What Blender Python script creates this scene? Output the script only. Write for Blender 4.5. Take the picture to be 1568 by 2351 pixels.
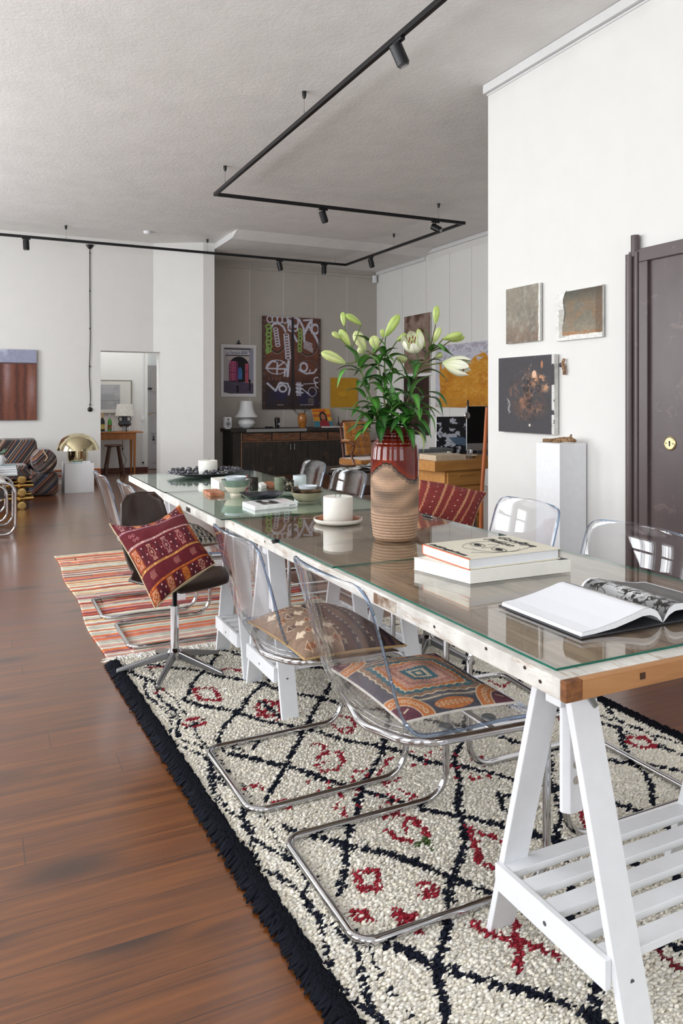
import bpy, bmesh, math, random
import numpy as np
from mathutils import Vector, Matrix
rnd = random.Random(7)
rng = np.random.default_rng(7)
SC = bpy.context.scene
COL = SC.collection
for o in list(bpy.data.objects):
    bpy.data.objects.remove(o)
# ------------------------------------------------------------------ camera
# room axes: +Y runs along the dining table into the room, +X to the right
F, CX, CY, CAMH, YAW = 1742.0, 784.0, 917.0, 1.28, 0.448
SN, CS = math.sin(YAW), math.cos(YAW)
cam_d = bpy.data.cameras.new('camera')
cam = bpy.data.objects.new('camera', cam_d)
COL.objects.link(cam)
cam.location = (0, 0, CAMH)
cam.rotation_euler = (math.pi / 2, 0, -YAW)
cam_d.sensor_fit = 'VERTICAL'
cam_d.sensor_height = 36.0
cam_d.lens = 36.0 * F / 2351.0
cam_d.shift_y = -(1175.5 - CY) / 2351.0
cam_d.clip_start = 0.05
SC.camera = cam
# ------------------------------------------------------------------ world and daylight
SC.view_settings.view_transform = 'Standard'
SC.view_settings.look = 'None'
SC.view_settings.gamma = 1
SC.view_settings.use_curve_mapping = False
SC.view_settings.exposure = 0.36
w = bpy.data.worlds.new('sky')
SC.world = w
w.use_nodes = True
bg = w.node_tree.nodes['Background']
bg.inputs[0].default_value = (0.80, 0.90, 1.0, 1)
bg.inputs[1].default_value = 1.6
XL, YB, ZC = -2.9, -2.8, 3.77          # window wall, wall behind the camera, ceiling
WINS = [(-2.2, -0.7), (0.6, 2.3), (3.4, 5.1), (6.2, 7.9), (9.0, 10.7)]   # window openings along the left wall
WZ0, WZ1 = 0.85, 3.30
def area(name, loc, rot, sx, sy, power, col=(0.97, 0.985, 1.0)):
    l = bpy.data.lights.new(name, 'AREA')
    l.shape = 'RECTANGLE'; l.size = sx; l.size_y = sy; l.energy = power; l.color = col
    o = bpy.data.objects.new(name, l); COL.objects.link(o)
    o.location = loc; o.rotation_euler = rot
    return o
for k, (a, b) in enumerate(WINS):
    area('daylight_and_fill', (XL - 0.35, (a + b) / 2, (WZ0 + WZ1) / 2), (0, -math.pi / 2, 0), WZ1 - WZ0, b - a, (46, 84, 112, 126, 126)[k])
BWIN = [(-2.2, -0.5), (0.9, 2.6)]      # windows behind the camera
for k, (a, b) in enumerate(BWIN):
    area('daylight_and_fill', ((a + b) / 2, YB - 0.35, (WZ0 + WZ1) / 2), (math.pi / 2, 0, 0), b - a, WZ1 - WZ0, 28)
area('daylight_and_fill', (1.9, 13.1, 3.2), (0, 0, 0), 1.2, 0.7, 16)       # unseen fill lamp over the kitchen-side room beyond the opening, no window there
# ------------------------------------------------------------------ geometry helpers
def PW(px, py, h):
    """photo pixel on the horizontal plane z=h -> world"""
    z = F * (CAMH - h) / (py - CY); x = (px - CX) * z / F
    return Vector((CS * x + SN * z, -SN * x + CS * z, h))
def PD(px, py, z):
    """photo pixel at depth z -> world"""
    x = (px - CX) * z / F
    return Vector((CS * x + SN * z, -SN * x + CS * z, CAMH - (py - CY) * z / F))
def PY(px, py, Y):
    """photo pixel on the vertical plane y=Y"""
    t_ = (px - CX) / F; X = Y * (SN + t_ * CS) / (CS - t_ * SN); z = SN * X + CS * Y
    return Vector((X, Y, CAMH - (py - CY) * z / F))
def PX(px, py, X):
    """photo pixel on the vertical plane x=X"""
    t_ = (px - CX) / F; Y = X * (CS - t_ * SN) / (SN + t_ * CS); z = SN * X + CS * Y
    return Vector((X, Y, CAMH - (py - CY) * z / F))
def lin(c):
    c = c / 255.0
    return c / 12.92 if c <= 0.04045 else ((c + 0.055) / 1.055) ** 2.4
def S(r, g=None, b=None):
    if g is None: r, g, b = r
    return (lin(r), lin(g), lin(b), 1.0)
def tag(o, label=None, cat=None, group=None, kind=None):
    if label: o['label'] = label
    if cat: o['category'] = cat
    if group: o['group'] = group
    if kind: o['kind'] = kind
    return o
def thing(name, label, cat, loc=(0, 0, 0), rz=0, group=None):
    o = bpy.data.objects.new(name, None); COL.objects.link(o)
    o.location = loc; o.rotation_euler = (0, 0, rz); o.empty_display_size = 0.05
    return tag(o, label, cat, group)
class MB:
    def __init__(s):
        s.v = []; s.f = []; s.m = []; s.sm = []
    def add(s, vs, fs, mi=0, smooth=False):
        n = len(s.v); s.v += [tuple(p) for p in vs]
        for f in fs:
            s.f.append([i + n for i in f]); s.m.append(mi); s.sm.append(smooth)
        return s
    def box(s, x0, y0, z0, x1, y1, z1, mi=0):
        v = [(x0, y0, z0), (x1, y0, z0), (x1, y1, z0), (x0, y1, z0), (x0, y0, z1), (x1, y0, z1), (x1, y1, z1), (x0, y1, z1)]
        return s.add(v, [(0, 3, 2, 1), (4, 5, 6, 7), (0, 1, 5, 4), (1, 2, 6, 5), (2, 3, 7, 6), (3, 0, 4, 7)], mi)
    def cbox(s, c, size, M=None, mi=0):
        hx, hy, hz = [k / 2 for k in size]
        v = [Vector((a * hx, b * hy, d * hz)) for d in (-1, 1) for a, b in ((-1, -1), (1, -1), (1, 1), (-1, 1))]
        if M is not None: v = [M @ p for p in v]
        v = [p + Vector(c) for p in v]
        return s.add(v, [(0, 3, 2, 1), (4, 5, 6, 7), (0, 1, 5, 4), (1, 2, 6, 5), (2, 3, 7, 6), (3, 0, 4, 7)], mi)
    def bar(s, a, b, w, t, up=(0, 0, 1), mi=0):
        """board from a to b; w is measured along (up x axis), t along up"""
        a, b = Vector(a), Vector(b); d = (b - a); L = d.length; d.normalize()
        u = Vector(up); sd = d.cross(u).normalized(); u = sd.cross(d).normalized()
        M = Matrix((d, sd, u)).transposed()
        return s.cbox((a + b) / 2, (L, w, t), M, mi)
    def prism(s, pts, z0, z1, mi=0):
        n = len(pts)
        v = [(x, y, z0) for x, y in pts] + [(x, y, z1) for x, y in pts]
        f = [tuple(range(n))[::-1], tuple(range(n, 2 * n))] + [(i, (i + 1) % n, n + (i + 1) % n, n + i) for i in range(n)]
        return s.add(v, f, mi)
    def hexa(s, bot, top, mi=0):
        """8 corner solid: 4 bottom and 4 top points"""
        return s.add(list(bot) + list(top), [(0, 3, 2, 1), (4, 5, 6, 7), (0, 1, 5, 4), (1, 2, 6, 5), (2, 3, 7, 6), (3, 0, 4, 7)], mi)
    def tube(s, pts, r, n=12, closed=False, mi=0, cap=True):
        pts = [Vector(p) for p in pts]; N = len(pts)
        rr = r if isinstance(r, (list, tuple)) else [r] * N
        ts = []
        for i in range(N):
            a = pts[(i - 1) % N] if (closed or i > 0) else pts[i]
            b = pts[(i + 1) % N] if (closed or i < N - 1) else pts[i]
            ts.append((b - a).normalized())
        up = Vector((0, 0, 1)) if abs(ts[0].z) < 0.9 else Vector((1, 0, 0))
        nrm = (up - ts[0] * up.dot(ts[0])).normalized()
        vs = []
        for i in range(N):
            nrm = (nrm - ts[i] * nrm.dot(ts[i]))
            if nrm.length < 1e-6: nrm = ts[i].orthogonal()
            nrm.normalize(); bi = ts[i].cross(nrm)
            for k in range(n):
                a = 2 * math.pi * k / n
                vs.append(pts[i] + (nrm * math.cos(a) + bi * math.sin(a)) * rr[i])
        fs = []
        M = N if closed else N - 1
        for i in range(M):
            for k in range(n):
                a = i * n + k; b = i * n + (k + 1) % n; c = ((i + 1) % N) * n + (k + 1) % n; d = ((i + 1) % N) * n + k
                fs.append((a, b, c, d))
        s.add(vs, fs, mi, True)
        if cap and not closed:
            n0 = len(s.v) - N * n
            s.f.append([n0 + k for k in range(n)][::-1]); s.m.append(mi); s.sm.append(False)
            s.f.append([n0 + (N - 1) * n + k for k in range(n)]); s.m.append(mi); s.sm.append(False)
        return s
    def cyl(s, a, b, r, n=20, mi=0):
        return s.tube([a, b], r, n, mi=mi)
    def lathe(s, prof, n=32, c=(0, 0, 0), mi=0, M=None, sy=1.0):
        vs = []; c = Vector(c)
        for r, z in prof:
            for k in range(n):
                a = 2 * math.pi * k / n
                p = Vector((max(r, 1e-5) * math.cos(a), max(r, 1e-5) * math.sin(a) * sy, z))
                if M is not None: p = M @ p
                vs.append(p + c)
        fs = []
        for i in range(len(prof) - 1):
            for k in range(n):
                fs.append((i * n + k, i * n + (k + 1) % n, (i + 1) * n + (k + 1) % n, (i + 1) * n + k))
        return s.add(vs, fs, mi, True)
    def ball(s, c, r, n=16, sc=(1, 1, 1), mi=0, M=None):
        prof = [(math.sin(math.pi * i / n), -math.cos(math.pi * i / n)) for i in range(n + 1)]
        vs = []; c = Vector(c)
        for rr, z in prof:
            for k in range(n):
                a = 2 * math.pi * k / n
                p = Vector((max(rr, 1e-4) * math.cos(a) * r * sc[0], max(rr, 1e-4) * math.sin(a) * r * sc[1], z * r * sc[2]))
                if M is not None: p = M @ p
                vs.append(p + c)
        fs = [(i * n + k, i * n + (k + 1) % n, (i + 1) * n + (k + 1) % n, (i + 1) * n + k) for i in range(n) for k in range(n)]
        return s.add(vs, fs, mi, True)
    def grid(s, P, mi=0, smooth=True, wrap=False):
        """P[i][j] points"""
        R, C = len(P), len(P[0]); vs = [p for row in P for p in row]
        fs = [(i * C + j, i * C + (j + 1) % C, (i + 1) * C + (j + 1) % C, (i + 1) * C + j) for i in range(R - 1) for j in range(C if wrap else C - 1)]
        return s.add(vs, fs, mi, smooth)
def sub_loc(o):
    L = Vector((0, 0, 0))
    while o is not None:
        L += o.location; o = o.parent
    return L
def obj(name, mb, mat, parent=None, world=False, bevel=0, seg=2, sharp=35, solid=None, subs=0):
    """link mesh builder as one object; world=True: coordinates are world ones"""
    V = [Vector(v) for v in mb.v]
    if parent is None:
        zs = min(v.z for v in V); xs = [v.x for v in V]; ys = [v.y for v in V]
        org = Vector(((min(xs) + max(xs)) / 2, (min(ys) + max(ys)) / 2, zs))
    else:
        org = sub_loc(parent) if world else Vector((0, 0, 0))
    me = bpy.data.meshes.new(name)
    me.from_pydata([v - org for v in V], [], mb.f)
    mats = mat if isinstance(mat, (list, tuple)) else [mat]
    for m in mats: me.materials.append(m)
    me.polygons.foreach_set('material_index', mb.m)
    me.polygons.foreach_set('use_smooth', [bool(x) for x in mb.sm])
    me.validate(); me.update()
    if any(mb.sm): me.set_sharp_from_angle(angle=math.radians(sharp))
    o = bpy.data.objects.new(name, me); COL.objects.link(o)
    if parent is None: o.location = org
    else: o.parent = parent
    if solid:
        m = o.modifiers.new('thick', 'SOLIDIFY'); m.thickness = solid[0]; m.offset = solid[1]
        if len(solid) > 2: m.material_offset_rim = solid[2]
    if bevel:
        m = o.modifiers.new('bevel', 'BEVEL'); m.width = bevel; m.segments = seg; m.limit_method = 'ANGLE'; m.angle_limit = math.radians(40)
        m.harden_normals = False
    if subs:
        m = o.modifiers.new('sub', 'SUBSURF'); m.levels = subs; m.render_levels = subs
    return o
def struct(name, mb, mat, **k):
    o = obj(name, mb, mat, **k); o['kind'] = 'structure'; return o
def one(name, mb, mat, label, cat, group=None, kind=None, **k):
    return tag(obj(name, mb, mat, **k), label, cat, group, kind)
def dup(root, loc=None, rz=None, label=None, group=None):
    def rec(o, par):
        c = o.copy(); COL.objects.link(c)
        if par is not None: c.parent = par
        for ch in list(o.children): rec(ch, c)
        return c
    r = rec(root, None)
    if loc is not None: r.location = loc
    if rz is not None: r.rotation_euler = (0, 0, rz)
    if label: r['label'] = label
    if group: r['group'] = group
    return r
def fillet(pts, rad, n=6, closed=False):
    pts = [Vector(p) for p in pts]; N = len(pts); out = []
    rr = rad if isinstance(rad, (list, tuple)) else [rad] * N
    for i in range(N):
        if not closed and i in (0, N - 1): out.append(pts[i]); continue
        a, b, c = pts[i - 1], pts[i], pts[(i + 1) % N]
        d1 = (a - b).normalized(); d2 = (c - b).normalized()
        ang = d1.angle(d2); t = min(rr[i] / max(math.tan(ang / 2), 1e-3), (a - b).length * 0.49, (c - b).length * 0.49)
        p0 = b + d1 * t; p2 = b + d2 * t
        r = t * math.tan(ang / 2); bis = (d1 + d2).normalized(); cen = b + bis * (r / math.sin(ang / 2))
        for k in range(n + 1):
            s_ = k / n; v = (p0 - cen).lerp(p2 - cen, s_)
            if v.length > 1e-6: v = v.normalized() * r
            out.append(cen + v)
    return out
def catmull(pts, n=8):
    pts = [Vector(p) for p in pts]; out = []
    P = [2 * pts[0] - pts[1]] + pts + [2 * pts[-1] - pts[-2]]
    for i in range(1, len(P) - 2):
        for k in range(n):
            t = k / n
            out.append(0.5 * ((2 * P[i]) + (-P[i - 1] + P[i + 1]) * t + (2 * P[i - 1] - 5 * P[i] + 4 * P[i + 1] - P[i + 2]) * t * t + (-P[i - 1] + 3 * P[i] - 3 * P[i + 1] + P[i + 2]) * t ** 3))
    out.append(pts[-1]); return out
# ------------------------------------------------------------------ material helpers
class NT:
    def __init__(s, name):
        s.mat = bpy.data.materials.new(name); s.mat.use_nodes = True
        s.t = s.mat.node_tree; s.b = s.t.nodes['Principled BSDF']; s.out = s.t.nodes['Material Output']
    def n(s, typ, **k):
        nd = s.t.nodes.new(typ)
        for a, v in k.items():
            if a.startswith('i_'):
                nd.inputs[a[2:].replace('_', ' ')].default_value = v
            else: setattr(nd, a, v)
        return nd
    def l(s, a, b): s.t.links.new(a, b)
    def math(s, op, a, b=None, c=None):
        nd = s.t.nodes.new('ShaderNodeMath'); nd.operation = op
        for i, x in enumerate((a, b, c)):
            if x is None: continue
            if isinstance(x, (int, float)): nd.inputs[i].default_value = x
            else: s.l(x, nd.inputs[i])
        return nd.outputs[0]
    def mix(s, f, a, b, mode='MIX'):
        nd = s.t.nodes.new('ShaderNodeMix'); nd.data_type = 'RGBA'; nd.blend_type = mode
        for i, x in ((0, f), (6, a), (7, b)):
            if isinstance(x, (int, float, tuple)): nd.inputs[i].default_value = x
            else: s.l(x, nd.inputs[i])
        return nd.outputs[2]
    def coord(s, scale=(1, 1, 1), rot=(0, 0, 0), loc=(0, 0, 0)):
        tc = s.n('ShaderNodeTexCoord'); mp = s.n('ShaderNodeMapping')
        mp.inputs['Scale'].default_value = scale; mp.inputs['Rotation'].default_value = rot; mp.inputs['Location'].default_value = loc
        s.l(tc.outputs['Object'], mp.inputs[0]); return mp.outputs[0]
    def noise(s, vec, scale=5, detail=4, rough=0.5, dist=0):
        nd = s.n('ShaderNodeTexNoise'); nd.inputs['Scale'].default_value = scale; nd.inputs['Detail'].default_value = detail
        nd.inputs['Roughness'].default_value = rough; nd.inputs['Distortion'].default_value = dist
        if vec is not None: s.l(vec, nd.inputs['Vector'])
        return nd.outputs['Fac']
    def ramp(s, f, stops, interp='LINEAR'):
        nd = s.n('ShaderNodeValToRGB'); cr = nd.color_ramp; cr.interpolation = interp
        while len(cr.elements) < len(stops): cr.elements.new(0.5)
        for e, (p, c) in zip(cr.elements, stops): e.position = p; e.color = c if len(c) == 4 else tuple(c) + (1,)
        s.l(f, nd.inputs[0]); return nd.outputs[0]
    def bump(s, h, strength=0.3, dist=0.01):
        nd = s.n('ShaderNodeBump'); nd.inputs['Strength'].default_value = strength; nd.inputs['Distance'].default_value = dist
        s.l(h, nd.inputs['Height']); s.l(nd.outputs[0], s.b.inputs['Normal']); return nd
    def set(s, **k):
        for a, v in k.items():
            i = s.b.inputs[a.replace('_', ' ')]
            if isinstance(v, (int, float, tuple)): i.default_value = v
            else: s.l(v, i)
        return s
GRY = lambda v: (v, v, v, 1)
def M(name, col, rough=0.5, metal=0.0, noise=0.06, scale=30, bump=0.0, **k):
    """plain procedural material with slight noise mottling"""
    t = NT(name); c = S(col)
    v = t.coord(); f = t.noise(v, scale, 3)
    dk = tuple(x * (1 - noise * 2) for x in c[:3]) + (1,); lt = tuple(min(1, x * (1 + noise * 2)) for x in c[:3]) + (1,)
    t.set(Base_Color=t.ramp(f, [(0.3, dk), (0.7, lt)]), Roughness=rough, Metallic=metal)
    if bump: t.bump(f, bump, 0.004)
    t.set(**k)
    return t.mat
def M2(name, c1, c2, scale=8, lo=0.4, hi=0.6, rough=0.5, metal=0, stretch=(1, 1, 1), detail=6, dist=0, bump=0, **k):
    t = NT(name); v = t.coord(stretch); f = t.noise(v, scale, detail, 0.6, dist)
    t.set(Base_Color=t.ramp(f, [(lo, S(c1)), (hi, S(c2))]), Roughness=rough, Metallic=metal)
    if bump: t.bump(f, bump, 0.005)
    t.set(**k); return t.mat
def Mwood(name, c1, c2, axis=0, scale=6, rough=0.45, coat=0.0, bump=0.1):
    st = [14, 14, 14]; st[axis] = 1
    t = NT(name); v = t.coord(tuple(st)); f = t.noise(v, scale * 0.35, 8, 0.65, 0.6)
    f2 = t.noise(t.coord(), 2.2, 3)
    c = t.ramp(f, [(0.32, S(c1)), (0.68, S(c2))])
    c = t.mix(0.35, c, t.ramp(f2, [(0.35, S(c1)), (0.7, S(c2))]))
    t.set(Base_Color=c, Roughness=rough, Coat_Weight=coat); t.bump(f, bump, 0.003); return t.mat
def Mattr(name, rough=0.6, bumpscale=0, bump=0.0, sheen=0.0, **k):
    t = NT(name); a = t.n('ShaderNodeAttribute'); a.attribute_name = 'Col'
    t.set(Base_Color=a.outputs['Color'], Roughness=rough)
    if sheen: t.set(Sheen_Weight=sheen)
    if bump: t.bump(t.noise(t.coord(), bumpscale, 3), bump, 0.003)
    t.set(**k); return t.mat
def Mclear(name, tint=(0.97, 0.98, 1, 1), refl=(1, 1, 1, 1), f0=0.05, rough=0.01, power=5.0, extra=0.0):
    """clear sheet: transparent with a mirror reflection growing at grazing angles, the same for every ray"""
    t = NT(name); t.t.nodes.remove(t.b)
    tr = t.n('ShaderNodeBsdfTransparent'); tr.inputs[0].default_value = tint
    gl = t.n('ShaderNodeBsdfGlossy'); gl.inputs['Color'].default_value = refl; gl.inputs['Roughness'].default_value = rough
    lw = t.n('ShaderNodeLayerWeight'); lw.inputs['Blend'].default_value = 0.5
    p = t.math('POWER', lw.outputs['Facing'], power); f = t.math('MULTIPLY_ADD', p, 1 - f0, f0 + extra)
    f = t.math('MINIMUM', f, 1.0)
    mx = t.n('ShaderNodeMixShader'); t.l(f, mx.inputs[0]); t.l(tr.outputs[0], mx.inputs[1]); t.l(gl.outputs[0], mx.inputs[2])
    t.l(mx.outputs[0], t.out.inputs[0]); return t.mat
# ------------------------------------------------------------------ painted (woven, printed) surfaces: a tiny rasteriser writing a colour attribute
def vnoise(h, w, cells, seed=0, octv=3):
    r = np.random.default_rng(seed); out = np.zeros((h, w)); amp = 1; tot = 0
    for o in range(octv):
        c = cells * 2 ** o; g = r.random((c + 2, c + 2))
        y = np.linspace(0, c, h, endpoint=False); x = np.linspace(0, c, w, endpoint=False)
        yi = y.astype(int); xi = x.astype(int); fy = (y - yi)[:, None]; fx = (x - xi)[None, :]
        fy = fy * fy * (3 - 2 * fy); fx = fx * fx * (3 - 2 * fx)
        a = g[np.ix_(yi, xi)]; b = g[np.ix_(yi, xi + 1)]; c_ = g[np.ix_(yi + 1, xi)]; d = g[np.ix_(yi + 1, xi + 1)]
        out += amp * ((a * (1 - fx) + b * fx) * (1 - fy) + (c_ * (1 - fx) + d * fx) * fy); tot += amp; amp *= 0.55
    return out / tot
class Cv:
    def __init__(s, w, h, bg=(255, 255, 255)):
        s.w, s.h = w, h; s.a = np.zeros((h, w, 3)); s.a[:] = bg
        yy, xx = np.mgrid[0:h, 0:w]; s.x = (xx + 0.5) / w; s.y = (yy + 0.5) / h; s.asp = h / w
    def blend(s, m, c):
        m = np.clip(m, 0, 1)[..., None]; s.a = s.a * (1 - m) + np.array(c, float) * m; return s
    def rect(s, x0, y0, x1, y1, c, al=1):
        return s.blend(((s.x >= x0) & (s.x < x1) & (s.y >= y0) & (s.y < y1)) * al, c)
    def seg(s, pts, wd, c, al=1.0):
        d = np.full((s.h, s.w), 9.0); X = s.x; Y = s.y * s.asp
        for (x0, y0), (x1, y1) in zip(pts[:-1], pts[1:]):
            y0 *= s.asp; y1 *= s.asp; dx, dy = x1 - x0, y1 - y0; L = dx * dx + dy * dy + 1e-12
            t = np.clip(((X - x0) * dx + (Y - y0) * dy) / L, 0, 1)
            d = np.minimum(d, np.hypot(X - x0 - t * dx, Y - y0 - t * dy))
        return s.blend(((wd / 2 - d) * s.w + 0.5) * al, c)
    def ell(s, cx, cy, rx, ry, c, al=1.0, ring=0):
        d = np.hypot((s.x - cx) / rx, (s.y - cy) / ry)
        if ring: return s.blend((ring / 2 - np.abs(d - 1)) * rx * s.w + 0.5, c)
        return s.blend(((1 - d) * rx * s.w + 0.5) * al, c)
    def poly(s, pts, c, al=1.0):
        ins = np.zeros((s.h, s.w), bool); n = len(pts)
        for i in range(n):
            x0, y0 = pts[i]; x1, y1 = pts[(i + 1) % n]
            cond = ((y0 > s.y) != (y1 > s.y)); xi = (x1 - x0) * (s.y - y0) / (y1 - y0 + 1e-12) + x0
            ins ^= cond & (s.x < xi)
        return s.blend(ins * al, c)
    def mott(s, amp, cells=12, seed=1, octv=3):
        n = vnoise(s.h, s.w, cells, seed, octv) - 0.5
        s.a = s.a * (1 + 2 * amp * n[..., None]); return s
    def mask(s, m, c): return s.blend(m, c)
def painted(name, cv, surf, mat, parent=None, world=True, sharp=None):
    """surf(u,v) -> x,y,z arrays; u right 0..1, v down 0..1"""
    h, w = cv.h, cv.w
    V, U = np.mgrid[0:h, 0:w]; U = U / (w - 1.0); V = V / (h - 1.0)
    X, Y, Z = surf(U, V)
    co = np.stack([X, Y, Z], -1).reshape(-1, 3)
    if parent is None:
        org = np.array([(co[:, 0].min() + co[:, 0].max()) / 2, (co[:, 1].min() + co[:, 1].max()) / 2, co[:, 2].min()])
    else: org = np.array(sub_loc(parent)) if world else np.zeros(3)
    i = np.arange(h * w).reshape(h, w)
    q = np.stack([i[1:, :-1], i[1:, 1:], i[:-1, 1:], i[:-1, :-1]], -1).reshape(-1, 4)
    return rawmesh(name, co - org, q, cv.a.reshape(-1, 3), mat, parent, org)
def rawmesh(name, co, q, rgb, mat, parent=None, org=None, smooth=True):
    me = bpy.data.meshes.new(name); k = q.shape[1]
    me.vertices.add(len(co)); me.vertices.foreach_set('co', np.ascontiguousarray(co, np.float32).ravel())
    me.loops.add(q.size); me.loops.foreach_set('vertex_index', np.ascontiguousarray(q, np.int32).ravel())
    me.polygons.add(len(q)); me.polygons.foreach_set('loop_start', np.arange(0, q.size, k, dtype=np.int32))
    me.polygons.foreach_set('loop_total', np.full(len(q), k, np.int32))
    me.polygons.foreach_set('use_smooth', np.full(len(q), smooth))
    me.update(calc_edges=True)
    if rgb is not None:
        c = np.clip(rgb, 0, 255) / 255.0; c = np.where(c <= 0.04045, c / 12.92, ((c + 0.055) / 1.055) ** 2.4)
        at = me.color_attributes.new('Col', 'FLOAT_COLOR', 'POINT')
        at.data.foreach_set('color', np.ascontiguousarray(np.concatenate([c, np.ones((len(c), 1))], 1), np.float32).ravel())
    for m in (mat if isinstance(mat, (list, tuple)) else [mat]): me.materials.append(m)
    o = bpy.data.objects.new(name, me); COL.objects.link(o)
    if parent is not None: o.parent = parent
    elif org is not None: o.location = tuple(org)
    return o
def text_mesh(body, size, mat, name, parent, Mx, shear=0.0, spacing=1.0, depth=0.0006, bold=0.0):
    """lettering: flat text as mesh; Mx maps text plane (x right, y up) to the parent's local space"""
    cu = bpy.data.curves.new(name, 'FONT'); cu.body = body; cu.size = size; cu.shear = shear; cu.space_character = spacing
    cu.extrude = depth; cu.offset = bold; cu.resolution_u = 3
    t = bpy.data.objects.new(name, cu); COL.objects.link(t)
    bpy.context.view_layer.update()
    me = bpy.data.meshes.new_from_object(t.evaluated_get(bpy.context.evaluated_depsgraph_get()))
    bpy.data.objects.remove(t); bpy.data.curves.remove(cu)
    me.transform(Mx); me.materials.clear(); me.materials.append(mat); me.name = name
    o = bpy.data.objects.new(name, me); COL.objects.link(o); o.parent = parent
    return o
def frame(o, xd, yd):
    """matrix with origin o, x axis xd, y axis yd"""
    xd = Vector(xd).normalized(); yd = Vector(yd); yd = (yd - xd * yd.dot(xd)).normalized(); zd = xd.cross(yd)
    m = Matrix((xd, yd, zd)).transposed().to_4x4(); m.translation = Vector(o); return m
# ------------------------------------------------------------------ shared materials
wall_m = M('wall_paint', (227, 226, 223), 0.85, noise=0.006, scale=5, bump=0.03)
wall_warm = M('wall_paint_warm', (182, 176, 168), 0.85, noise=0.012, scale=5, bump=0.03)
t = NT('ceiling_plaster'); v = t.coord(); f1 = t.noise(v, 2.5, 8, 0.6); f2 = t.noise(v, 26, 6, 0.7)
vo = t.n('ShaderNodeTexVoronoi'); vo.inputs['Scale'].default_value = 3.0; t.l(v, vo.inputs[0])
t.set(Base_Color=t.ramp(f1, [(0.3, S(222, 221, 218)), (0.7, S(232, 231, 228))]), Roughness=0.9)
t.bump(t.math('ADD', t.math('MULTIPLY', f1, 0.8), t.math('MULTIPLY', f2, 0.35)), 0.55, 0.02)
ceil_m = t.mat
# floor: long boards running across the room (along X), 14 cm wide
t = NT('floor_boards'); tc = t.n('ShaderNodeTexCoord'); sp = t.n('ShaderNodeSeparateXYZ'); t.l(tc.outputs['Object'], sp.inputs[0])
BW = 0.142
yb = t.math('DIVIDE', sp.outputs[1], BW); idx = t.math('FLOOR', yb); fr = t.math('FRACT', yb)
wn = t.n('ShaderNodeTexWhiteNoise', noise_dimensions='1D'); t.l(idx, wn.inputs['W'])
xo = t.math('MULTIPLY_ADD', wn.outputs['Value'], 37.0, sp.outputs[0])
# board ends every few metres
xe = t.math('DIVIDE', xo, 3.3); xi = t.math('FLOOR', xe); xf = t.math('FRACT', xe)
wn2 = t.n('ShaderNodeTexWhiteNoise', noise_dimensions='2D'); cb = t.n('ShaderNodeCombineXYZ'); t.l(idx, cb.inputs[0]); t.l(xi, cb.inputs[1]); t.l(cb.outputs[0], wn2.inputs['Vector'])
def vec3(x, y, z):
    c = t.n('ShaderNodeCombineXYZ')
    for i, a in enumerate((x, y, z)):
        if isinstance(a, (int, float)): c.inputs[i].default_value = a
        else: t.l(a, c.inputs[i])
    return c.outputs[0]
g = t.noise(vec3(t.math('MULTIPLY', xo, 1.0), t.math('MULTIPLY', sp.outputs[1], 22.0), t.math('MULTIPLY', idx, 3.1)), 1.6, 8, 0.62, 0.8)
g2 = t.noise(vec3(t.math('MULTIPLY', xo, 3.0), t.math('MULTIPLY', sp.outputs[1], 160.0), idx), 1.5, 3, 0.5)
kn = t.n('ShaderNodeTexVoronoi'); kn.inputs['Scale'].default_value = 1.0
t.l(vec3(t.math('MULTIPLY', xo, 1.5), t.math('MULTIPLY', sp.outputs[1], 3.6), t.math('MULTIPLY', idx, 0.4)), kn.inputs['Vector'])
knot = t.ramp(kn.outputs['Distance'], [(0.0, (1, 1, 1, 1)), (0.10, (0.85, 0.85, 0.85, 1)), (0.27, (0, 0, 0, 1))])
c = t.ramp(g, [(0.30, S(76, 40, 13)), (0.5, S(114, 63, 21)), (0.72, S(146, 86, 32))])
c = t.mix(t.math('MULTIPLY', g2, 0.30), c, S(80, 42, 14))
c = t.mix(knot, c, S(44, 22, 9))
c = t.mix(t.math('MULTIPLY', wn2.outputs['Value'], 0.35), c, S(90, 49, 26))
gap = t.math('MINIMUM', t.math('MINIMUM', fr, t.math('SUBTRACT', 1.0, fr)), 1.0)
gapm = t.math('LESS_THAN', gap, 0.010)
endm = t.math('LESS_THAN', xf, 0.0008)
gm = t.math('MAXIMUM', gapm, endm)
c = t.mix(t.math('MULTIPLY', gm, 0.75), c, S(30, 18, 12))
t.set(Base_Color=c, Roughness=t.math('MULTIPLY_ADD', g, 0.22, 0.22), Specular_IOR_Level=0.6, Coat_Weight=0.9, Coat_Roughness=0.22)
t.bump(t.math('SUBTRACT', t.math('MULTIPLY', g2, 0.15), gm), 0.25, 0.003)
floor_m = t.mat
white_lac = M('white_lacquer', (232, 233, 236), 0.35, noise=0.01)
white_matte = M('white_matte', (236, 237, 240), 0.6, noise=0.01)
trim_w = M('trim_white', (222, 222, 222), 0.6, noise=0.01)
chrome = M('chrome', (205, 205, 208), 0.07, 1.0, noise=0.01)
steel = M('steel', (150, 150, 152), 0.3, 1.0, noise=0.02)
blackm = M('black_metal', (22, 22, 25), 0.38, 0.2, noise=0.03)
blackp = M('black_plastic', (16, 16, 17), 0.35, noise=0.02)
brass = M('brass', (216, 204, 168), 0.10, 1.0, noise=0.01)
brass_d = M('brass_dark', (186, 156, 98), 0.22, 1.0, noise=0.03)
acryl = Mclear('clear_acrylic', (0.975, 0.98, 0.99, 1), f0=0.035, rough=0.015, power=4.6)
acryl_rim = Mclear('acrylic_edge', (0.34, 0.46, 0.68, 1), (0.72, 0.84, 1, 1), f0=0.22, rough=0.06, power=2.0)
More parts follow.
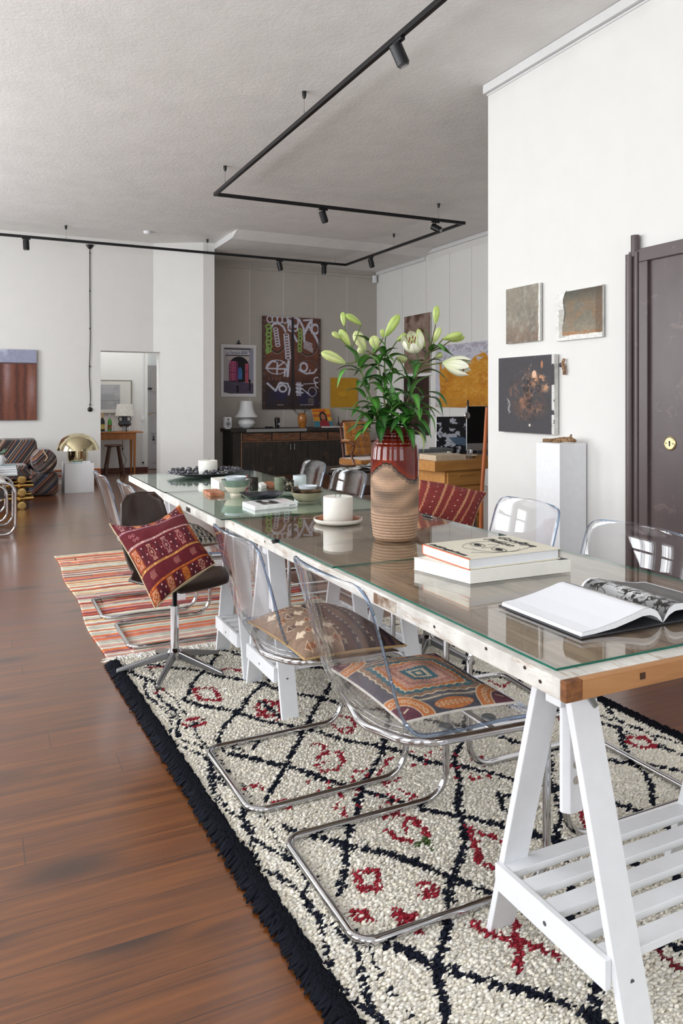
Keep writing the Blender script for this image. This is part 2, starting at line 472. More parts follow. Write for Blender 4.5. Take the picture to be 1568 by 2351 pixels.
glass_t = Mclear('table_glass', (0.96, 0.975, 0.97, 1), f0=0.04, rough=0.004, power=5.0)
glass_t2 = Mclear('table_glass_green', (0.90, 0.97, 0.93, 1), f0=0.045, rough=0.004, power=4.6)
glass_edge = M('glass_edge_green', (16, 92, 76), 0.08, noise=0.05)
glass_c = Mclear('drinking_glass', (0.95, 0.96, 0.97, 1), f0=0.08, power=2.5)
wax = M('candle_wax', (240, 238, 230), 0.5, noise=0.01, Subsurface_Weight=0.2)
paint_attr = Mattr('printed_matte', 0.6)
paint_gloss = Mattr('printed_gloss', 0.3)
canvas_attr = Mattr('painted_canvas', 0.65, 220, 0.25)
fabric_attr = Mattr('woven_wool', 0.95, 420, 0.5, sheen=0.0)
fabric_back = M('cushion_back_linen', (188, 172, 138), 0.9, noise=0.05, scale=300, bump=0.2)
oak = Mwood('golden_oak', (168, 112, 52), (206, 152, 84), 0, 6, 0.4)
teak = Mwood('orange_teak', (150, 76, 34), (190, 106, 52), 2, 6, 0.35)
pine = Mwood('honey_pine', (150, 88, 38), (188, 122, 60), 2, 6, 0.45)
page_m = M('paper_pages', (236, 236, 238), 0.7, noise=0.02, scale=200)
# ------------------------------------------------------------------ room shell
YW, XR1, YE, XR2, YA = 12.2, 3.65, 4.914, 6.825, 12.66
YS = 10.90                              # the recess ceiling steps down here
mb = MB().box(XL - .3, YB - .3, -.12, XR2 + .3, 15.0, 0)
o = struct('floor', mb, floor_m)
struct('ceiling', MB().box(XL - .3, YB - .3, ZC, XR2 + .3, 15.0, ZC + .15), ceil_m)
pf = [(YS - .25, ZC - .0005), (YS + .02, 3.68), (YA, 3.68), (YA, ZC - .0005)]
struct('trim_1', MB().add([(3.43, y, z) for y, z in pf] + [(XR2, y, z) for y, z in pf], [(0, 1, 2, 3), (7, 6, 5, 4), (0, 4, 5, 1), (1, 5, 6, 2), (2, 6, 7, 3), (3, 7, 4, 0)]), ceil_m)
mb = MB(); T = .3
ys = [YB - T] + [q for ab in WINS for q in ab] + [14.6]
for i in range(0, len(ys), 2): mb.box(XL - T, ys[i], 0, XL, ys[i + 1], ZC)
for a, b in WINS: mb.box(XL - T, a, 0, XL, b, WZ0).box(XL - T, a, WZ1, XL, b, ZC)
struct('wall_left', mb, wall_m)
for k, (a, b) in enumerate(WINS):
    fr = MB(); x = XL - .16
    def fb(y0, z0, y1, z1): fr.box(x - .03, y0, z0, x + .03, y1, z1)
    fb(a, WZ0, a + .06, WZ1); fb(b - .06, WZ0, b, WZ1); fb(a, WZ0, b, WZ0 + .07); fb(a, WZ1 - .06, b, WZ1)
    m_ = (a + b) / 2; fb(m_ - .05, WZ0, m_ + .05, WZ1); fb(a, 2.45, b, 2.53); fb(a, 1.65, b, 1.685)
    struct('window_%d' % (k + 1), fr, white_lac)
mb = MB(); xs = [XL] + [q for ab in BWIN for q in ab] + [XR1]
for i in range(0, len(xs), 2): mb.box(xs[i], YB - T, 0, xs[i + 1], YB, ZC)
for a, b in BWIN: mb.box(a, YB - T, 0, b, YB, WZ0).box(a, YB - T, WZ1, b, YB, ZC)
struct('wall_front', mb, wall_m)
for k, (a, b) in enumerate(BWIN):
    fr = MB(); y = YB - .16
    fr.box(a, y - .03, WZ0, a + .06, y + .03, WZ1).box(b - .06, y - .03, WZ0, b, y + .03, WZ1).box(a, y - .03, WZ0, b, y + .03, WZ0 + .07).box(a, y - .03, WZ1 - .06, b, y + .03, WZ1)
    fr.box((a + b) / 2 - .05, y - .03, WZ0, (a + b) / 2 + .05, y + .03, WZ1).box(a, y - .03, 2.45, b, y + .03, 2.53)
    struct('window_%d' % (k + 6), fr, white_lac)
struct('wall_right', MB().box(XR1, YB - T, 0, XR1 + .42, YE, ZC), wall_m)
struct('trim_2', MB().box(XR1 - .035, YB, ZC - .070, XR1, YE + .02, ZC - .003), trim_w)
struct('trim_3', MB().box(XR1 - .012, YB, ZC - .090, XR1, YE, ZC - .078), trim_w)
struct('wall_far_right', MB().box(XR2, YE - 2.6, 0, XR2 + .3, YA + .3, ZC), wall_m)
struct('trim_4', MB().box(XR2 - .04, YE, ZC - .06, XR2, YS, ZC - .002), trim_w)
struct('trim_5', MB().box(XR2 - .04, YS, 3.62, XR2, YA - .04, 3.679), trim_w)
struct('wall_room_end', MB().box(XR1 + .42, YE - 2.9, 0, XR2 + .3, YE - 2.6, ZC), wall_m)
struct('wall_recess', MB().box(3.43, YA, 0, XR2, YA + .3, ZC), wall_warm)
struct('trim_6', MB().box(3.43, YA - .03, 3.56, XR2, YA, 3.60), wall_warm)
XO0, XO1, HO = 1.727, 2.536, 2.036
mb = MB().box(XL, YW, 0, XO0, YW + .34, ZC).box(XO0, YW, HO, XO1, YW + .34, ZC)
struct('wall_back', mb, wall_m)
mb = MB()
B = (3.236, 11.79); C_ = (3.417, 11.79); D_ = (3.417, YA + .3)
mb.prism([(XO1, YW), (2.635, YW - .058), (2.635, YW + .34), (XO1, YW + .34)], HO, ZC)
mb.prism([(2.635, YW - .058), B, C_, D_, (3.15, YA + .3), (2.66, YW + .34)], 0, ZC)
struct('wall_corner', mb, wall_m)
struct('trim_7', MB().box(3.419, YS, 3.678, 3.4295, 11.79, 3.7685), trim_w)
struct('wall_inner_back', MB().box(XL, 13.62, 0, 2.73, 13.82, ZC), wall_m)
struct('wall_inner_end', MB().box(2.73, 14.05, 0, 3.3, 14.25, ZC), wall_m)
struct('wall_inner_right', MB().box(3.05, 13.0, 0, 3.15, 14.05, ZC), wall_m)
struct('wall_inner_left', MB().box(.9, YW + .34, 0, 1.0, 13.62, ZC), wall_m)
struct('baseboard_inner', MB().box(1.0, 13.595, 0, 2.73, 13.62, .085), M('baseboard_red_brown', (92, 36, 24), 0.4))
door_g = M('door_grey_paint', (160, 154, 152), 0.5, noise=0.02)
mb = MB().box(2.78, 14.0, 0.01, 3.045, 14.04, 1.90)
for z0, z1 in ((.12, .46), (.66, .94), (1.04, 1.34), (1.42, 1.80)): mb.box(2.86, 13.985, z0, 3.03, 14.0, z1)
d2 = struct('door_2', mb, door_g, bevel=.004)
obj('handle', MB().cyl((2.80, 13.95, 1.02), (2.87, 13.95, 1.02), .008).cyl((2.81, 14.0, 1.02), (2.81, 13.95, 1.02), .008), brass_d, d2, world=True)
obj('lock', MB().box(2.80, 13.96, 1.46, 2.88, 14.0, 1.49), blackm, d2, world=True)
obj('coat_hook', MB().box(2.90, 13.96, .54, 2.915, 13.98, .62).box(2.89, 13.95, .53, 2.925, 13.98, .56), blackm, d2, world=True)
t = NT('brown_steel'); f = t.noise(t.coord((1, 1, .6)), 2.5, 8, 0.65); f2 = t.noise(t.coord(), 9, 6, 0.6, 1.0)
cc = t.ramp(f, [(0.3, S(74, 62, 64)), (0.7, S(92, 78, 78))])
cc = t.mix(t.ramp(f2, [(0.62, (0, 0, 0, 1)), (0.66, (.35, .35, .35, 1)), (0.70, (0, 0, 0, 1))]), cc, S(132, 112, 104))
t.set(Base_Color=cc, Roughness=0.34, Specular_IOR_Level=0.5); t.bump(f2, 0.08, 0.01); brown_steel = t.mat
y1, y0, zt_ = 3.435, 2.10, 2.185
mb = MB().box(XR1 - .045, y0, 0, XR1 - .0005, y1, zt_)
d1 = struct('door_1', mb, brown_steel, bevel=.004)
mb = MB().box(XR1 - .068, y0, .0, XR1 - .045, y1 - .10, .14).box(XR1 - .068, y0, zt_ - .08, XR1 - .045, y1 - .10, zt_).box(XR1 - .068, y1 - .165, .14, XR1 - .045, y1 - .10, zt_ - .08)
obj('door_frame', mb, brown_steel, d1, world=True, bevel=.004)
obj('hinge_pole', MB().tube([(XR1 - .045, y1 - .012, 0), (XR1 - .045, y1 - .012, 2.165)], .027, 20).cyl((XR1 - .032, y1 - .040, 2.15), (XR1 - .032, y1 - .040, 2.28), .025, 20).cyl((XR1 - .055, y1 - .076, 0), (XR1 - .055, y1 - .076, 2.17), .016, 16), brown_steel, d1, world=True)
yl = 3.123; zl = 1.026
lk = obj('lock_plate', MB().lathe([(0, 0), (.041, 0), (.041, .006), (.035, .010), (.033, .007), (.0, .007)], 28, M=Matrix.Rotation(-math.pi / 2, 3, 'Y'), c=(XR1 - .045, yl, zl)), M('lock_brass', (214, 196, 150), 0.25, 0.8), d1, world=True)
x_ = XR1 - .045
obj('keyhole', MB().box(x_ - .0085, yl - .004, zl - .016, x_ - .0065, yl + .004, zl + .010).cyl((x_ - .0065, yl, zl + .009), (x_ - .0085, yl, zl + .009), .0055).cyl((x_ - .0065, yl + .024, zl), (x_ - .009, yl + .024, zl), .0035).cyl((x_ - .0065, yl - .024, zl), (x_ - .009, yl - .024, zl), .0035), blackm, lk, world=True)
sm = MB()
for x in (4.3, 4.93, 5.56, 6.19): sm.box(x, YA - .002, 0, x + .006, YA + .001, 3.56)
struct('trim_8', sm, wall_m)
sm = MB()
for y in (11.7, 10.9, 10.2, 9.6, 8.95): sm.box(XR2 - .002, y, 0, XR2 + .001, y + .005, 3.62)
struct('trim_9', sm, wall_warm)
# ------------------------------------------------------------------ tables: two old doors on trestles, covered by sheets of glass
TT = .766; TB = .726
def door_wood(name, painted_all, side):
    t = NT(name); tc = t.n('ShaderNodeTexCoord'); sp = t.n('ShaderNodeSeparateXYZ'); t.l(tc.outputs['Object'], sp.inputs[0])
    x, y, z = sp.outputs
    g = t.noise(t.coord((16, 1.6, 16)), 2.2, 8, 0.65, 0.5)
    brown = t.ramp(g, [(0.3, S(104, 82, 64)), (0.5, S(148, 120, 96)), (0.72, S(184, 158, 132))])
    n1 = t.noise(t.coord((6, 2, 6)), 3.2, 8, 0.75, 0.6)
    pw = t.ramp(t.noise(t.coord(), 14, 5), [(0.3, S(192, 188, 180)), (0.7, S(226, 223, 217))])
    if painted_all:
        m = t.ramp(n1, [(0.27, (0, 0, 0, 1)), (0.36, (1, 1, 1, 1))])
        c = t.mix(m, t.mix(0.4, brown, S(190, 176, 160)), pw)
    else:
        # paint left on the outer edges of the slab only, flaking
        d = t.math('LESS_THAN', x, 0.03) if side else t.math('LESS_THAN', z, -0.5)
        ed = t.ramp(x, [(0.022, (1, 1, 1, 1)), (0.040, (0, 0, 0, 1))]) 
        ey = t.ramp(y, [(0.050, (1, 1, 1, 1)), (0.066, (0, 0, 0, 1))])
        e = t.math('MAXIMUM', ed, ey)
        m = t.ramp(t.noise(t.coord((9, 1.3, 9)), 4.0, 8, 0.78, 0.4), [(0.34, (0.2, 0.2, 0.2, 1)), (0.46, (1, 1, 1, 1))])
        c = t.mix(t.math('MULTIPLY', e, m), brown, pw)
        c = t.mix(t.math('MULTIPLY', t.math('SUBTRACT', e, t.math('MULTIPLY', e, m)), 0.55), c, S(176, 142, 112))
    t.set(Base_Color=c, Roughness=0.7); t.bump(t.math('ADD', n1, t.math('MULTIPLY', g, 0.5)), 0.4, 0.004); return t.mat
wood1 = door_wood('old_door_wood', False, True)
wood2 = door_wood('old_door_white', True, False)
t = NT('old_door_panel'); g = t.noise(t.coord((14, 1.3, 14)), 2.6, 8, 0.65, 0.6); y = t.noise(t.coord((1.2, 9, 1)), 2, 2)
t.set(Base_Color=t.mix(0.3, t.ramp(g, [(0.3, S(108, 84, 64)), (0.7, S(178, 146, 116))]), t.ramp(y, [(0.35, S(96, 76, 62)), (0.65, S(146, 120, 98))])), Roughness=0.65); t.bump(g, .3, .003); panel1 = t.mat
panel2 = M2('old_door_panel_white', (196, 198, 190), (220, 221, 214), 7, .35, .6, 0.6, stretch=(6, 1, 6), bump=.2)
endwood = Mwood('raw_pine_end', (150, 100, 58), (204, 152, 100), 0, 5, 0.55)
endgrain = M2('end_grain', (98, 58, 30), (138, 88, 48), 40, .35, .6, 0.7, stretch=(1, 1, 3))
def slab(name, x0, x1, y0, y1, mw, mp, label, raw_end):
    r = thing(name, label, 'table top', (x0, y0, TB))
    W_, L_ = x1 - x0, y1 - y0; h = TT - TB; st = .115
    e = .016 if raw_end else 0
    obj('stile', MB().box(0, e, 0, st, L_, h), mw, r, bevel=.003)
    # the right stile mirrors the left: same timber
    obj('stile', MB().box(W_ - st, e, 0, W_, L_, h), mw, r, bevel=.003)
    for (a, b) in ((e, .20), (L_ * .36, L_ * .36 + .10), (L_ * .68, L_ * .68 + .10), (L_ - .13, L_)):
        obj('rail', MB().box(st + .0008, a, 0, W_ - st - .0008, b, h - .0006), mw, r, bevel=.002)
    mid = W_ / 2
    ys = [(.20, L_ * .36), (L_ * .36 + .10, L_ * .68), (L_ * .68 + .10, L_ - .13)]
    obj('middle_stile', MB().box(mid - .045, ys[0][0], 0, mid + .045, ys[0][1], h - .001).box(mid - .045, ys[1][0], 0, mid + .045, ys[1][1], h - .001).box(mid - .045, ys[2][0], 0, mid + .045, ys[2][1], h - .001), mw, r)
    for a, b in ys:
        for xa, xb in ((st + .0008, mid - .0458), (mid + .0458, W_ - st - .0008)):
            pm = MB().box(xa, a + .001, .010, xb, b - .001, h - .016)
            q = .035; pm.hexa([(xa + q * .6, a + q * .6, h - .016), (xb - q * .6, a + q * .6, h - .016), (xb - q * .6, b - q * .6, h - .016), (xa + q * .6, b - q * .6, h - .016)],
                              [(xa + q, a + q, h - .008), (xb - q, a + q, h - .008), (xb - q, b - q, h - .008), (xa + q, b - q, h - .008)])
            obj('panel', pm, mp, r)
    if raw_end:
        obj('raw_edge', MB().box(.040, 0, 0, W_, .0158, h - .0012), endwood, r, bevel=.002)
        obj('end_grain_block', MB().box(0.0, 0, 0, .0395, .0158, h - .001), endgrain, r, bevel=.002)
        obj('mortise', MB().box(-.0012, .62, .006, .004, .74, .034), M2('mortise_wood', (120, 92, 70), (196, 186, 172), 20, .4, .6, .8), r)
        nl = MB()
        rust = M('rust_dark', (58, 38, 34), .8)
        for yy, zz in ((.07, .018), (.24, .03), (.44, .022), (.115, .03), (1.1, .02), (1.6, .025)): obj('nail_hole', MB().ball((-.0005, yy, zz), .0045, 8, (.3, 1, .8)), rust, r)
        
        obj('latch_pin', MB().tube([(-.006, 1.50, .036), (.004, 1.50, .050), (.016, 1.49, .048)], .004, 8).cbox((.004, 1.50, .043), (.02, .03, .006)), blackm, r)
        obj('peg', MB().cbox((.19, -.0006, .022), (.012, .004, .012)), M('peg_dark', (70, 42, 26), .7), r)
    else:
        obj('lock_plate', MB().box(-.001, .42, .008, .002, .50, .030).cyl((-.002, .46, .019), (.001, .46, .019), .006), steel, r)
    return r
t1 = slab('door_tabletop', .965, 1.805, 1.066, 3.175, wood1, panel1, 'old brown door laid as the near table top, flaking white edge and raw wooden end', True)
t2 = slab('door_tabletop', .925, 1.800, 3.180, 5.250, wood2, panel2, 'white painted old door laid as the far table top, farther from the camera', False)
def sheet(x0, y0, x1, y1, z, m, label, em, grp=None):
    mb = MB()
    v = [(x0, y0, z), (x1, y0, z), (x1, y1, z), (x0, y1, z), (x0, y0, z + .005), (x1, y0, z + .005), (x1, y1, z + .005), (x0, y1, z + .005)]
    mb.add(v, [(0, 3, 2, 1), (4, 5, 6, 7)], 0); mb.add(v, [(0, 1, 5, 4), (1, 2, 6, 5), (2, 3, 7, 6), (3, 0, 4, 7)], 1)
    return tag(obj('glass_sheet', mb, [m, em]), label, 'glass sheet')
GT = TT + .0055
edge_dark = M('glass_edge_dark', (24, 44, 40), 0.1)
sheet(.987, 1.117, 1.79, 2.089, TT + .0004, glass_t, 'clear glass sheet with green edge under the open book, nearest end of the table', glass_edge)
sheet(.975, 2.092, 1.79, 3.120, TT + .0004, glass_t, 'clear glass sheet over brown wood, under the big flower vase', glass_edge)
sheet(.937, 3.124, 1.785, 4.165, TT + .0004, glass_t2, 'greenish glass sheet carrying the bowls and cups, over white door panels', edge_dark)
sheet(.928, 4.169, 1.785, 5.242, TT + .0004, glass_t2, 'greenish glass sheet at the far end of the table, under the dark ornate tray', edge_dark)
# ------------------------------------------------------------------ trestles
screw_m = M('screw_steel', (120, 122, 126), .35, .8)
def trestle(yc, label, x0=1.10, L=.66, shelf=True):
    r = thing('trestle', label, 'trestle', (x0, yc, 0), 0, None)
    def leg(xa, s):
        w, th, sp = .072, .018, .222
        yb, yt = s * sp, s * .040
        z1 = .700
        bot = [(xa, yb - th / 2, 0), (xa + w, yb - th / 2, 0), (xa + w, yb + th / 2, 0), (xa, yb + th / 2, 0)]
        top = [(xa, yt - th / 2, z1), (xa + w, yt - th / 2, z1), (xa + w, yt + th / 2, z1), (xa, yt + th / 2, z1)]
        l = obj('leg', MB().hexa(bot, top), white_lac, r, bevel=.002)
        q = .17 / .70; yy = yb + (yt - yb) * q
        obj('screw', MB().cyl((xa + w / 2, yy - s * 0 - th / 2 - .003, .16), (xa + w / 2, yy, .16), .005, 10), screw_m, l)
        return l
    for xa in (0, L - .072):
        for s in (-1, 1): leg(xa, s)
    # end braces on the inner side of the legs
    for xa in (-.016, L):
        b = obj('brace', MB().box(xa, -.172, .145, xa + .016, .172, .205), white_lac, r, bevel=.002)
        sx = xa - .001 if xa < 0 else xa + .017
        obj('screw', MB().cyl((sx, 0, .17), (sx + (.003 if xa < 0 else -.003), 0, .17), .005, 10), screw_m, b)
    if shelf:
        for k in range(5):
            y = -.15 + k * .075
            obj('slat', MB().box(.001, y - .022, .185, L - .001, y + .022, .203), white_lac, r, bevel=.002)
    # the adjustable post with its row of holes, chamfered, at both ends
    for xa in (.028, L - .028 - .055):
        w = .058; zb = .395; zt = .705; c = .012; ty = .016
        prof = [(xa, -ty + c), (xa + c, -ty), (xa + w - c, -ty), (xa + w, -ty + c), (xa + w, ty - c), (xa + w - c, ty), (xa + c, ty), (xa, ty - c)]
        pm = MB().prism(prof, zb, zt)
        p = obj('post', pm, white_lac, r, bevel=.0015)
        hm = MB()
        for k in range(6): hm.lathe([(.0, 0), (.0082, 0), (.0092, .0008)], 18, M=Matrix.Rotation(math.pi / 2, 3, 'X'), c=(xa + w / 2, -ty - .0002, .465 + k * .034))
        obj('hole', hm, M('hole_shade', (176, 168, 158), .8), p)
    obj('beam', MB().box(.0, -.035, .700, L, .035, .7255), white_lac, r, bevel=.002)
    obj('head_block', MB().box(.006, -.024, .63, .026, .024, .699).box(L - .026, -.024, .63, L - .006, .024, .699), white_lac, r, bevel=.002)
    wn = MB().cyl((.062, -.062, .668), (.062, -.036, .668), .008, 12).cyl((.062, -.064, .668), (.062, -.058, .668), .014, 16)
    wn.cbox((.072, -.067, .678), (.030, .005, .012), Matrix.Rotation(.8, 3, 'Y')).cbox((.054, -.067, .654), (.034, .005, .012), Matrix.Rotation(1.0, 3, 'Y'))
    obj('wing_nut', wn, M('zinc', (150, 158, 156), .35, .8), r, bevel=.002)
    return r
tr = trestle(1.262, 'white wooden trestle with slatted shelf at the near end of the table')
for yc, lb in ((3.022, 'white trestle under the brown top, behind the striped cushion chair'), (3.50, 'white trestle under the near end of the white far table top'), (5.02, 'white trestle under the farthest end of the table')):
    dup(tr, (1.13 if yc > 5 else 1.085, yc, 0), 0, lb)
# ------------------------------------------------------------------ clear cantilever chairs
def shell_grid(prof, hw, bulge, nv=24, nu=None):
    """prof: list of (d,z) edge profile, hw(s)->half width, bulge(s)->(dd,dz) at the centre; returns grid of points"""
    P = []
    pts = catmull([(d, 0, z) for d, z in prof], 7)
    L = [0]
    for a, b in zip(pts[:-1], pts[1:]): L.append(L[-1] + (b - a).length)
    tot = L[-1]
    for p, l in zip(pts, L):
        h = hw(l, tot); dd, dz = bulge(l / tot); row = []
        for j in range(nv + 1):
            v = -1 + 2 * j / nv; k = (1 - abs(v) ** 2.2)
            row.append((p.x + dd * k, v * h, p.z + dz * k))
        P.append(row)
    return P
def clear_chair(name, label):
    r = thing(name, label, 'chair', (0, 0, 0))
    prof = [(.010, .830), (.032, .775), (.060, .680), (.090, .570), (.114, .505), (.143, .468), (.186, .452), (.282, .449), (.385, .450), (.48, .446), (.535, .434)]
    def hw(l, tot):
        base = .225
        if l < .06: return base - .055 + math.sqrt(max(0, 1 - (1 - l / .06) ** 2)) * .055
        if tot - l < .05: return base + .006 - .03 + math.sqrt(max(0, 1 - (1 - (tot - l) / .05) ** 2)) * .03
        return base + .010 * math.sin(min(1, l / tot * 1.3) * math.pi / 2)
    def bulge(s):
        b = max(0, 1 - s / .48); f = max(0, (s - .42) / .58)
        m = math.exp(-((s - .46) / .14) ** 2)
        return (-.030 * min(1, b * 1.6 + .25) * (1 if s < .5 else max(0, 1 - (s - .5) * 5)) - .018 * m, -.026 * m - .020 * min(1, f * 3) * (1 - f) )
    obj('shell', MB().grid(shell_grid(prof, hw, bulge)), [acryl, acryl_rim], r, solid=(.0105, -1, 1), sharp=80)
    R = .011; y = .235
    loop = [(0, -y, R), (.548, -y, R), (.548, -y, .425), (.16, -y + .015, .432), (.125, 0, .405), (.16, y - .015, .432), (.548, y, .425), (.548, y, R), (0, y, R)]
    rad = [.05, .085, .065, .10, .25, .10, .065, .085, .05]
    obj('frame', MB().tube(fillet(loop, rad, 8, True), R, 14, True), chrome, r)
    cp = MB()
    for dx in (.26, .39):
        for dy in (-.198, .198): cp.lathe([(0, 0), (.019, 0), (.017, .003), (0, .0035)], 20, c=(dx, dy, .4515))
    obj('screw_cap', cp, M('cap_grey', (112, 118, 122), .35, .3), r)
    obj('cross_tube', MB().tube([(.40, -y, .421), (.40, y, .421)], .008, 10), chrome, r)
    return r
RUGZ = .016
# ------------------------------------------------------------------ swivel chairs with a moulded dark plywood shell
ply = Mwood('dark_plywood', (34, 20, 16), (58, 36, 27), 2, 4, 0.3, 0.0, 0.03)
def swivel_chair(name, label):
    r = thing(name, label, 'chair', (0, 0, 0))
    # shell: d axis is forward (+x), back at negative d
    prof = [(-.285, .800), (-.262, .72), (-.232, .60), (-.205, .52), (-.165, .458), (-.10, .438), (0, .440), (.10, .446), (.185, .440), (.225, .415)]
    def hw(l, tot):
        s = l / tot
        w = np.interp(s, [0, .05, .25, .42, .50, .62, .8, .93, 1], [.080, .118, .145, .135, .130, .210, .225, .195, .13]); return float(w)
    def bulge(s):
        return (-.030 * max(0, 1 - s * 1.8), -.028 * math.exp(-((s - .7) / .25) ** 2))
    P = shell_grid(prof, hw, bulge, 20)
    obj('shell', MB().grid(P), ply, r, solid=(.010, -1), sharp=60)
    obj('column', MB().tube([(0, 0, .07), (0, 0, .295)], .0195, 20).cyl((0, 0, .293), (0, 0, .298), .0215, 20), chrome, r)
    th = MB(); prof2 = [(.0, .297)]
    z = .297
    while z < .40: prof2 += [(.0125, z), (.0095, z + .004)]; z += .008
    prof2 += [(.012, .405)]
    obj('threaded_spindle', th.lathe(prof2, 16), blackm, r)
    obj('seat_plate', MB().cbox((0, 0, .404), (.16, .16, .008)).cbox((0, 0, .398), (.05, .05, .016)), blackm, r)
    obj('hub', MB().lathe([(0, .045), (.030, .045), (.034, .06), (.034, .085), (.026, .095), (.020, .10)], 24), chrome, r)
    for k in range(5):
        a = math.radians(k * 72 + 20); c, s = math.cos(a), math.sin(a)
        def q(rad, off, z): return (rad * c - off * s, rad * s + off * c, z)
        obj('foot', MB().hexa([q(.02, -.015, .055), q(.02, .015, .055), q(.262, .010, .004), q(.262, -.010, .004)][::-1], [q(.02, -.012, .090), q(.02, .012, .090), q(.262, .008, .022), q(.262, -.008, .022)][::-1]), steel, r, bevel=.004)
        obj('glide', MB().cyl(q(.250, 0, 0), q(.250, 0, .006), .010, 12), blackp, r)
    return r
# ------------------------------------------------------------------ rugs
NAVY = (26, 30, 44); RED = (158, 44, 58)
U0, V0, LU, LV = .945, 1.93, .185, .252
def seg_dist(x, y, a, b):
    dx, dy = b[0] - a[0], b[1] - a[1]; L = dx * dx + dy * dy + 1e-12
    t = np.clip(((x - a[0]) * dx + (y - a[1]) * dy) / L, 0, 1)
    return np.hypot(x - a[0] - t * dx, y - a[1] - t * dy)
def fl(*pp): return [tuple(PW(px, py, .02)[:2]) for px, py in pp]
motifs = [  # (polyline on the floor, colour, width)
 (fl((726, 1738), (748, 1722), (776, 1724), (785, 1745), (770, 1762), (735, 1768), (722, 1752), (750, 1745)), RED, .012),
 (fl((815, 1996), (858, 1994), (868, 2036), (824, 2034), (815, 1996)), RED, .016),
 (fl((960, 2022), (985, 2024), (998, 2044), (976, 2054), (962, 2036)), RED, .014),
 (fl((813, 2086), (835, 2088), (845, 2104), (820, 2106), (813, 2086)), RED, .018),
 (fl((905, 2088), (930, 2100), (952, 2128)), RED, .030), (fl((912, 2118), (945, 2098)), RED, .018),
 (fl((1090, 2118), (1130, 2142), (1180, 2150), (1230, 2170), (1265, 2184)), RED, .020), (fl((1180, 2112), (1176, 2150), (1186, 2182), (1182, 2214)), RED, .022),
 (fl((872, 1870), (905, 1866), (945, 1876), (970, 1900), (978, 1915)), RED, .016), (fl((885, 1900), (905, 1918), (935, 1925)), RED, .014), (fl((925, 1880), (930, 1910)), RED, .010),
 (fl((950, 1935), (975, 1922), (988, 1940)), (84, 104, 62), .014),
 (fl((1068, 1895), (1085, 1925), (1098, 1975), (1130, 1986), (1165, 1990)), RED, .018), (fl((1070, 1895), (1110, 1912), (1165, 1930)), RED, .014),
 (fl((1135, 1818), (1165, 1822), (1200, 1832)), NAVY, .012), (fl((1140, 1818), (1150, 1850), (1180, 1868)), NAVY, .014),
 (fl((1322, 1845), (1345, 1890), (1372, 1925)), RED, .014), (fl((1325, 1845), (1370, 1862)), RED, .012),
 (fl((1440, 1690), (1475, 1688), (1500, 1710), (1460, 1712), (1440, 1700)), RED, .020),
 (fl((443, 1578), (490, 1576), (502, 1606), (455, 1602), (443, 1578)), RED, .015),
 (fl((585, 1622), (605, 1605), (640, 1612), (645, 1635), (610, 1642), (585, 1622)), RED, .018), (fl((590, 1640), (640, 1605)), RED, .016), (fl((596, 1608), (640, 1642)), NAVY, .020), (fl((640, 1648), (660, 1632)), RED, .02),
 (fl((418, 1660), (440, 1665), (465, 1658), (455, 1645), (430, 1650)), RED, .018), (fl((425, 1668), (460, 1650)), NAVY, .010),
 (fl((495, 1540), (520, 1532), (548, 1536), (560, 1545)), RED, .012), (fl((340, 1530), (375, 1528)), RED, .014),
 (fl((712, 1708), (728, 1702), (745, 1708), (735, 1716)), RED, .009), (fl((770, 1640), (805, 1645), (812, 1665), (780, 1668)), RED, .012), (fl((760, 1660), (790, 1680), (808, 1672)), RED, .010),
 (fl((550, 1810), (575, 1798), (605, 1806)), RED, .009), (fl((625, 1838), (655, 1832), (640, 1848), (668, 1850)), RED, .012),
 (fl((870, 1770), (885, 1745), (900, 1735)), RED, .010), (fl((1230, 2230), (1290, 2290)), RED, .0),
 (fl((540, 1705), (555, 1690), (590, 1700), (575, 1718)), NAVY, .010), (fl((530, 1712), (560, 1720)), NAVY, .008),
 (fl((350, 1590), (372, 1580)), RED, .010), (fl((400, 1500), (425, 1496)), RED, .012), (fl((560, 1480), (600, 1484)), RED, .014), (fl((1480, 2150), (1520, 2190), (1560, 2220)), (120, 40, 50), .012),
 (fl((1260, 1640), (1290, 1650)), RED, .010), (fl((1120, 1560), (1150, 1575), (1170, 1560)), RED, .012), (fl((1410, 1590), (1450, 1600)), NAVY, .010)]
dots = []
r_ = np.random.default_rng(3)
for k in range(46): dots.append((.98 + r_.random() * .30, 2.02 + r_.random() * .30))
for k in range(26): dots.append((1.35 + r_.random() * .28, 2.05 + r_.random() * .4))
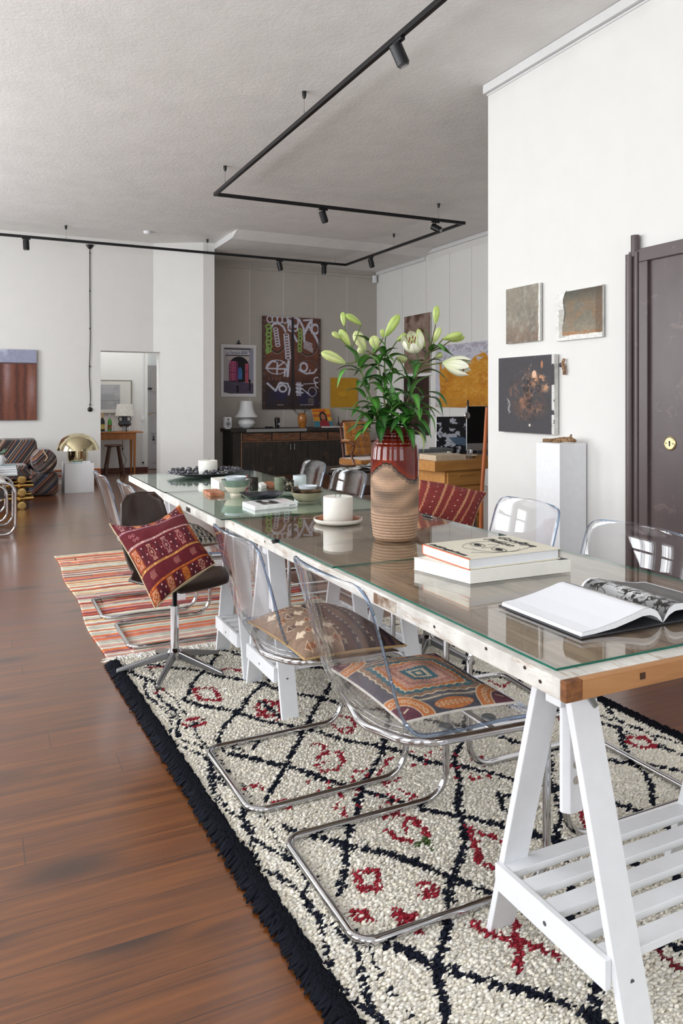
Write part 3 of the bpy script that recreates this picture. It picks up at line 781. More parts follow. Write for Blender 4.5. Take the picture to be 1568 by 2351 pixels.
def rug_col(x, y, j, xr):
    n = len(x); base = np.array([241, 235, 222.]) + (j[:, :1] - .5) * 26 + (j[:, 1:2] - .5) * np.array([[8, 4, -6]])
    c = base.copy()
    # slow drift of the hand-woven lines
    bx_ = xr + .012 * np.sin(y * 9 + 1) + .006 * np.sin(y * 23) + (j[:, 2] - .5) * .010; wx = x + .012 * np.sin(y * 9 + 1) + .008 * np.sin(y * 23) + (j[:, 2] - .5) * .010
    wy = y + .014 * np.sin(x * 11) + .008 * np.sin(x * 31 + 2) + (j[:, 3] - .5) * .010
    u = (wx - U0) / LU; v = (wy - V0) / LV
    a = (u + v) / 2; b = (u - v) / 2
    sc = 2 / math.hypot(1 / LU, 1 / LV)
    da = np.abs(a - np.round(a)) * sc; db = np.abs(b - np.round(b)) * sc
    bead = .5 + .5 * np.sin((u - v) * 26); bead2 = .5 + .5 * np.sin((u + v) * 26)
    inn = (xr > .755) & (x < 2.24) & (y < 3.66)
    la = inn & (da < .0065 + .010 * bead); lb = inn & (db < .005 + .009 * bead2)
    c[la | lb] = NAVY
    # narrow zigzag borders down both long sides
    for s, e in ((1, .595), (-1, 2.36)):
        q = (bx_ - e) * s
        z1 = .052 + .030 * (np.abs(((wy * 4.6) % 2) - 1) * 2 - 1) ; z2 = .085 + .022 * np.sin(wy * 17)
        m = (np.abs(q - z1) < .0065) & (j[:, 4] < .85) | (np.abs(q - z2) < .0065) & (j[:, 4] < .9)
        m |= (np.abs(q - .125 - .012 * np.sin(wy * 9)) < .006) & (j[:, 4] < .55)
        c[m & (y < 3.72)] = NAVY
    m = (np.abs(wy - 3.68 - .012 * np.sin(wx * 30)) < .007) & (x > .66); c[m] = NAVY
    for pl, col, wd in motifs:
        if wd <= 0: continue
        d = np.full(n, 9.0)
        for p, q in zip(pl[:-1], pl[1:]): d = np.minimum(d, seg_dist(x + (j[:, 2] - .5) * .008, y + (j[:, 3] - .5) * .008, p, q))
        c[(d < wd / 2 + .002) & (j[:, 4] < .88)] = col
    for dx, dy in dots: c[np.hypot(x - dx, (y - dy) * .8) < .008] = RED
    # one repeat of the motifs, shifted, fills the unseen far side
    c += (j[:, 5:6] - .5) * 14
    # the strip under the table is a warmer, less bleached wool
    return c
def skew(X, Y): return .038 * (3.78 - Y) * np.clip((1.3 - X) / .6, 0, 1)
def tufts(n_x, x0, x1, y0, y1, colf, r0=.0048, h0=.012, lean=(.006, -.004), seed=5, pitch=.0076):
    g = np.random.default_rng(seed)
    xs = np.arange(x0, x1, pitch); ys = np.arange(y0, y1, pitch)
    X, Y = np.meshgrid(xs, ys); X = X.ravel(); Y = Y.ravel(); n = len(X)
    X = X + (g.random(n) - .5) * pitch * .9; Y = Y + (g.random(n) - .5) * pitch * .9
    J = g.random((n, 8)); XR = X; X = X + skew(X, Y); C = colf(X, Y, J, XR)
    ang = g.random(n) * 6.28; h = h0 * (.7 + .6 * J[:, 6]); rr = r0 * (.8 + .45 * J[:, 7])
    ring = []
    lx = lean[0] + (g.random(n) - .5) * .010; ly = lean[1] + (g.random(n) - .5) * .010
    for lvl, (s, hz) in enumerate(((1.0, 0), (1.12, .55))):
        for k in range(4):
            a = ang + k * math.pi / 2
            ring.append(np.stack([X + np.cos(a) * rr * s + lx * hz, Y + np.sin(a) * rr * s + ly * hz, RUG0 + h * hz], -1))
    ring.append(np.stack([X + lx * 1.3, Y + ly * 1.3, RUG0 + h], -1))
    co = np.stack(ring, 1)                       # n,9,3
    cc = np.repeat(C[:, None, :], 9, 1)
    q = []
    for k in range(4): q.append([k, (k + 1) % 4, 4 + (k + 1) % 4, 4 + k])
    q = np.array(q); t3 = np.array([[4 + k, 4 + (k + 1) % 4, 8] for k in range(4)])
    off = (np.arange(n) * 9)[:, None, None]
    tri = np.concatenate([(q[None][:, :, [0, 1, 2]] + off).reshape(-1, 3), (q[None][:, :, [0, 2, 3]] + off).reshape(-1, 3), (t3[None] + off).reshape(-1, 3)])
    return co.reshape(-1, 3), tri, cc.reshape(-1, 3)
RUG0 = .006
rug = thing('shag_rug', 'cream shaggy wool rug with navy diamond lattice, red motifs and black fringe', 'rug', (1.49, 2.2, 0))
RY0 = .45
obj('backing', MB().prism([(.585 + .038 * (3.78 - RY0), RY0), (2.385, RY0), (2.385, 3.80), (.585, 3.80)], .001, RUG0), M('rug_backing', (206, 198, 182), .95, scale=200, bump=.3), rug, world=True)
wool = Mattr('wool_pile', 0.95, Specular_IOR_Level=0.2)
co, tri, cc = tufts(0, .585, 2.375, RY0, 3.79, rug_col)
o = rawmesh('pile', co - np.array([1.49, 2.2, 0]), tri, cc, wool, rug); o['kind'] = 'stuff'
def strands(x0, y0, x1, y1, n, outdir, L, col, r=.0045, jit=.02, seed=2, spread=.6, fromw=.03, z=.009):
    g = np.random.default_rng(seed); cos = []; tris = []; cols = []
    for k in range(n):
        t = g.random(); bx = x0 + (x1 - x0) * t; by = y0 + (y1 - y0) * t
        inn = g.random() * fromw
        d = np.array(outdir) + (g.random(2) - .5) * spread; d /= np.hypot(*d); l = L * (.5 + .8 * g.random()); side = np.array([-d[1], d[0]])
        wv = (g.random() - .5) * jit
        b = np.array([bx, by]) - np.array(outdir) * inn
        base = len(cos) * 0
        pts = [(0, z), (.4, z + .010 + .006 * g.random()), (1.0, .003 + .003 * g.random())]
        i0 = sum(len(c_) for c_ in cos); ring = []
        for (s, zz) in pts:
            p = b + d * l * s + side * wv * s * s; rr = r * (1.15 - .55 * s) * (.8 + .4 * g.random())
            for a in (0, 2.09, 4.18): ring.append([p[0] + side[0] * math.cos(a) * rr, p[1] + side[1] * math.cos(a) * rr, max(.001, zz + math.sin(a) * rr)])
        ring = [[p_[0] + float(skew(p_[0], p_[1])), p_[1], p_[2]] for p_ in ring]; cos.append(ring)
        for lv in (0, 1):
            for a in range(3):
                q = i0 + lv * 3; A, B, C2, D2 = q + a, q + (a + 1) % 3, q + 3 + (a + 1) % 3, q + 3 + a
                tris += [[A, B, C2], [A, C2, D2]]
        tris.append([i0 + 6, i0 + 7, i0 + 8])
        c_ = np.array(col, float) * (1 + (g.random() - .5) * .5) ; cols += [c_] * 9
    return np.array([p for c_ in cos for p in c_]), np.array(tris), np.array(cols)
def fringe(name, *a, **k):
    co, tri, cc = strands(*a, **k)
    o = rawmesh(name, co - np.array([1.49, 2.2, 0]), tri, cc, wool, rug); o['kind'] = 'stuff'; return o
fringe('black_fringe', .588, RY0, .588, 3.76, 9000, (-1, -.1), .036, (14, 16, 26), r=.0068, fromw=.026, spread=2.0, jit=.03, seed=2)
fringe('black_fringe', 2.372, RY0, 2.372, 3.76, 4600, (1, -.15), .036, (14, 16, 26), r=.0068, fromw=.026, spread=2.0, jit=.03, seed=4)
fringe('white_fringe', .60, 3.79, 2.37, 3.80, 2200, (-.5, 1), .075, (232, 226, 214), r=.0035, fromw=.02, spread=1.1, jit=.05, seed=6)
# flat striped rug behind it
g = np.random.default_rng(21)
Hk, Wk = 560, 150
cv = Cv(Wk, Hk, (214, 206, 190)); yy = 0; rows = []
pal = [((222, 214, 196), 5), ((226, 116, 62), 2), ((206, 150, 140), 2.2), ((150, 62, 66), 2), ((228, 190, 138), 1.2), ((196, 196, 182), 2.4), ((214, 164, 152), 1.5)]
ws = np.array([p[1] for p in pal]); ws = ws / ws.sum(); a = np.zeros((Hk, Wk, 3)); k = 0; last = -1
while k < Hk:
    i = g.choice(len(pal), p=ws)
    if i == last: i = (i + 1) % len(pal)
    last = i; n_ = int(g.integers(3, 8)) if i not in (0, 5) else int(g.integers(4, 10))
    c0 = np.array(pal[i][0]); a[k:k + n_] = c0
    if i in (1, 3, 2) and g.random() < .8:
        for q in range(3):
            p0 = int(g.random() * Wk); a[k:k + n_, p0:p0 + int(6 + 16 * g.random())] = c0 * (.55 + .3 * g.random()) + np.array([20, 14, 30])
    a[k + n_ - 1:k + n_] *= np.array([.62, .58, .58]); k += n_
cv.a = a
# waver
sh = (1.6 * np.sin(np.linspace(0, 9, Wk)) + 1.1 * np.sin(np.linspace(0, 23, Wk))).astype(int)
for j in range(Wk): cv.a[:, j] = np.roll(cv.a[:, j], sh[j], 0)
cv.mott(.10, 40, 4)
painted('kilim_rug', cv, lambda U, V: (.565 + .012 * np.sin(V * 14) * (U < .1) + U * 1.42, 3.845 + (1 - V) * 2.72 + .02 * np.sin(U * 5), .0075 + .0012 * np.sin(V * 60) * np.sin(U * 9)), Mattr('flat_weave', .95, 300, .4))
kil = bpy.data.objects['kilim_rug']
m = kil.modifiers.new('thick', 'SOLIDIFY'); m.thickness = .006; m.offset = -1
tag(kil, 'flat woven rug with cream, orange and maroon stripes beyond the shaggy rug', 'rug')
# ------------------------------------------------------------------ chairs round the table
c1 = clear_chair('clear_chair', 'clear plastic cantilever chair nearest the camera, with the embroidered teal and orange cushion')
c1.location = (.790, 1.785, RUGZ)
G = 'clear plastic cantilever chairs'
c1['group'] = G
dup(c1, (.745, 2.425, RUGZ), .02, 'clear plastic cantilever chair holding the brown striped cushion, second from the camera')
dup(c1, (.700, 4.17, .008), .0, 'clear chair behind the red kilim cushion, holding a black and white cushion')
dup(c1, (.655, 4.77, .008), .0, 'clear chair farthest along the left side of the table, tall bluish back seen edge on')
dup(c1, (2.145, 2.575, RUGZ), math.pi - .08, 'clear chair across the table, its whole back in front of the white plinth')
dup(c1, (2.060, 1.905, RUGZ), math.pi + .0, 'clear chair across the table in front of the brown steel door')
dup(c1, (2.235, 5.05, 0), math.pi - .05, 'clear chair at the far right of the table, left one before the dark sideboard')
dup(c1, (2.165, 4.33, 0), math.pi + .03, 'clear chair at the far right of the table, just left of the vase')
sw1 = swivel_chair('swivel_chair', 'dark plywood swivel chair on a chrome star base, draped with the red kilim cushion')
sw1.location = (.835, 3.54, .018); sw1.rotation_euler = (0, 0, math.radians(-68)); sw1['group'] = 'swivel chairs'
dup(sw1, (2.02, 3.22, .012), math.radians(205), 'dark swivel chair across the table, mostly hidden behind a red patterned cushion')
# ------------------------------------------------------------------ cushions
def pillow(name, TL, TR, BR, BL, th, cv, label, back=fabric_back, pinch=.035, sag=0.0, group=None, asym=.5):
    TL, TR, BR, BL = [np.array(p, float) for p in (TL, TR, BR, BL)]
    nrm = np.cross(TR - BL, TL - BR); nrm /= np.linalg.norm(nrm)
    def surf(sign):
        def f(U, V):
            u = U; v = V
            du = pinch * np.sin(np.pi * v) * (1 - 2 * u) * 1.0; dv = pinch * np.sin(np.pi * u) * (1 - 2 * v)
            uu = u + du * np.abs(2 * u - 1); vv = v + dv * np.abs(2 * v - 1)
            P = ((1 - uu) * (1 - vv))[..., None] * TL + (uu * (1 - vv))[..., None] * TR + (uu * vv)[..., None] * BR + ((1 - uu) * vv)[..., None] * BL
            e = np.clip((1 - np.abs(2 * u - 1) ** 2.6) * (1 - np.abs(2 * v - 1) ** 2.6), 0, 1) ** .62
            amp = th * (asym if sign > 0 else 1 - asym)
            wr = (.003 * np.sin(u * 17 + 3 * v) * np.sin(v * 13) + th * .045 * np.sin(5 * u - 7 * v + 1) ) * e
            P = P + nrm * (sign * (amp * e + .002) + wr)[..., None]
            P[..., 2] -= sag * np.sin(np.pi * u) * (1 - v)
            return P[..., 0], P[..., 1], P[..., 2]
        return f
    o = painted(name, cv, surf(1), fabric_attr)
    tag(o, label, 'cushion', group)
    cb = Cv(40, 40); q = painted('cushion_back', cb, surf(-1), back, o)
    q.data.flip_normals()
    # piping joins front and back
    n = 30; per = [(i / n, 0) for i in range(n)] + [(1, i / n) for i in range(n)] + [(1 - i / n, 1) for i in range(n)] + [(0, 1 - i / n) for i in range(n)]
    u = np.array([[p[0] for p in per]]); v = np.array([[p[1] for p in per]])
    X, Y, Z = surf(1)(u, v); X2, Y2, Z2 = surf(-1)(u, v)
    pts = [((a + d) / 2, (b + e) / 2, (c + f_) / 2) for a, b, c, d, e, f_ in zip(X[0], Y[0], Z[0], X2[0], Y2[0], Z2[0])]
    obj('seam', MB().tube(pts, .0035, 6, closed=True), back, o, world=True)
    return o
def dash_row(cv, v, c1, c2, n=46, h=.018):
    for k in range(n): cv.rect(k / n, v - h / 2, (k + .55) / n, v + h / 2, c1)
    cv.rect(0, v + h * .6, 1, v + h * .9, c2)
def kilim_red(seed=1, W_=190):
    cv = Cv(W_, W_, (92, 14, 26)); g = np.random.default_rng(seed)
    def band(v0, v1, n=8, off=0):
        for k in range(n):
            u0 = (k + off) / n; w_ = 1.0 / n; m = (v0 + v1) / 2; hh = (v1 - v0)
            if k % 2 == 0:
                col = [(146, 54, 16), (82, 16, 28), (104, 24, 32), (160, 78, 18)][int(g.integers(0, 4))]; ln = [(206, 130, 60), (206, 160, 150), (220, 170, 140)][int(g.integers(0, 3))]
                cv.poly([(u0 + w_ * .1, v0), (u0 + w_ * .9, v0), (u0 + w_ * .9, v1), (u0 + w_ * .1, v1)], col, .9)
                b = [(u0 + w_ * .25, v0 + hh * .1), (u0 + w_ * .38, m - hh * .16), (u0 + w_ * .18, m - hh * .16), (u0 + w_ * .18, m + hh * .16), (u0 + w_ * .38, m + hh * .16), (u0 + w_ * .25, v1 - hh * .1),
                     (u0 + w_ * .75, v1 - hh * .1), (u0 + w_ * .62, m + hh * .16), (u0 + w_ * .82, m + hh * .16), (u0 + w_ * .82, m - hh * .16), (u0 + w_ * .62, m - hh * .16), (u0 + w_ * .75, v0 + hh * .1)]
                cv.seg(b + [b[0]], .006, ln)
                cv.ell(u0 + w_ / 2, m, w_ * .13, hh * .08, ln); cv.ell(u0 + w_ / 2, m, w_ * .06, hh * .04, (80, 20, 30))
                for s in (-1, 1):
                    cv.seg([(u0 + w_ * .36, m + s * hh * .40), (u0 + w_ * .5, m + s * hh * .26), (u0 + w_ * .64, m + s * hh * .40)], .006, ln)
            else:
                cv.seg([(u0 + w_ * .2, v0 + hh * .1), (u0 + w_ * .8, v1 - hh * .1)], .012, (48, 12, 26)); cv.seg([(u0 + w_ * .8, v0 + hh * .1), (u0 + w_ * .2, v1 - hh * .1)], .012, (48, 12, 26))
                for (a_, b_) in ((.5, .15), (.5, .85), (.15, .5), (.85, .5)): cv.ell(u0 + w_ * a_, v0 + hh * b_, .008, .008, (226, 210, 200))
    band(0, .17, 9, .3); dash_row(cv, .185, (196, 150, 160), (90, 40, 70))
    for u in (.12, .17): cv.seg([(u, .24), (u + .02, .26), (u, .28), (u - .02, .26), (u, .24)], .005, (206, 150, 150)); cv.seg([(u + .03, .30), (u + .05, .32), (u + .03, .34), (u + .01, .32), (u + .03, .30)], .005, (206, 150, 150))
    dash_row(cv, .385, (224, 190, 180), (180, 120, 120)); band(.41, .66, 9); dash_row(cv, .68, (222, 170, 90), (200, 120, 60))
    for u in (.1, .48, .74, .9):
        c = (200, 150, 130) if u < .85 else (190, 100, 40)
        for q in range(5): cv.seg([(u + q * .017, .77), (u + q * .017 + .012, .81)], .005, c); cv.seg([(u + q * .017 + .012, .73), (u + q * .017, .77)], .005, c)
    dash_row(cv, .865, (224, 130, 40), (190, 84, 30)); band(.885, 1.0, 8)
    return cv.mott(.16, 60, seed)
D0 = 3.36
k1 = pillow('kilim_cushion', PD(252, 1203, 3.37), PD(412, 1160, 3.50), PD(494, 1294, 3.30), PD(356, 1396, 3.10), .20, kilim_red(), 'dark red kilim cushion with orange and white motifs slumped on the swivel chair', sag=.045, asym=.42)
def embroidered():
    cv = Cv(200, 200, (84, 82, 92)); 
    or_, te, pk, pu, cr = (198, 122, 72), (70, 112, 124), (196, 150, 132), (104, 60, 72), (214, 196, 168)
    cv.ell(.5, .5, .47, .43, (92, 92, 100))
    for s, c in ((.40, cr), (.385, (150, 120, 100)), (.34, te), (.30, cr), (.285, or_), (.25, pk), (.21, (170, 120, 110)), (.18, pk), (.13, te), (.085, cr), (.05, te), (.025, cr)):
        n = 16; pts = []
        for side in range(4):
            for k in range(n):
                t_ = -1 + 2 * k / n; z = .018 * (k % 2) if s > .08 else 0
                p = [(t_ * s, -s * .8 + z), (s - z, t_ * s * .8), (-t_ * s, s * .8 - z), (-s + z, -t_ * s * .8)][side]; pts.append((.5 + p[0], .5 + p[1]))
        cv.poly(pts, c)
    for k in range(40):
        a = k / 40; 
        for (x, y) in ((.12 + .76 * a, .145), (.12 + .76 * a, .855)): cv.ell(x, y, .010, .012, cr, .8, .0)
    for cx, cy in ((0, 0), (1, 0), (1, 1), (0, 1)):
        cv.ell(cx, cy, .30, .26, cr); cv.ell(cx, cy, .29, .25, or_); cv.ell(cx, cy, .19, .165, cr); cv.ell(cx, cy, .18, .155, pu)
        for k in range(7):
            an = math.radians(10 + k * 12); x = cx + (.235 * math.cos(an)) * (1 if cx == 0 else -1); y = cy + .205 * math.sin(an) * (1 if cy == 0 else -1)
            cv.ell(x, y, .016, .016, cr, ring=.5)
        cv.seg([(cx + (.06 if cx == 0 else -.06), cy + (.07 if cy == 0 else -.07)), (cx + (.11 if cx == 0 else -.11), cy + (.09 if cy == 0 else -.09))], .012, cr)
    for x in (.5,):
        for y in (.06, .94):
            cv.ell(x, y, .17, .05, or_)
            for k in range(8): cv.ell(.36 + k * .04, y, .010, .016, cr, ring=.6)
    g = np.random.default_rng(5)
    for k in range(170):
        x, y = .1 + .8 * g.random(), .12 + .76 * g.random(); cv.seg([(x, y), (x + .018, y + (.010 if k % 2 else -.010))], .006, [cr, or_, te, (224, 206, 180)][k % 4], .6)
    return cv.mott(.12, 70, 9)
pillow('embroidered_cushion', PW(752, 1531, .492), PW(1000, 1500, .492), PW(1186, 1612, .492), PW(925, 1660, .492), .045, embroidered(), 'grey embroidered cushion with teal, orange and cream stitching on the nearest clear chair', back=M('cushion_white', (222, 216, 206), .9), pinch=.03, asym=.62)
def striped():
    cv = Cv(190, 170, (70, 50, 48)); g = np.random.default_rng(8); cr = (206, 186, 160)
    cols = [(34, 24, 28), (72, 46, 44), (42, 30, 46), (98, 76, 64), (26, 18, 22), (62, 38, 44)]; u = .40; i = 0
    while u < 1: w_ = .03 + .05 * g.random(); cv.rect(u, 0, u + w_, 1, cols[i % 6]); u += w_; i += 1
    cv.rect(0, 0, .40, 1, (132, 108, 90))
    for r in range(6):
        for q in range(4):
            x, y = .05 + q * .095, .04 + r * .165; c = [(96, 74, 66), (210, 190, 166), (128, 82, 56)][(r + q) % 3]
            cv.poly([(x, y + .05), (x + .05, y), (x + .05, y + .03), (x + .09, y + .03), (x + .09, y + .08), (x + .05, y + .08), (x + .05, y + .11)], c)
            cv.seg([(x, y + .05), (x + .05, y), (x + .05, y + .11), (x, y + .05)], .005, cr)
    for uc in (.44, .56, .70):
        for k in range(16):
            y = k / 16; cv.seg([(uc - .012, y), (uc + .012, y + .03)], .006, cr); cv.seg([(uc + .012, y), (uc - .012, y + .03)], .006, cr)
    cv.seg([(.405, 0), (.395, .3), (.41, .6), (.4, 1)], .008, cr)
    return cv.mott(.16, 60, 2)
pillow('striped_cushion', PW(570, 1428, .515), PW(768, 1398, .515), PW(932, 1482, .515), PW(700, 1515, .515), .10, striped(), 'brown and black striped woven cushion on the second clear chair, pointed corner outward', back=M('cushion_ochre', (176, 146, 100), .9), asym=.7)
def bw():
    cv = Cv(110, 110, (196, 190, 178)); g = np.random.default_rng(12)
    for r in range(12):
        y = r / 12
        for q in range(13):
            x = q / 13 + .02 * (r % 2); cv.poly([(x, y + .04), (x + .03, y), (x + .06, y + .045), (x + .03, y + .08)], (44, 42, 44) if (q + r) % 2 else (120, 110, 100))
        cv.seg([(0, y), (1, y)], .012, (54, 50, 50))
    return cv.mott(.15, 40, 3)
pillow('woven_cushion', (.86, 4.40, .50), (1.18, 4.42, .50), (1.20, 3.99, .50), (.86, 3.97, .50), .11, bw(), 'black and white woven cushion lying on a clear chair behind the red cushion', back=M('cushion_taupe', (120, 100, 84), .9), asym=.75)
def red2():
    cv = Cv(190, 110, (126, 46, 42)); g = np.random.default_rng(14)
    for k in range(-2, 12):
        x = k * .105; s = .10
        if k % 3 == 0: cv.poly([(x, 1), (x + s, 0), (x + s + .045, 0), (x + .045, 1)], (150, 66, 44), .7)
        c = [(226, 170, 110), (214, 120, 60), (232, 190, 140)][k % 3]
        if k % 3 != 2:
            n = 9
            for q in range(n):
                a, b = q / n, (q + 1) / n; xa = x + s * (1 - a); xb = x + s * (1 - b); m_ = (xa + xb) / 2
                cv.seg([(xa, a), (m_ + .028, (a + b) / 2), (xb, b)], .008, c); cv.seg([(xa + .03, a), (m_ + .004, (a + b) / 2), (xb + .03, b)], .006, (220, 200, 170))
        else:
            for q in range(8): cv.ell(x + s * (1 - q / 8) + .02, q / 8 + .05, .008, .012, (226, 206, 190)); cv.ell(x + s * (1 - q / 8) + .05, q / 8 + .08, .006, .009, (86, 40, 60))
    return cv.mott(.16, 50, 3)
pillow('patterned_cushion', PD(935, 1098, 3.70), PD(1117, 1131, 3.86), PD(1082, 1222, 3.66), PD(930, 1188, 3.50), .12, red2(), 'rust red patterned cushion leaning on the chair across the table, right of the vase', asym=.6)
# ------------------------------------------------------------------ things on the table
ZT = GT
def at(px, py, h=None): return PW(px, py, ZT if h is None else h)
# stoneware vase with a red glaze poured over the shoulders
vb = at(905.9, 1237); NA = 144
prof = [(0, .002), (.066, .0), (.0735, .003), (.0745, .010)]
K = .0001914
def rad_at(z):
    zz = [0, .016, .074, .180, .293, .337, .352, .371, .381, .391, .400, .405]; rr = [.0737, .079, .0857, .0876, .0878, .0838, .0756, .0622, .058, .058, .0655, .068]
    return float(np.interp(z, zz, rr))
zs = [.010]
while zs[-1] < .404: zs.append(zs[-1] + .0022)
for z in zs:
    r = rad_at(z)
    if z < .10: r += .0011 * math.sin(z * 2 * math.pi / .0105)
    elif z < .24: r += .0003 * math.sin(z * 2 * math.pi / .009)
    if .335 < z: r += .0012 * math.sin(z * 2 * math.pi / .013)
    prof.append((r, z))
prof += [(.066, .406), (.060, .404), (.052, .392), (.052, .37), (.070, .33), (.080, .28), (.080, .05), (0, .03)]
camdir = math.atan2(-vb.y, -vb.x)
co = []; rgb = []; gl = []
g = np.random.default_rng(31)
def bound(phi):  # glaze lower limit; phi 0 faces the camera, + is picture right
    d = math.degrees(phi)
    return float(np.interp(d, [-180, -120, -70, -45, -25, -8, 12, 35, 55, 75, 110, 150, 180], [.24, .21, .238, .262, .280, .276, .245, .221, .216, .232, .262, .25, .24])) + .002 * math.sin(d * .6)
for r, z in prof:
    for k in range(NA):
        a = 2 * math.pi * k / NA; co.append((r * math.cos(a), r * math.sin(a), z))
        phi = (a - camdir + math.pi) % (2 * math.pi) - math.pi
        b = bound(phi); n = g.random()
        if z > b: 
            e = min(1, (z - b) / .03); c = np.array([92, 22, 8]) * e + np.array([142, 50, 18]) * (1 - e); c = c * (.9 + .2 * n) 
            if z - b < .006: c = np.array([46, 34, 32.])
            if z > .36: c = np.array([76, 16, 10.])
        else:
            s = .5 + .5 * math.sin(z * 2 * math.pi / .0105) if z < .10 else .5 + .5 * math.sin(z * 90 + 2 * math.sin(a * 2))
            c = np.array([164, 132, 105]) * (.82 + .26 * s) * (.94 + .12 * n)
            if b - z < .012: c = c * .55 + np.array([40, 34, 30]) * .45
            if abs(z - .150) < .03: c = c * (.86 + .10 * math.sin(a * 3))
        rgb.append(c); gl.append(z > b - .004)
q = []; 
for i in range(len(prof) - 1):
    for k in range(NA): q.append((i * NA + k, i * NA + (k + 1) % NA, (i + 1) * NA + (k + 1) % NA, (i + 1) * NA + k))
vase = rawmesh('vase', np.array(co), np.array(q), np.array(rgb), [Mattr('stoneware', .55, 300, .25), Mattr('glaze', .08)], None, vb)
vase.data.polygons.foreach_set('material_index', [1 if gl[f[0]] else 0 for f in q])
tag(vase, 'tall stoneware vase with poured dark red glaze over a ribbed tan body', 'vase')
def wick(mb, p, h=.014): mb.tube([p, (p[0] + .001, p[1], p[2] + h * .6), (p[0] + .004, p[1] + .002, p[2] + h)], .0011, 6)
def candle(name, c, r, h, label, wicks):
    mb = MB().lathe([(0, 0), (r - .002, 0), (r, .002), (r, h - .005), (r - .001, h - .001), (r - .006, h), (r - .012, h - .002), (0, h - .003)], 48, c=c)
    o = one(name, mb, wax, label, 'candle', sharp=60)
    w_ = MB()
    for dx, dy in wicks: wick(w_, (c[0] + dx, c[1] + dy, c[2] + h - .003))
    obj('wick', w_, blackp, o, world=True); return o
# big candle on its saucer
cc0 = at(776, 1200); 
sr = .101
dish_w = M('dish_white', (226, 222, 212), .35); dish_b = M2('dish_brown_glaze', (110, 62, 34), (164, 104, 62), 30, .4, .6, .15)
o = one('saucer', MB().lathe([(0, 0), (.075, 0), (.094, .004), (sr, .013), (sr, .020), (.097, .020)], 56, c=cc0), dish_w, 'round white saucer with a brown glazed inside under the big white candle', 'saucer', sharp=50)
obj('glazed_inside', MB().lathe([(.0975, .0199), (.092, .012), (.080, .009), (0, .009)], 56, c=cc0), dish_b, o, world=True)
candle('pillar_candle', (cc0.x, cc0.y, cc0.z + .0095), .061, .100, 'wide white pillar candle on a saucer, left of the big vase', [(-.012, 0), (.016, .008), (.0, -.016)])
# far candle and ornate tray
tc0 = at(474, 1092)
tray_m = M('pewter_dark', (96, 96, 102), .30, .75, noise=.15, scale=60)
tr_ = thing('ornate_tray', 'dark cast metal tray with a rim of leaves at the far end of the table', 'tray', (tc0.x, tc0.y, ZT))
mb = MB(); R1, R2 = .245, .17
P = []
for i in range(9):
    t_ = i / 8; row = []
    for k in range(64):
        a = 2 * math.pi * k / 64; ex = 1 + .05 * math.sin(a * 9) * t_
        row.append((R1 * t_ * ex * math.cos(a), R2 * t_ * ex * math.sin(a), .006 + .022 * max(0, t_ - .6) / .4))
    P.append(row)
obj('plate', MB().grid(P, wrap=True), tray_m, tr_, solid=(.004, 1))
mb = MB(); g = np.random.default_rng(2)
for k in range(30):
    a = 2 * math.pi * k / 30 + g.random() * .1; L_ = .05; w_ = .020
    ca, sa = math.cos(a), math.sin(a); bx, by = (R1 - .02) * ca, (R2 - .02) * sa; d = Vector((ca + (g.random() - .5), sa + (g.random() - .5), 0)).normalized(); s_ = Vector((-d.y, d.x, 0))
    G_ = []
    for i in range(6):
        t_ = i / 5; wd = w_ * math.sin(math.pi * min(1, t_ * .9 + .12)); row = []
        for j in range(5):
            v = (j - 2) / 2; p = Vector((bx, by, .030)) + d * (L_ * (t_ - .3)) + s_ * (wd * v) + Vector((0, 0, .010 * math.sin(math.pi * t_) - .006 * abs(v) + .004 * math.sin(i * 3 + j * 2)))
            row.append(p)
        G_.append(row)
    mb.grid(G_)
    for q_ in range(3): mb.ball((bx + (g.random() - .5) * .03, by + (g.random() - .5) * .03, .036 + .006 * g.random()), .008 + .004 * g.random(), 8)
obj('leaf_rim', mb, tray_m, tr_, solid=(.002, 0))
candle('pillar_candle', (tc0.x + .01, tc0.y + .0, ZT + .0105), .063, .092, 'white pillar candle standing in the dark ornate tray, far end of the table', [(0, 0), (.015, .01)])
one('shell_dish', MB().lathe([(0, 0), (.016, .0), (.026, .010), (.024, .010), (.0, .004)], 24, c=(tc0.x + .115, tc0.y + .01, ZT + .011), sy=.7), dish_w, 'tiny white shell dish in the dark tray, right of the far candle', 'dish')
# bowls and cups
def vessel(name, c, prof, m, label, cat, inner=None, group=None, sy=1.0, n=40):
    """closed wall profile: outside up then inside down"""
    o = one(name, MB().lathe(prof, n, c=c, sy=sy), m, label, cat, group, sharp=60)
    return o
def bowl_prof(rf, rt, h, foot=.006, tk=.0035, pw=.55):
    out = [(0, 0), (rf, 0), (rf * .95, foot)]
    N = 12
    for i in range(N + 1):
        t_ = i / N; out.append((rf * .95 + (rt - rf * .95) * (t_ ** pw), foot + (h - foot) * t_))
    for i in range(N, -1, -1):
        t_ = i / N; out.append((max(0, rf * .95 + (rt - rf * .95) * (t_ ** pw) - tk), foot + .003 + (h - foot - .003) * t_))
    out.append((0, foot + .003)); return out
ceg = M2('celadon_glaze', (104, 122, 110), (132, 148, 134), 20, .35, .65, .18); cream = M('cream_stoneware', (206, 196, 178), .5, noise=.05)
b0 = at(541, 1137)
o = vessel('footed_bowl', b0, bowl_prof(.030, .076, .084, .012), cream, 'footed bowl with green glazed band over a cream base, holding a white bowl', 'bowl')
bp = bowl_prof(.030, .076, .084, .012)
band = [(r + .0006, z) for r, z in bp[3:16] if z > .044]
obj('glaze_band', MB().lathe(band + [(.0755, .0848), (.072, .084)] + [(r - .0006, z + .0004) for r, z in bp[16:29]], 40, c=b0), ceg, o, world=True, sharp=60)
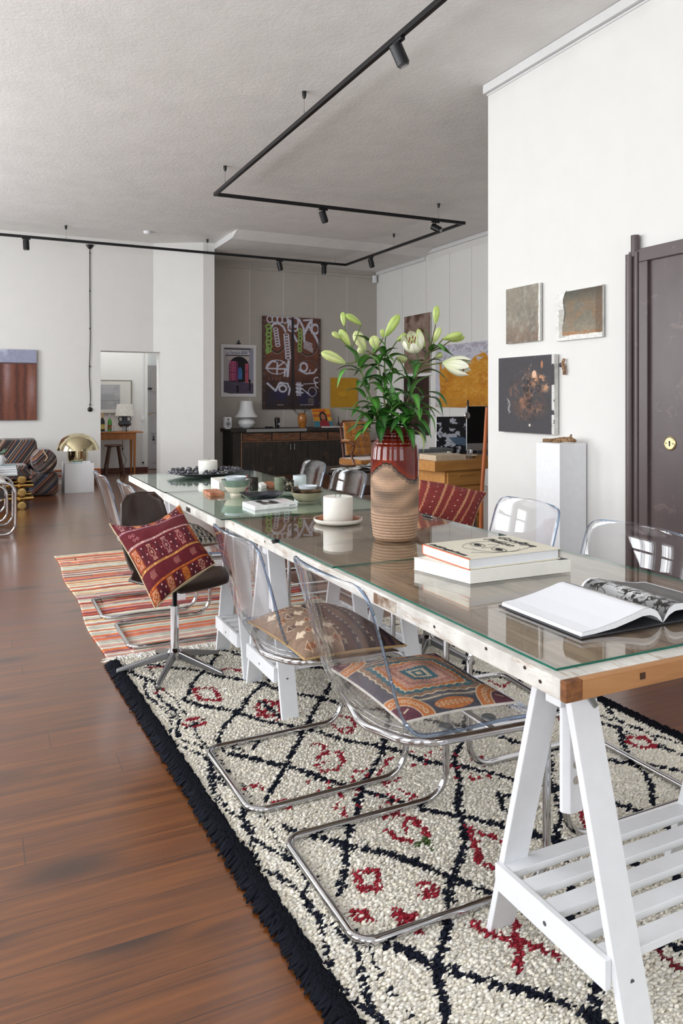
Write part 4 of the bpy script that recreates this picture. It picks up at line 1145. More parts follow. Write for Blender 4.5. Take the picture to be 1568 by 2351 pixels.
whb = M('white_blue_glaze', (206, 214, 220), .15, noise=.05)
vessel('small_bowl', (b0.x, b0.y, b0.z + .064), bowl_prof(.034, .060, .036, .004, .003), whb, 'small white bowl nested inside the green and cream footed bowl', 'bowl')
dk = M2('dark_metallic_glaze', (30, 26, 26), (70, 60, 54), 30, .35, .65, .12, .3)
cupb = at(583, 1126)
cup_prof = lambda r, h: [(0, 0), (r * .92, 0), (r * .97, .003), (r, h * .5), (r * 1.02, h), (r * .96, h), (r * .93, .006), (0, .006)]
vessel('cup', cupb, cup_prof(.025, .072), dk, 'black glazed cup right behind the footed green bowl', 'cup')
pl = at(601, 1150)
mb = MB().lathe(bowl_prof(.055, .108, .038, .003, .004, .75), 56, c=pl, sy=.95)
for i, v_ in enumerate(mb.v):
    a = math.atan2(v_[1] - pl.y, v_[0] - pl.x); hh = (v_[2] - pl.z) / .038; k = 1 + hh * .07 * math.sin(a * 5 + 1)
    mb.v[i] = (pl.x + (v_[0] - pl.x) * k, pl.y + (v_[1] - pl.y) * k, v_[2] + hh * .005 * math.sin(a * 3))
one('dark_dish', mb, M2('dark_blue_glaze', (26, 28, 34), (66, 68, 76), 24, .35, .65, .08, .2), 'wide dark glazed dish with a wavy rim behind the white paperback', 'dish', sharp=60)
bb = at(705, 1152)
beige_g = M2('olive_stoneware', (126, 122, 100), (152, 146, 122), 24, .35, .65, .35); copper_g = M2('copper_glaze', (44, 34, 30), (150, 120, 96), 8, .45, .62, .06, .5)
vessel('bowl', bb, bowl_prof(.045, .080, .050, .004, .004, .5), beige_g, 'olive stoneware bowl, lower of the two stacked bowls behind the big candle', 'bowl')
vessel('bowl', (bb.x, bb.y, bb.z + .030), bowl_prof(.045, .079, .040, .003, .003, .5), copper_g, 'shiny dark coppery bowl stacked in the olive stoneware bowl', 'bowl')
vessel('small_bowl', (bb.x + .008, bb.y + .01, bb.z + .045), bowl_prof(.028, .050, .034, .003, .003), whb, 'small white bowl lying inside the shiny coppery bowl', 'bowl')
cg = at(642, 1124); cd = at(663, 1127); cw = at(688, 1121)
vessel('cup', cg, cup_prof(.030, .070), M2('sage_glaze', (116, 124, 104), (142, 148, 126), 20, .4, .6, .2), 'sage green cup, left one of the three cups in a row', 'cup')
vessel('cup', cd, cup_prof(.030, .060), M2('mottled_metal_glaze', (40, 36, 30), (150, 142, 118), 45, .5, .62, .12, .3), 'mottled dark bronze cup between the green and the white cup', 'cup')
o = vessel('cup', cw, cup_prof(.038, .076), M('pale_glaze', (206, 216, 218), .2, noise=.03), 'pale white cup with a dark rim, rightmost of the three cups', 'cup')
obj('rim', MB().lathe([(.0385, .0745), (.0392, .0765), (.0365, .0768), (.0358, .0745)], 40, c=cw), dk, o, world=True)
ps = at(668, 1137)
one('plate', MB().lathe([(0, 0), (.05, 0), (.082, .008), (.083, .010), (.05, .004), (0, .004)], 44, c=ps), ceg, 'low green plate behind the stacked olive and coppery bowls', 'plate')
lid = at(640, 1127)
one('plate', MB().lathe([(0, .006), (.03, .006), (.058, .001), (.060, .003), (.03, .011), (0, .013)], 36, c=(at(625, 1131))), blackp, 'flat black lid between the black cup and the sage green cup', 'plate')
def slabbox(name, N, L, Rr, h, m, label, cat, bevel=.002, z=None):
    """box given near, left and right base corners on the table"""
    N, L, Rr = Vector(N), Vector(L), Vector(Rr); Bk = L + Rr - N; up = Vector((0, 0, h))
    mb = MB().hexa([N, Rr, Bk, L], [N + up, Rr + up, Bk + up, L + up])
    return one(name, mb, m, label, cat, bevel=bevel)
slabbox('tile', at(482, 1140), at(466, 1131), at(516, 1138), .018, M2('terracotta', (150, 84, 52), (196, 140, 110), 25, .35, .65, .7), 'small terracotta tile left of the footed green bowl', 'tile')
slabbox('white_box', at(503, 1128), at(484, 1117), at(534, 1125), .052, M('card_white', (232, 230, 222), .6), 'small white cardboard box behind the terracotta tile', 'box')
slabbox('white_block', at(600, 1124), at(592, 1117), at(612, 1121), .022, M('card_white2', (232, 230, 226), .6), 'small white block just right of the black cup', 'box')
slabbox('wooden_board', at(618, 1122), at(600, 1112), at(640, 1118), .012, M('board_brown', (156, 96, 62), .5), 'brown wooden board lying behind the black lid and the cups', 'board')
slabbox('wooden_board', at(672, 1129), at(655, 1124), at(690, 1127), .010, M('board_light', (182, 142, 98), .5), 'small light wooden board peeping out behind the bronze cup', 'board')
# books -------------------------------------------------------------
def book(name, N, L, Rr, h, cover, label, spine_side='L', ct=.0028, inset=.005, overhang=True, pages=page_m, cat='book', spine_m=None):
    """hardback lying flat: N near corner, L left corner, Rr right corner; the spine runs N-L or N-R"""
    N, L, Rr = Vector(N), Vector(L), Vector(Rr)
    r = thing(name, label, cat, N)
    ex = (Rr - N); ey = (L - N); X, Y = ex.length, ey.length; ex.normalize(); ey.normalize()
    def B(mb, x0, y0, z0, x1, y1, z1):
        c = [ex * x + ey * y for x, y in ((x0, y0), (x1, y0), (x1, y1), (x0, y1))]
        return mb.hexa([p + Vector((0, 0, z0)) for p in c], [p + Vector((0, 0, z1)) for p in c])
    mb = MB(); B(mb, 0, 0, 0, X, Y, ct); B(mb, 0, 0, h - ct, X, Y, h); obj('cover', mb, cover, r, bevel=.0008)
    sp = MB()
    if spine_side == 'L': B(sp, -.0006, .0, .0003, ct, Y, h - .0003); pb = (ct, inset, X - inset, Y - inset)
    else: B(sp, 0, -.0006, .0003, X, ct, h - .0003); pb = (inset, ct, X - inset, Y - inset)
    obj('spine', sp, spine_m or cover, r, bevel=.0008)
    pm = MB(); B(pm, pb[0], pb[1], ct, pb[2], pb[3], h - ct); obj('pages', pm, pages, r)
    return r, ex, ey, X, Y
def pages_mat(name, c1, c2, sc=700):
    t = NT(name); sp_ = t.n('ShaderNodeSeparateXYZ'); tc = t.n('ShaderNodeTexCoord'); t.l(tc.outputs['Object'], sp_.inputs[0])
    n = t.noise(vec_z(t, sp_.outputs[2], sc), 1, 2)
    t.set(Base_Color=t.ramp(n, [(.35, S(*c1)), (.65, S(*c2))]), Roughness=.75); return t.mat
def vec_z(t, z, sc):
    c = t.n('ShaderNodeCombineXYZ'); t.l(t.math('MULTIPLY', z, sc), c.inputs[2]); return c.outputs[0]
pg = pages_mat('page_edges', (206, 208, 214), (240, 240, 240))
ivory = M('ivory_cover', (228, 222, 204), .45, noise=.02); ink = M('ink_black', (34, 32, 32), .5)
orange_e = M('orange_edge', (222, 110, 72), .5)
# lower white slip case
N_, L_, R_ = at(1079, 1341), at(950, 1308), at(1310, 1313)
sc_, ex, ey, X, Y = book('slipcase_book', N_, L_, R_, .037, M('slipcase_white', (232, 230, 222), .4, noise=.01), 'thick white slipcase under the ivory hardback, on the near table', 'N', inset=.001, pages=M('slipcase_inner', (230, 228, 220), .5))
obj('dark_panel', MB().add([ex * X * a + ey * Y * b + Vector((0, 0, .0376)) for a, b in ((.90, .02), (.995, .02), (.995, .55), (.90, .55))], [(0, 1, 2, 3)]), M('panel_dark', (66, 66, 68), .5), sc_)
zb = ZT + .0378
N_, L_, R_ = PW(1077, 1309, zb), PW(970, 1272, zb), PW(1287, 1283, zb)
bk, ex, ey, X, Y = book('picture_book', N_, L_, R_, .031, ivory, 'ivory hardback with a line drawn face and black handwritten title, orange trimmed spine', 'L', pages=pg, spine_m=M('ivory_spine', (232, 228, 214), .45))
# orange trimming on the two cover edges at the spine side
om = MB()
for z0 in (.0, .0282):
    c = [ex * x + ey * y for x, y in ((-.001, -.0006), (.004, -.0006), (.004, Y + .0006), (-.001, Y + .0006))]
    om.hexa([p + Vector((0, 0, z0)) for p in c], [p + Vector((0, 0, z0 + .0028)) for p in c])
c = [ex * x + ey * y for x, y in ((-.001, Y - .004), (.004, Y - .004), (.004, Y + .0006), (-.001, Y + .0006))]
om.hexa([p for p in c], [p + Vector((0, 0, .031)) for p in c]); obj('orange_trim', om, orange_e, bk)
zt = Vector((0, 0, .0314))
def onbook(x, y, rx=None): return ex * (X * x) + ey * (Y * y) + zt
# reading direction: letters run from the far left to the near right (along -ey), tops toward +ex
text_mesh('Goodbye', .046, ink, 'title', bk, frame(onbook(.80, .93), -ey, ex), shear=.25, spacing=1.0, bold=.0002)
text_mesh('Picasso', .046, ink, 'title', bk, frame(onbook(.64, .92), -ey, ex), shear=.25, spacing=1.0, bold=.0002)
text_mesh('David Douglas Duncan', .024, ink, 'author_line', bk, frame(onbook(.035, .93), -ey, ex), shear=.35, spacing=.84, bold=.0002)
fm = MB()
def stroke(pts, r=.00045): fm.tube([onbook(a, b) for a, b in pts], r, 6)
stroke([(.5 + .26 * math.cos(a) * (1 + .1 * math.sin(3 * a)), .46 + .34 * math.sin(a)) for a in [k * .22 for k in range(26)]])
stroke([(.18, .30), (.30, .16), (.55, .10), (.80, .22)]); stroke([(.80, .62), (.86, .45), (.82, .28)])
for cx, cy in ((.42, .62), (.46, .26)):
    stroke([(cx + .055 * math.cos(a), cy + .12 * math.sin(a)) for a in [k * .35 for k in range(19)]], .0008)
    for rr in (.7, .45, .25): stroke([(cx + .035 * rr * math.cos(a), cy + .075 * rr * math.sin(a)) for a in [k * .5 for k in range(14)]], .0018)
stroke([(.52, .60), (.60, .50), (.50, .44), (.36, .43)]); stroke([(.28, .40), (.30, .52)]); stroke([(.70, .5), (.66, .62), (.72, .66), (.74, .58)])
obj('line_drawing', fm, ink, bk)
# white paperback by the dishes
N_, L_, R_ = at(585, 1172), at(556, 1161), at(683, 1162)
pb, ex2, ey2, X2, Y2 = book('paperback', N_, L_, R_, .019, M('paper_cover_white', (236, 236, 236), .35), 'white paperback with a black and white cover photo, in front of the dark dish', 'N', ct=.0008, inset=.0008, pages=pg)
cv = Cv(90, 50, (238, 238, 238)); cv.rect(.22, .08, .66, .92, (160, 158, 158)); cv.ell(.36, .35, .12, .3, (60, 58, 58)); cv.ell(.52, .6, .12, .3, (44, 42, 44)); cv.ell(.46, .3, .07, .2, (214, 212, 210)); cv.ell(.30, .7, .06, .2, (90, 88, 88))
for k in range(3): cv.rect(.74, .2 + k * .2, .92, .25 + k * .2, (206, 120, 116))
cv.mott(.06, 20)
def bsurf(ex_, ey_, X_, Y_, z, org):
    ex_, ey_ = np.array(ex_), np.array(ey_)
    def f(U, V):
        P = U[..., None] * ex_ * X_ * .98 + (1 - V)[..., None] * ey_ * Y_ * .98 + ex_ * X_ * .01 + ey_ * Y_ * .01 + np.array([0, 0, z])
        return P[..., 0], P[..., 1], P[..., 2]
    return f
painted('cover_print', cv, bsurf(ex2, ey2, X2, Y2, .0193, None), paint_gloss, pb, world=False)
text_mesh('aperture', .010, M('print_grey', (90, 90, 90), .5), 'spine_lettering', pb, frame(ex2 * X2 * .80 + Vector((0, 0, .006)) - ey2 * .0008, ex2, (0, 0, 1)))
# open photo book at the near end
OB = thing('open_book', 'large open photo book with glossy pages and a tree picture, nearest corner of the table', 'book', (1.401, 1.228, ZT))
HX, HY = .247, .284
cvm = M('black_cover', (40, 40, 46), .5)
obj('cover', MB().box(-HX, 0, 0, HX, HY, .0035), cvm, OB, bevel=.001)
def hump(s):   # s: 0 at the spine .. 1 at the fore edge
    return float(np.interp(s, [0, .03, .08, .16, .26, .38, .6, .85, 1], [.004, .018, .033, .041, .040, .033, .022, .013, .011]))
def hlow(s): return float(np.interp(s, [0, .03, .08, .16, .26, .38, .6, .85, .97, 1], [.0036, .008, .018, .025, .025, .019, .009, .0045, .0037, .0037]))
ss = [i / 40 for i in range(41)]
for sg, tapname in ((-1, 'page_block'), (1, 'page_block')):
    mb = MB(); m_ = .006
    top = [[(sg * (.0008 + s * (HX - .008)), y, hump(s)) for s in ss] for y in (m_, HY - m_)]
    bot = [[(sg * (.0008 + s * (HX - .006)), y, hlow(s)) for s in ss] for y in (m_, HY - m_)]
    n = len(ss); v = top[0] + top[1] + bot[0] + bot[1]; f = []
    for i in range(n - 1):
        f += [(i, i + 1, n + i + 1, n + i), (2 * n + i, 3 * n + i, 3 * n + i + 1, 2 * n + i + 1), (i, 2 * n + i, 2 * n + i + 1, i + 1), (n + i, n + i + 1, 3 * n + i + 1, 3 * n + i)]
    f += [(n - 1, 3 * n - 1, 4 * n - 1, 2 * n - 1), (0, n, 3 * n, 2 * n)]
    mb.add(v, f, 0, True); obj(tapname, mb, page_m, OB, sharp=40)
cvL = Cv(160, 150, (236, 237, 243)); gx = np.clip((cvL.x - .83) / .17, 0, 1)
cvL.rect(.80, 0, 1.0, 1, (120, 118, 116)); cvL.mask((cvL.x > .80) * np.clip(cvL.y * 1.1, 0, 1), (196, 194, 190)); cvL.mask((cvL.x > .80) * (vnoise(150, 160, 9, 3) > .58) * .5, (60, 58, 58))
cvR = Cv(200, 180, (120, 120, 120)); n1 = vnoise(180, 200, 20, 5, 4); cvR.a[:] = (96, 96, 96); cvR.mask((np.exp(-((cvR.x - .20) / .16) ** 2 - ((cvR.y - .5) / .4) ** 2)), (236, 236, 238))
cvR.mask((n1 > .56) * 1.0, (28, 28, 28)); g = np.random.default_rng(9)
for k in range(70):
    x, y = .03 + .42 * g.random(), .1 + .8 * g.random(); p = [(x, y)]
    for q_ in range(4): x += (g.random() - .5) * .09; y += (g.random() - .3) * .09; p.append((x, y))
    cvR.seg(p, .003 + .005 * g.random(), (22, 22, 22))
cvR.mask(np.clip((cvR.x - .42) / .2, 0, 1) * .75, (118, 118, 116)); cvR.rect(.965, 0, 1, 1, (236, 237, 243)); cvR.rect(0, 0, 1, .03, (236, 237, 243)); 
def psurf(sg):
    def f(U, V):
        s = (1 - U) if sg < 0 else U; Z = np.interp(s, ss, [hump(q_) for q_ in ss]) + .0009
        return sg * (.0012 + s * (HX - .009)), HY - .0065 - V * (HY - .013), Z
    return f
painted('left_page', cvL, psurf(-1), paint_gloss, OB, world=False); painted('right_page', cvR, psurf(1), paint_gloss, OB, world=False)
# small black pen lying at the far edge, by the patterned cushion
p1 = at(972, 1182, ZT + .006); p2 = at(990, 1186, ZT + .006)
o = one('marker_pen', MB().cyl(p1, p2, .0065, 14), blackm, 'short black pen lying on the table edge right of the vase', 'pen')
obj('clip', MB().cyl(p2, p2 + (p2 - p1) * .18, .0045, 12), steel, o, world=True)
# ------------------------------------------------------------------ lilies in the vase
ZV = 2.80
leafA = NT('leaf_green'); t = leafA; a = t.n('ShaderNodeAttribute'); a.attribute_name = 'Col'
t.set(Base_Color=a.outputs['Color'], Roughness=.34, Subsurface_Weight=.0, Specular_IOR_Level=.5); leaf_m = t.mat
stem_m = M2('stem_green', (96, 110, 50), (70, 92, 40), 30, .4, .6, .5); stem_b = M2('stem_brownish', (104, 92, 56), (92, 100, 50), 30, .4, .6, .5)
petal_m = Mattr('petal', .45, Subsurface_Weight=.15, Subsurface_Radius=(.01, .01, .006))
anth = M('anther_brown', (120, 62, 26), .7); fil_m = M('filament', (206, 216, 150), .5)
VC = Vector((vb.x, vb.y, 0)); fwd = Vector((SN, CS, 0)); rgt = Vector((CS, -SN, 0)); UP = Vector((0, 0, 1))
def FP(px, py, dz=0.0): return PD(px, py, ZV + dz)
def leaf(parent, base, tip, w, arch=.25, twist=0.0, col=(52, 104, 34), nrm=None):
    base, tip = Vector(base), Vector(tip); d = tip - base; L = d.length; d.normalize()
    n0 = (nrm or UP); n0 = (n0 - d * n0.dot(d))
    if n0.length < .2: n0 = (-fwd - d * (-fwd).dot(d))
    n0.normalize(); sd = d.cross(n0).normalized()
    NU, NV = 14, 6; co = []; cc = []
    for i in range(NU + 1):
        t_ = i / NU; wd = 1.45 * w * (math.sin(math.pi * (t_ * .94 + .06) ** .75) ** .85) if t_ < 1 else 0
        mid = base + d * (L * t_) + n0 * (arch * L * math.sin(math.pi * t_) * (1 - .25 * t_))
        ang = twist * t_; s2 = sd * math.cos(ang) + n0 * math.sin(ang); n2 = n0 * math.cos(ang) - sd * math.sin(ang)
        for j in range(NV + 1):
            v = -1 + 2 * j / NV
            p = mid + s2 * (v * max(wd, .0004)) + n2 * (abs(v) * wd * .35)
            co.append(tuple(p)); k = 1.18 if j == NV // 2 else (.88 if j % 2 else 1.0); k *= 1.1 - .2 * abs(v)
            cc.append(np.array(col) * k)
    q = [(i * (NV + 1) + j, i * (NV + 1) + j + 1, (i + 1) * (NV + 1) + j + 1, (i + 1) * (NV + 1) + j) for i in range(NU) for j in range(NV)]
    org = np.array(sub_loc(parent))
    return rawmesh('leaf', np.array(co) - org, np.array(q), np.array(cc), leaf_m, parent)
def bud(parent, base, tip, w, pale=.0, name='bud'):
    base, tip = Vector(base), Vector(tip); d = tip - base; L = d.length; d.normalize(); n0 = d.orthogonal().normalized(); b = d.cross(n0)
    N, K_ = 18, 18; co = []; cc = []
    for i in range(N + 1):
        t_ = i / N; r = 1.18 * w * (np.interp(t_, [0, .06, .2, .45, .7, .88, .97, 1], [.18, .35, .66, .95, 1.0, .72, .32, .03]))
        for k in range(K_):
            a = 2 * math.pi * k / K_; rr = r * (1 + .10 * math.cos(3 * a))
            co.append(tuple(base + d * (L * t_) + n0 * (math.cos(a) * rr) + b * (math.sin(a) * rr)))
            g_ = np.array([168, 188, 96]) * (1 - pale) + np.array([222, 222, 172]) * pale; rib = .82 if (k % 6 == 3) else 1.0
            e = np.array([130, 166, 70]); f_ = abs(t_ - .5) * 1.1; cc.append((g_ * (1 - f_ * .4) + e * f_ * .4) * rib)
    q = [(i * K_ + k, i * K_ + (k + 1) % K_, (i + 1) * K_ + (k + 1) % K_, (i + 1) * K_ + k) for i in range(N) for k in range(K_)]
    return rawmesh(name, np.array(co) - np.array(sub_loc(parent)), np.array(q), np.array(cc), petal_m, parent)
def petal(parent, base, tip, w, curl, nrm, c0=(214, 222, 170), c1=(238, 236, 222)):
    base, tip = Vector(base), Vector(tip); d = (tip - base); L = d.length; d.normalize(); n0 = Vector(nrm); n0 = (n0 - d * n0.dot(d)).normalized(); sd = d.cross(n0)
    NU, NV = 16, 8; co = []; cc = []
    for i in range(NU + 1):
        t_ = i / NU; wd = w * np.interp(t_, [0, .15, .4, .7, .9, 1], [.25, .55, .92, 1, .6, .04])
        mid = base + d * (L * t_) - n0 * (math.sin(math.pi * min(1, t_ * 1.05)) * curl * .5 * L) + n0 * (max(0, t_ - .8) * curl * L * 1.2)
        for j in range(NV + 1):
            v = -1 + 2 * j / NV; co.append(tuple(mid + sd * (v * wd) + n0 * ((1 - v * v) * -wd * .35)))
            c = np.array(c0) * (1 - t_) + np.array(c1) * t_; cc.append(c * (.90 if j == NV // 2 else 1))
    q = [(i * (NV + 1) + j, i * (NV + 1) + j + 1, (i + 1) * (NV + 1) + j + 1, (i + 1) * (NV + 1) + j) for i in range(NU) for j in range(NV)]
    return rawmesh('petal', np.array(co) - np.array(sub_loc(parent)), np.array(q), np.array(cc), petal_m, parent)
def flower(parent, base, mouth, spread, n=6, wd=.017, curl=.25):
    base, mouth = Vector(base), Vector(mouth); ax = (mouth - base).normalized(); u = ax.orthogonal().normalized(); v = ax.cross(u)
    f = obj('flower', MB().tube([base - ax * .004, base + ax * .012], [.003, .006], 10), stem_m, parent, world=True)
    for k in range(n):
        a = 2 * math.pi * k / n + .3; o_ = u * math.cos(a) + v * math.sin(a)
        petal(f, base + o_ * .003, mouth + o_ * spread * (1 if k % 2 else .86), wd, curl, -o_)
    sm_ = MB(); am = MB()
    for k in range(6):
        a = 2 * math.pi * k / 6; o_ = u * math.cos(a) + v * math.sin(a); e = base + (mouth - base) * .80 + o_ * spread * .30
        sm_.tube([base, base.lerp(e, .6) - o_ * .002, e], .0009, 6); am.tube([e - u * .006, e + u * .006], .0022, 6)
    sm_.tube([base, base + (mouth - base) * .95], .0014, 6)
    obj('filaments', sm_, fil_m, f, world=True); obj('anthers', am, anth, f, world=True)
def lily(label, pts, dz, leaves, buds, mat=None, r=.0042, auto=8, seed=0, drop=.9):
    """pts: stem pixels from the vase mouth up, dz: depth offsets"""
    P = [FP(x, y, z) for (x, y), z in zip(pts, dz)]
    root_in = Vector((vb.x + (P[0].x - vb.x) * .3, vb.y + (P[0].y - vb.y) * .3, vb.z + .06))
    s = thing('lily_stem', label, 'flower', (vb.x, vb.y, vb.z + .06), group='lily stems in the vase')
    path = catmull([root_in] + P, 8); n = len(path)
    obj('stem', MB().tube(path, [r * (1 - .45 * i / n) for i in range(n)], 10), mat or stem_m, s, world=True)
    g_ = np.random.default_rng(seed + 50)
    for (bx, by), (tx, ty), w, arch, z0, z1, col in leaves: leaf(s, FP(bx, by, z0), FP(tx, ty, z1), w, arch, 0.4 * (g_.random() - .5), col)
    L = len(path) // 1
    auto = int(auto * 1.4)
    for k in range(auto):
        i = int(L * (.30 + .55 * (k + .5) / auto)); b = path[i]; a = k * 2.4 + seed; o_ = rgt * math.cos(a) + fwd * math.sin(a)
        l = .085 + .05 * g_.random(); up = .35 - drop * g_.random()
        tip = b + (o_ + UP * up).normalized() * l
        leaf(s, b, tip, 0.0095 + .004 * g_.random(), .18 + .12 * g_.random(), .6 * (g_.random() - .5), [(48, 98, 34), (60, 116, 40), (38, 82, 30), (74, 128, 52)][k % 4])
    for (bx, by), (tx, ty), w, pale, z0, z1, ci in buds:
        B_ = FP(bx, by, z0); j = min(range(n), key=lambda q_: (path[q_] - B_).length + (0 if path[q_].z < B_.z + .01 else .05)) if ci is None else min(n - 1, int(ci * (n - 1)))
        A_ = path[j]; 
        if (A_ - B_).length > .004: obj('bud_stalk', MB().tube(catmull([A_, A_.lerp(B_, .5) + UP * -.004, B_], 5), .0022, 8), mat or stem_m, s, world=True)
        bud(s, B_, FP(tx, ty, z1), w, pale)
    return s, path
G1, G2, G3 = (50, 102, 36), (40, 86, 32), (78, 132, 54)
lily('lily stem leaning far left with a long pale bud pointing left', [(872, 1000), (856, 930), (838, 880), (824, 838), (808, 800)], [0, -.02, -.04, -.05, -.06],
     [((822, 853), (774, 891), .010, .35, -.05, -.10, G3), ((820, 836), (789, 792), .014, .15, -.05, -.07, G2), ((838, 913), (792, 898), .010, .2, -.03, -.10, G1), ((845, 940), (806, 958), .011, .2, -.02, -.10, G1), ((854, 972), (776, 940), .012, .12, -.02, -.14, G3), ((850, 985), (795, 996), .011, .2, -.02, -.10, G1), ((850, 992), (813, 1012), .009, .2, -.04, -.10, G3)],
     [((793, 834), (737, 809), .0155, .55, -.07, -.09, .85), ((781, 777), (762, 763), .0085, .4, -.07, -.08, 1), ((804, 793), (780, 756), .0125, .25, -.06, -.06, 1), ((790, 748), (787, 716), .0085, .1, -.06, -.05, 1), ((829, 745), (793, 722), .0105, .05, -.04, -.06, 1)], auto=7, seed=1)
lily('lily stem at left of centre with a fat half open white bud', [(890, 1000), (886, 948), (878, 894), (866, 830), (846, 806)], [.0, .0, 0, .01, .0],
     [((848, 785), (809, 770), .009, .1, 0, -.05, G2), ((864, 826), (830, 832), .010, .15, 0, -.03, G2), ((862, 840), (843, 905), .010, .2, 0, -.03, G2), ((878, 902), (829, 890), .011, .3, 0, -.05, G3), ((884, 893), (931, 850), .012, .25, 0, -.05, G3), ((866, 822), (907, 833), .013, .2, 0, -.05, G3), ((868, 968), (874, 1020), .011, .1, -.05, -.08, G2)],
     [((840, 804), (815, 760), .0175, .85, 0, 0, 1), ((865, 802), (857, 770), .0165, .6, -.02, -.03, .95), ((880, 775), (877, 755), .0075, .1, 0, 0, .9), ((836, 812), (822, 798), .010, .8, .02, .02, .95)], mat=stem_b, auto=8, seed=2)
lily('lily stem in the middle with a tall green bud leaning right', [(905, 1000), (896, 930), (884, 870), (883, 820), (884, 780)], [.03, .04, .04, .05, .05],
     [((886, 800), (855, 770), .006, .1, .04, .03, G3), ((885, 815), (916, 800), .008, .2, .04, .02, G2), ((900, 960), (945, 930), .012, .25, .0, -.05, G1), ((910, 985), (890, 1048), .0125, .06, -.06, -.10, G1), ((915, 985), (935, 1052), .0115, .06, -.06, -.10, G1), ((905, 930), (898, 880), .010, .1, .03, .02, G3)],
     [((885, 773), (917, 722), .0145, .05, .04, .03, 1), ((911, 783), (933, 766), .0095, .1, .04, .03, .8), ((910, 822), (934, 826), .013, .7, .06, .08, .6)], auto=9, seed=3)
s4, p4 = lily('tallest lily stem at right with top bud, open white flower and trumpet bloom', [(915, 1000), (930, 940), (945, 895), (966, 841), (986, 805), (1000, 745)], [.0, .0, -.01, -.02, -.02, -.02],
     [((948, 907), (898, 938), .012, .3, 0, -.06, G3), ((943, 905), (913, 820), .012, .05, -.02, -.02, G2), ((945, 912), (994, 860), .018, .2, -.02, -.05, G3), ((960, 860), (938, 905), .010, .2, 0, -.02, G2), ((977, 900), (1028, 935), .012, .2, -.02, -.06, G2), ((966, 915), (1017, 957), .010, .35, -.01, -.06, G2), ((988, 808), (1038, 817), .010, .35, -.02, -.05, G2), ((984, 833), (1016, 830), .009, .2, -.02, -.04, G2), ((976, 830), (942, 848), .011, .25, -.01, -.03, G2), ((990, 800), (970, 750), .008, .05, -.01, -.01, G3), ((998, 780), (1010, 755), .006, .1, -.02, -.02, G1)],
     [((1000, 743), (1003, 701), .0105, .1, -.02, -.02, 1), ((996, 787), (1011, 751), .010, .5, -.03, -.04, .85), ((975, 797), (959, 755), .010, .3, -.01, 0, .8), ((1017, 778), (1062, 766), .0125, .2, -.03, -.05, .82), ((1033, 783), (1067, 773), .009, .1, -.02, -.03, .82), ((1000, 820), (1016, 812), .010, .6, 0, 0, .7)], mat=stem_b, auto=9, seed=4)
b_ = FP(955, 806, -.03); obj('bud_stalk', MB().tube(catmull([p4[int(len(p4) * .62)], FP(962, 830, -.03), b_], 5), .0025, 8), stem_m, s4, world=True)
flower(s4, b_, FP(944, 773, -.085), .041, wd=.019, curl=.30)
b_ = FP(1016, 833, -.03); obj('bud_stalk', MB().tube(catmull([p4[int(len(p4) * .66)], FP(996, 836, -.025), b_], 5), .0025, 8), stem_m, s4, world=True)
flower(s4, b_, FP(1078, 845, -.06), .037, wd=.018, curl=.18)
lily('short leafy lily stem at the front right of the bouquet', [(925, 1002), (938, 970), (952, 945), (962, 915)], [-.05, -.06, -.06, -.06],
     [((934, 977), (978, 1018), .012, .3, -.06, -.12, G2), ((950, 950), (1000, 1000), .009, .35, -.06, -.10, G3), ((955, 940), (985, 975), .010, .35, -.06, -.08, G1), ((940, 985), (972, 1040), .007, .3, -.05, -.08, (150, 170, 96)), ((935, 960), (905, 930), .010, .2, -.05, -.08, G1), ((930, 985), (960, 980), .011, .2, -.05, -.10, G2)], [], auto=12, seed=5, drop=1.2)
lily('short leafy lily stem at the front left of the bouquet', [(885, 1002), (878, 975), (868, 950), (860, 925)], [-.05, -.06, -.07, -.07],
     [((870, 965), (874, 1019), .011, .1, -.07, -.10, G2), ((862, 950), (830, 935), .010, .2, -.06, -.10, G1), ((880, 985), (905, 960), .010, .2, -.06, -.10, G3)], [], auto=12, seed=6, drop=1.2)
# ------------------------------------------------------------------ ceiling: suspended black track with spotlights
ZTK = 3.54
r = thing('light_track', 'black light track hung on wires in a stepped loop below the ceiling', 'light track', (2.386, 2.0, ZTK))
k1_, k2_, k3_ = (2.386, .3), (2.386, 8.20), (5.67, 8.15)
k4_, k5_ = (5.63, 11.55), (-2.6, 11.45)
def rail(a, b):
    a3, b3 = Vector((a[0], a[1], ZTK + .018)), Vector((b[0], b[1], ZTK + .018))
    obj('rail', MB().bar(a3, b3, .034, .036), blackm, r, world=True, bevel=.002)
    obj('groove', MB().bar(a3 - Vector((0, 0, .0182)), b3 - Vector((0, 0, .0182)), .010, .002), blackp, r, world=True)
for a, b in ((k1_, (2.386, 8.217)), ((2.369, 8.20), (5.687, 8.15)), (k3_, k4_), ((5.647, 11.55), k5_)): rail(a, b)
for x, y in ((2.386, 5.66), (2.386, 7.83), (5.29, 8.157), (5.65, 9.94), (5.43, 11.55), (3.23, 11.53), (1.15, 11.50), (2.386, 2.4)):
    q = obj('suspension', MB().lathe([(0, ZC - .058), (.010, ZC - .056), (.017, ZC - .035), (.018, ZC - .001), (0, ZC - .001)], 16, c=(x, y, 0)), blackm, r, world=True)
    obj('wire', MB().cyl((x, y, ZTK + .036), (x, y, ZC - .055), .0014, 6).cyl((x, y, ZTK + .035), (x, y, ZTK + .075), .003, 8), steel, q, world=True)
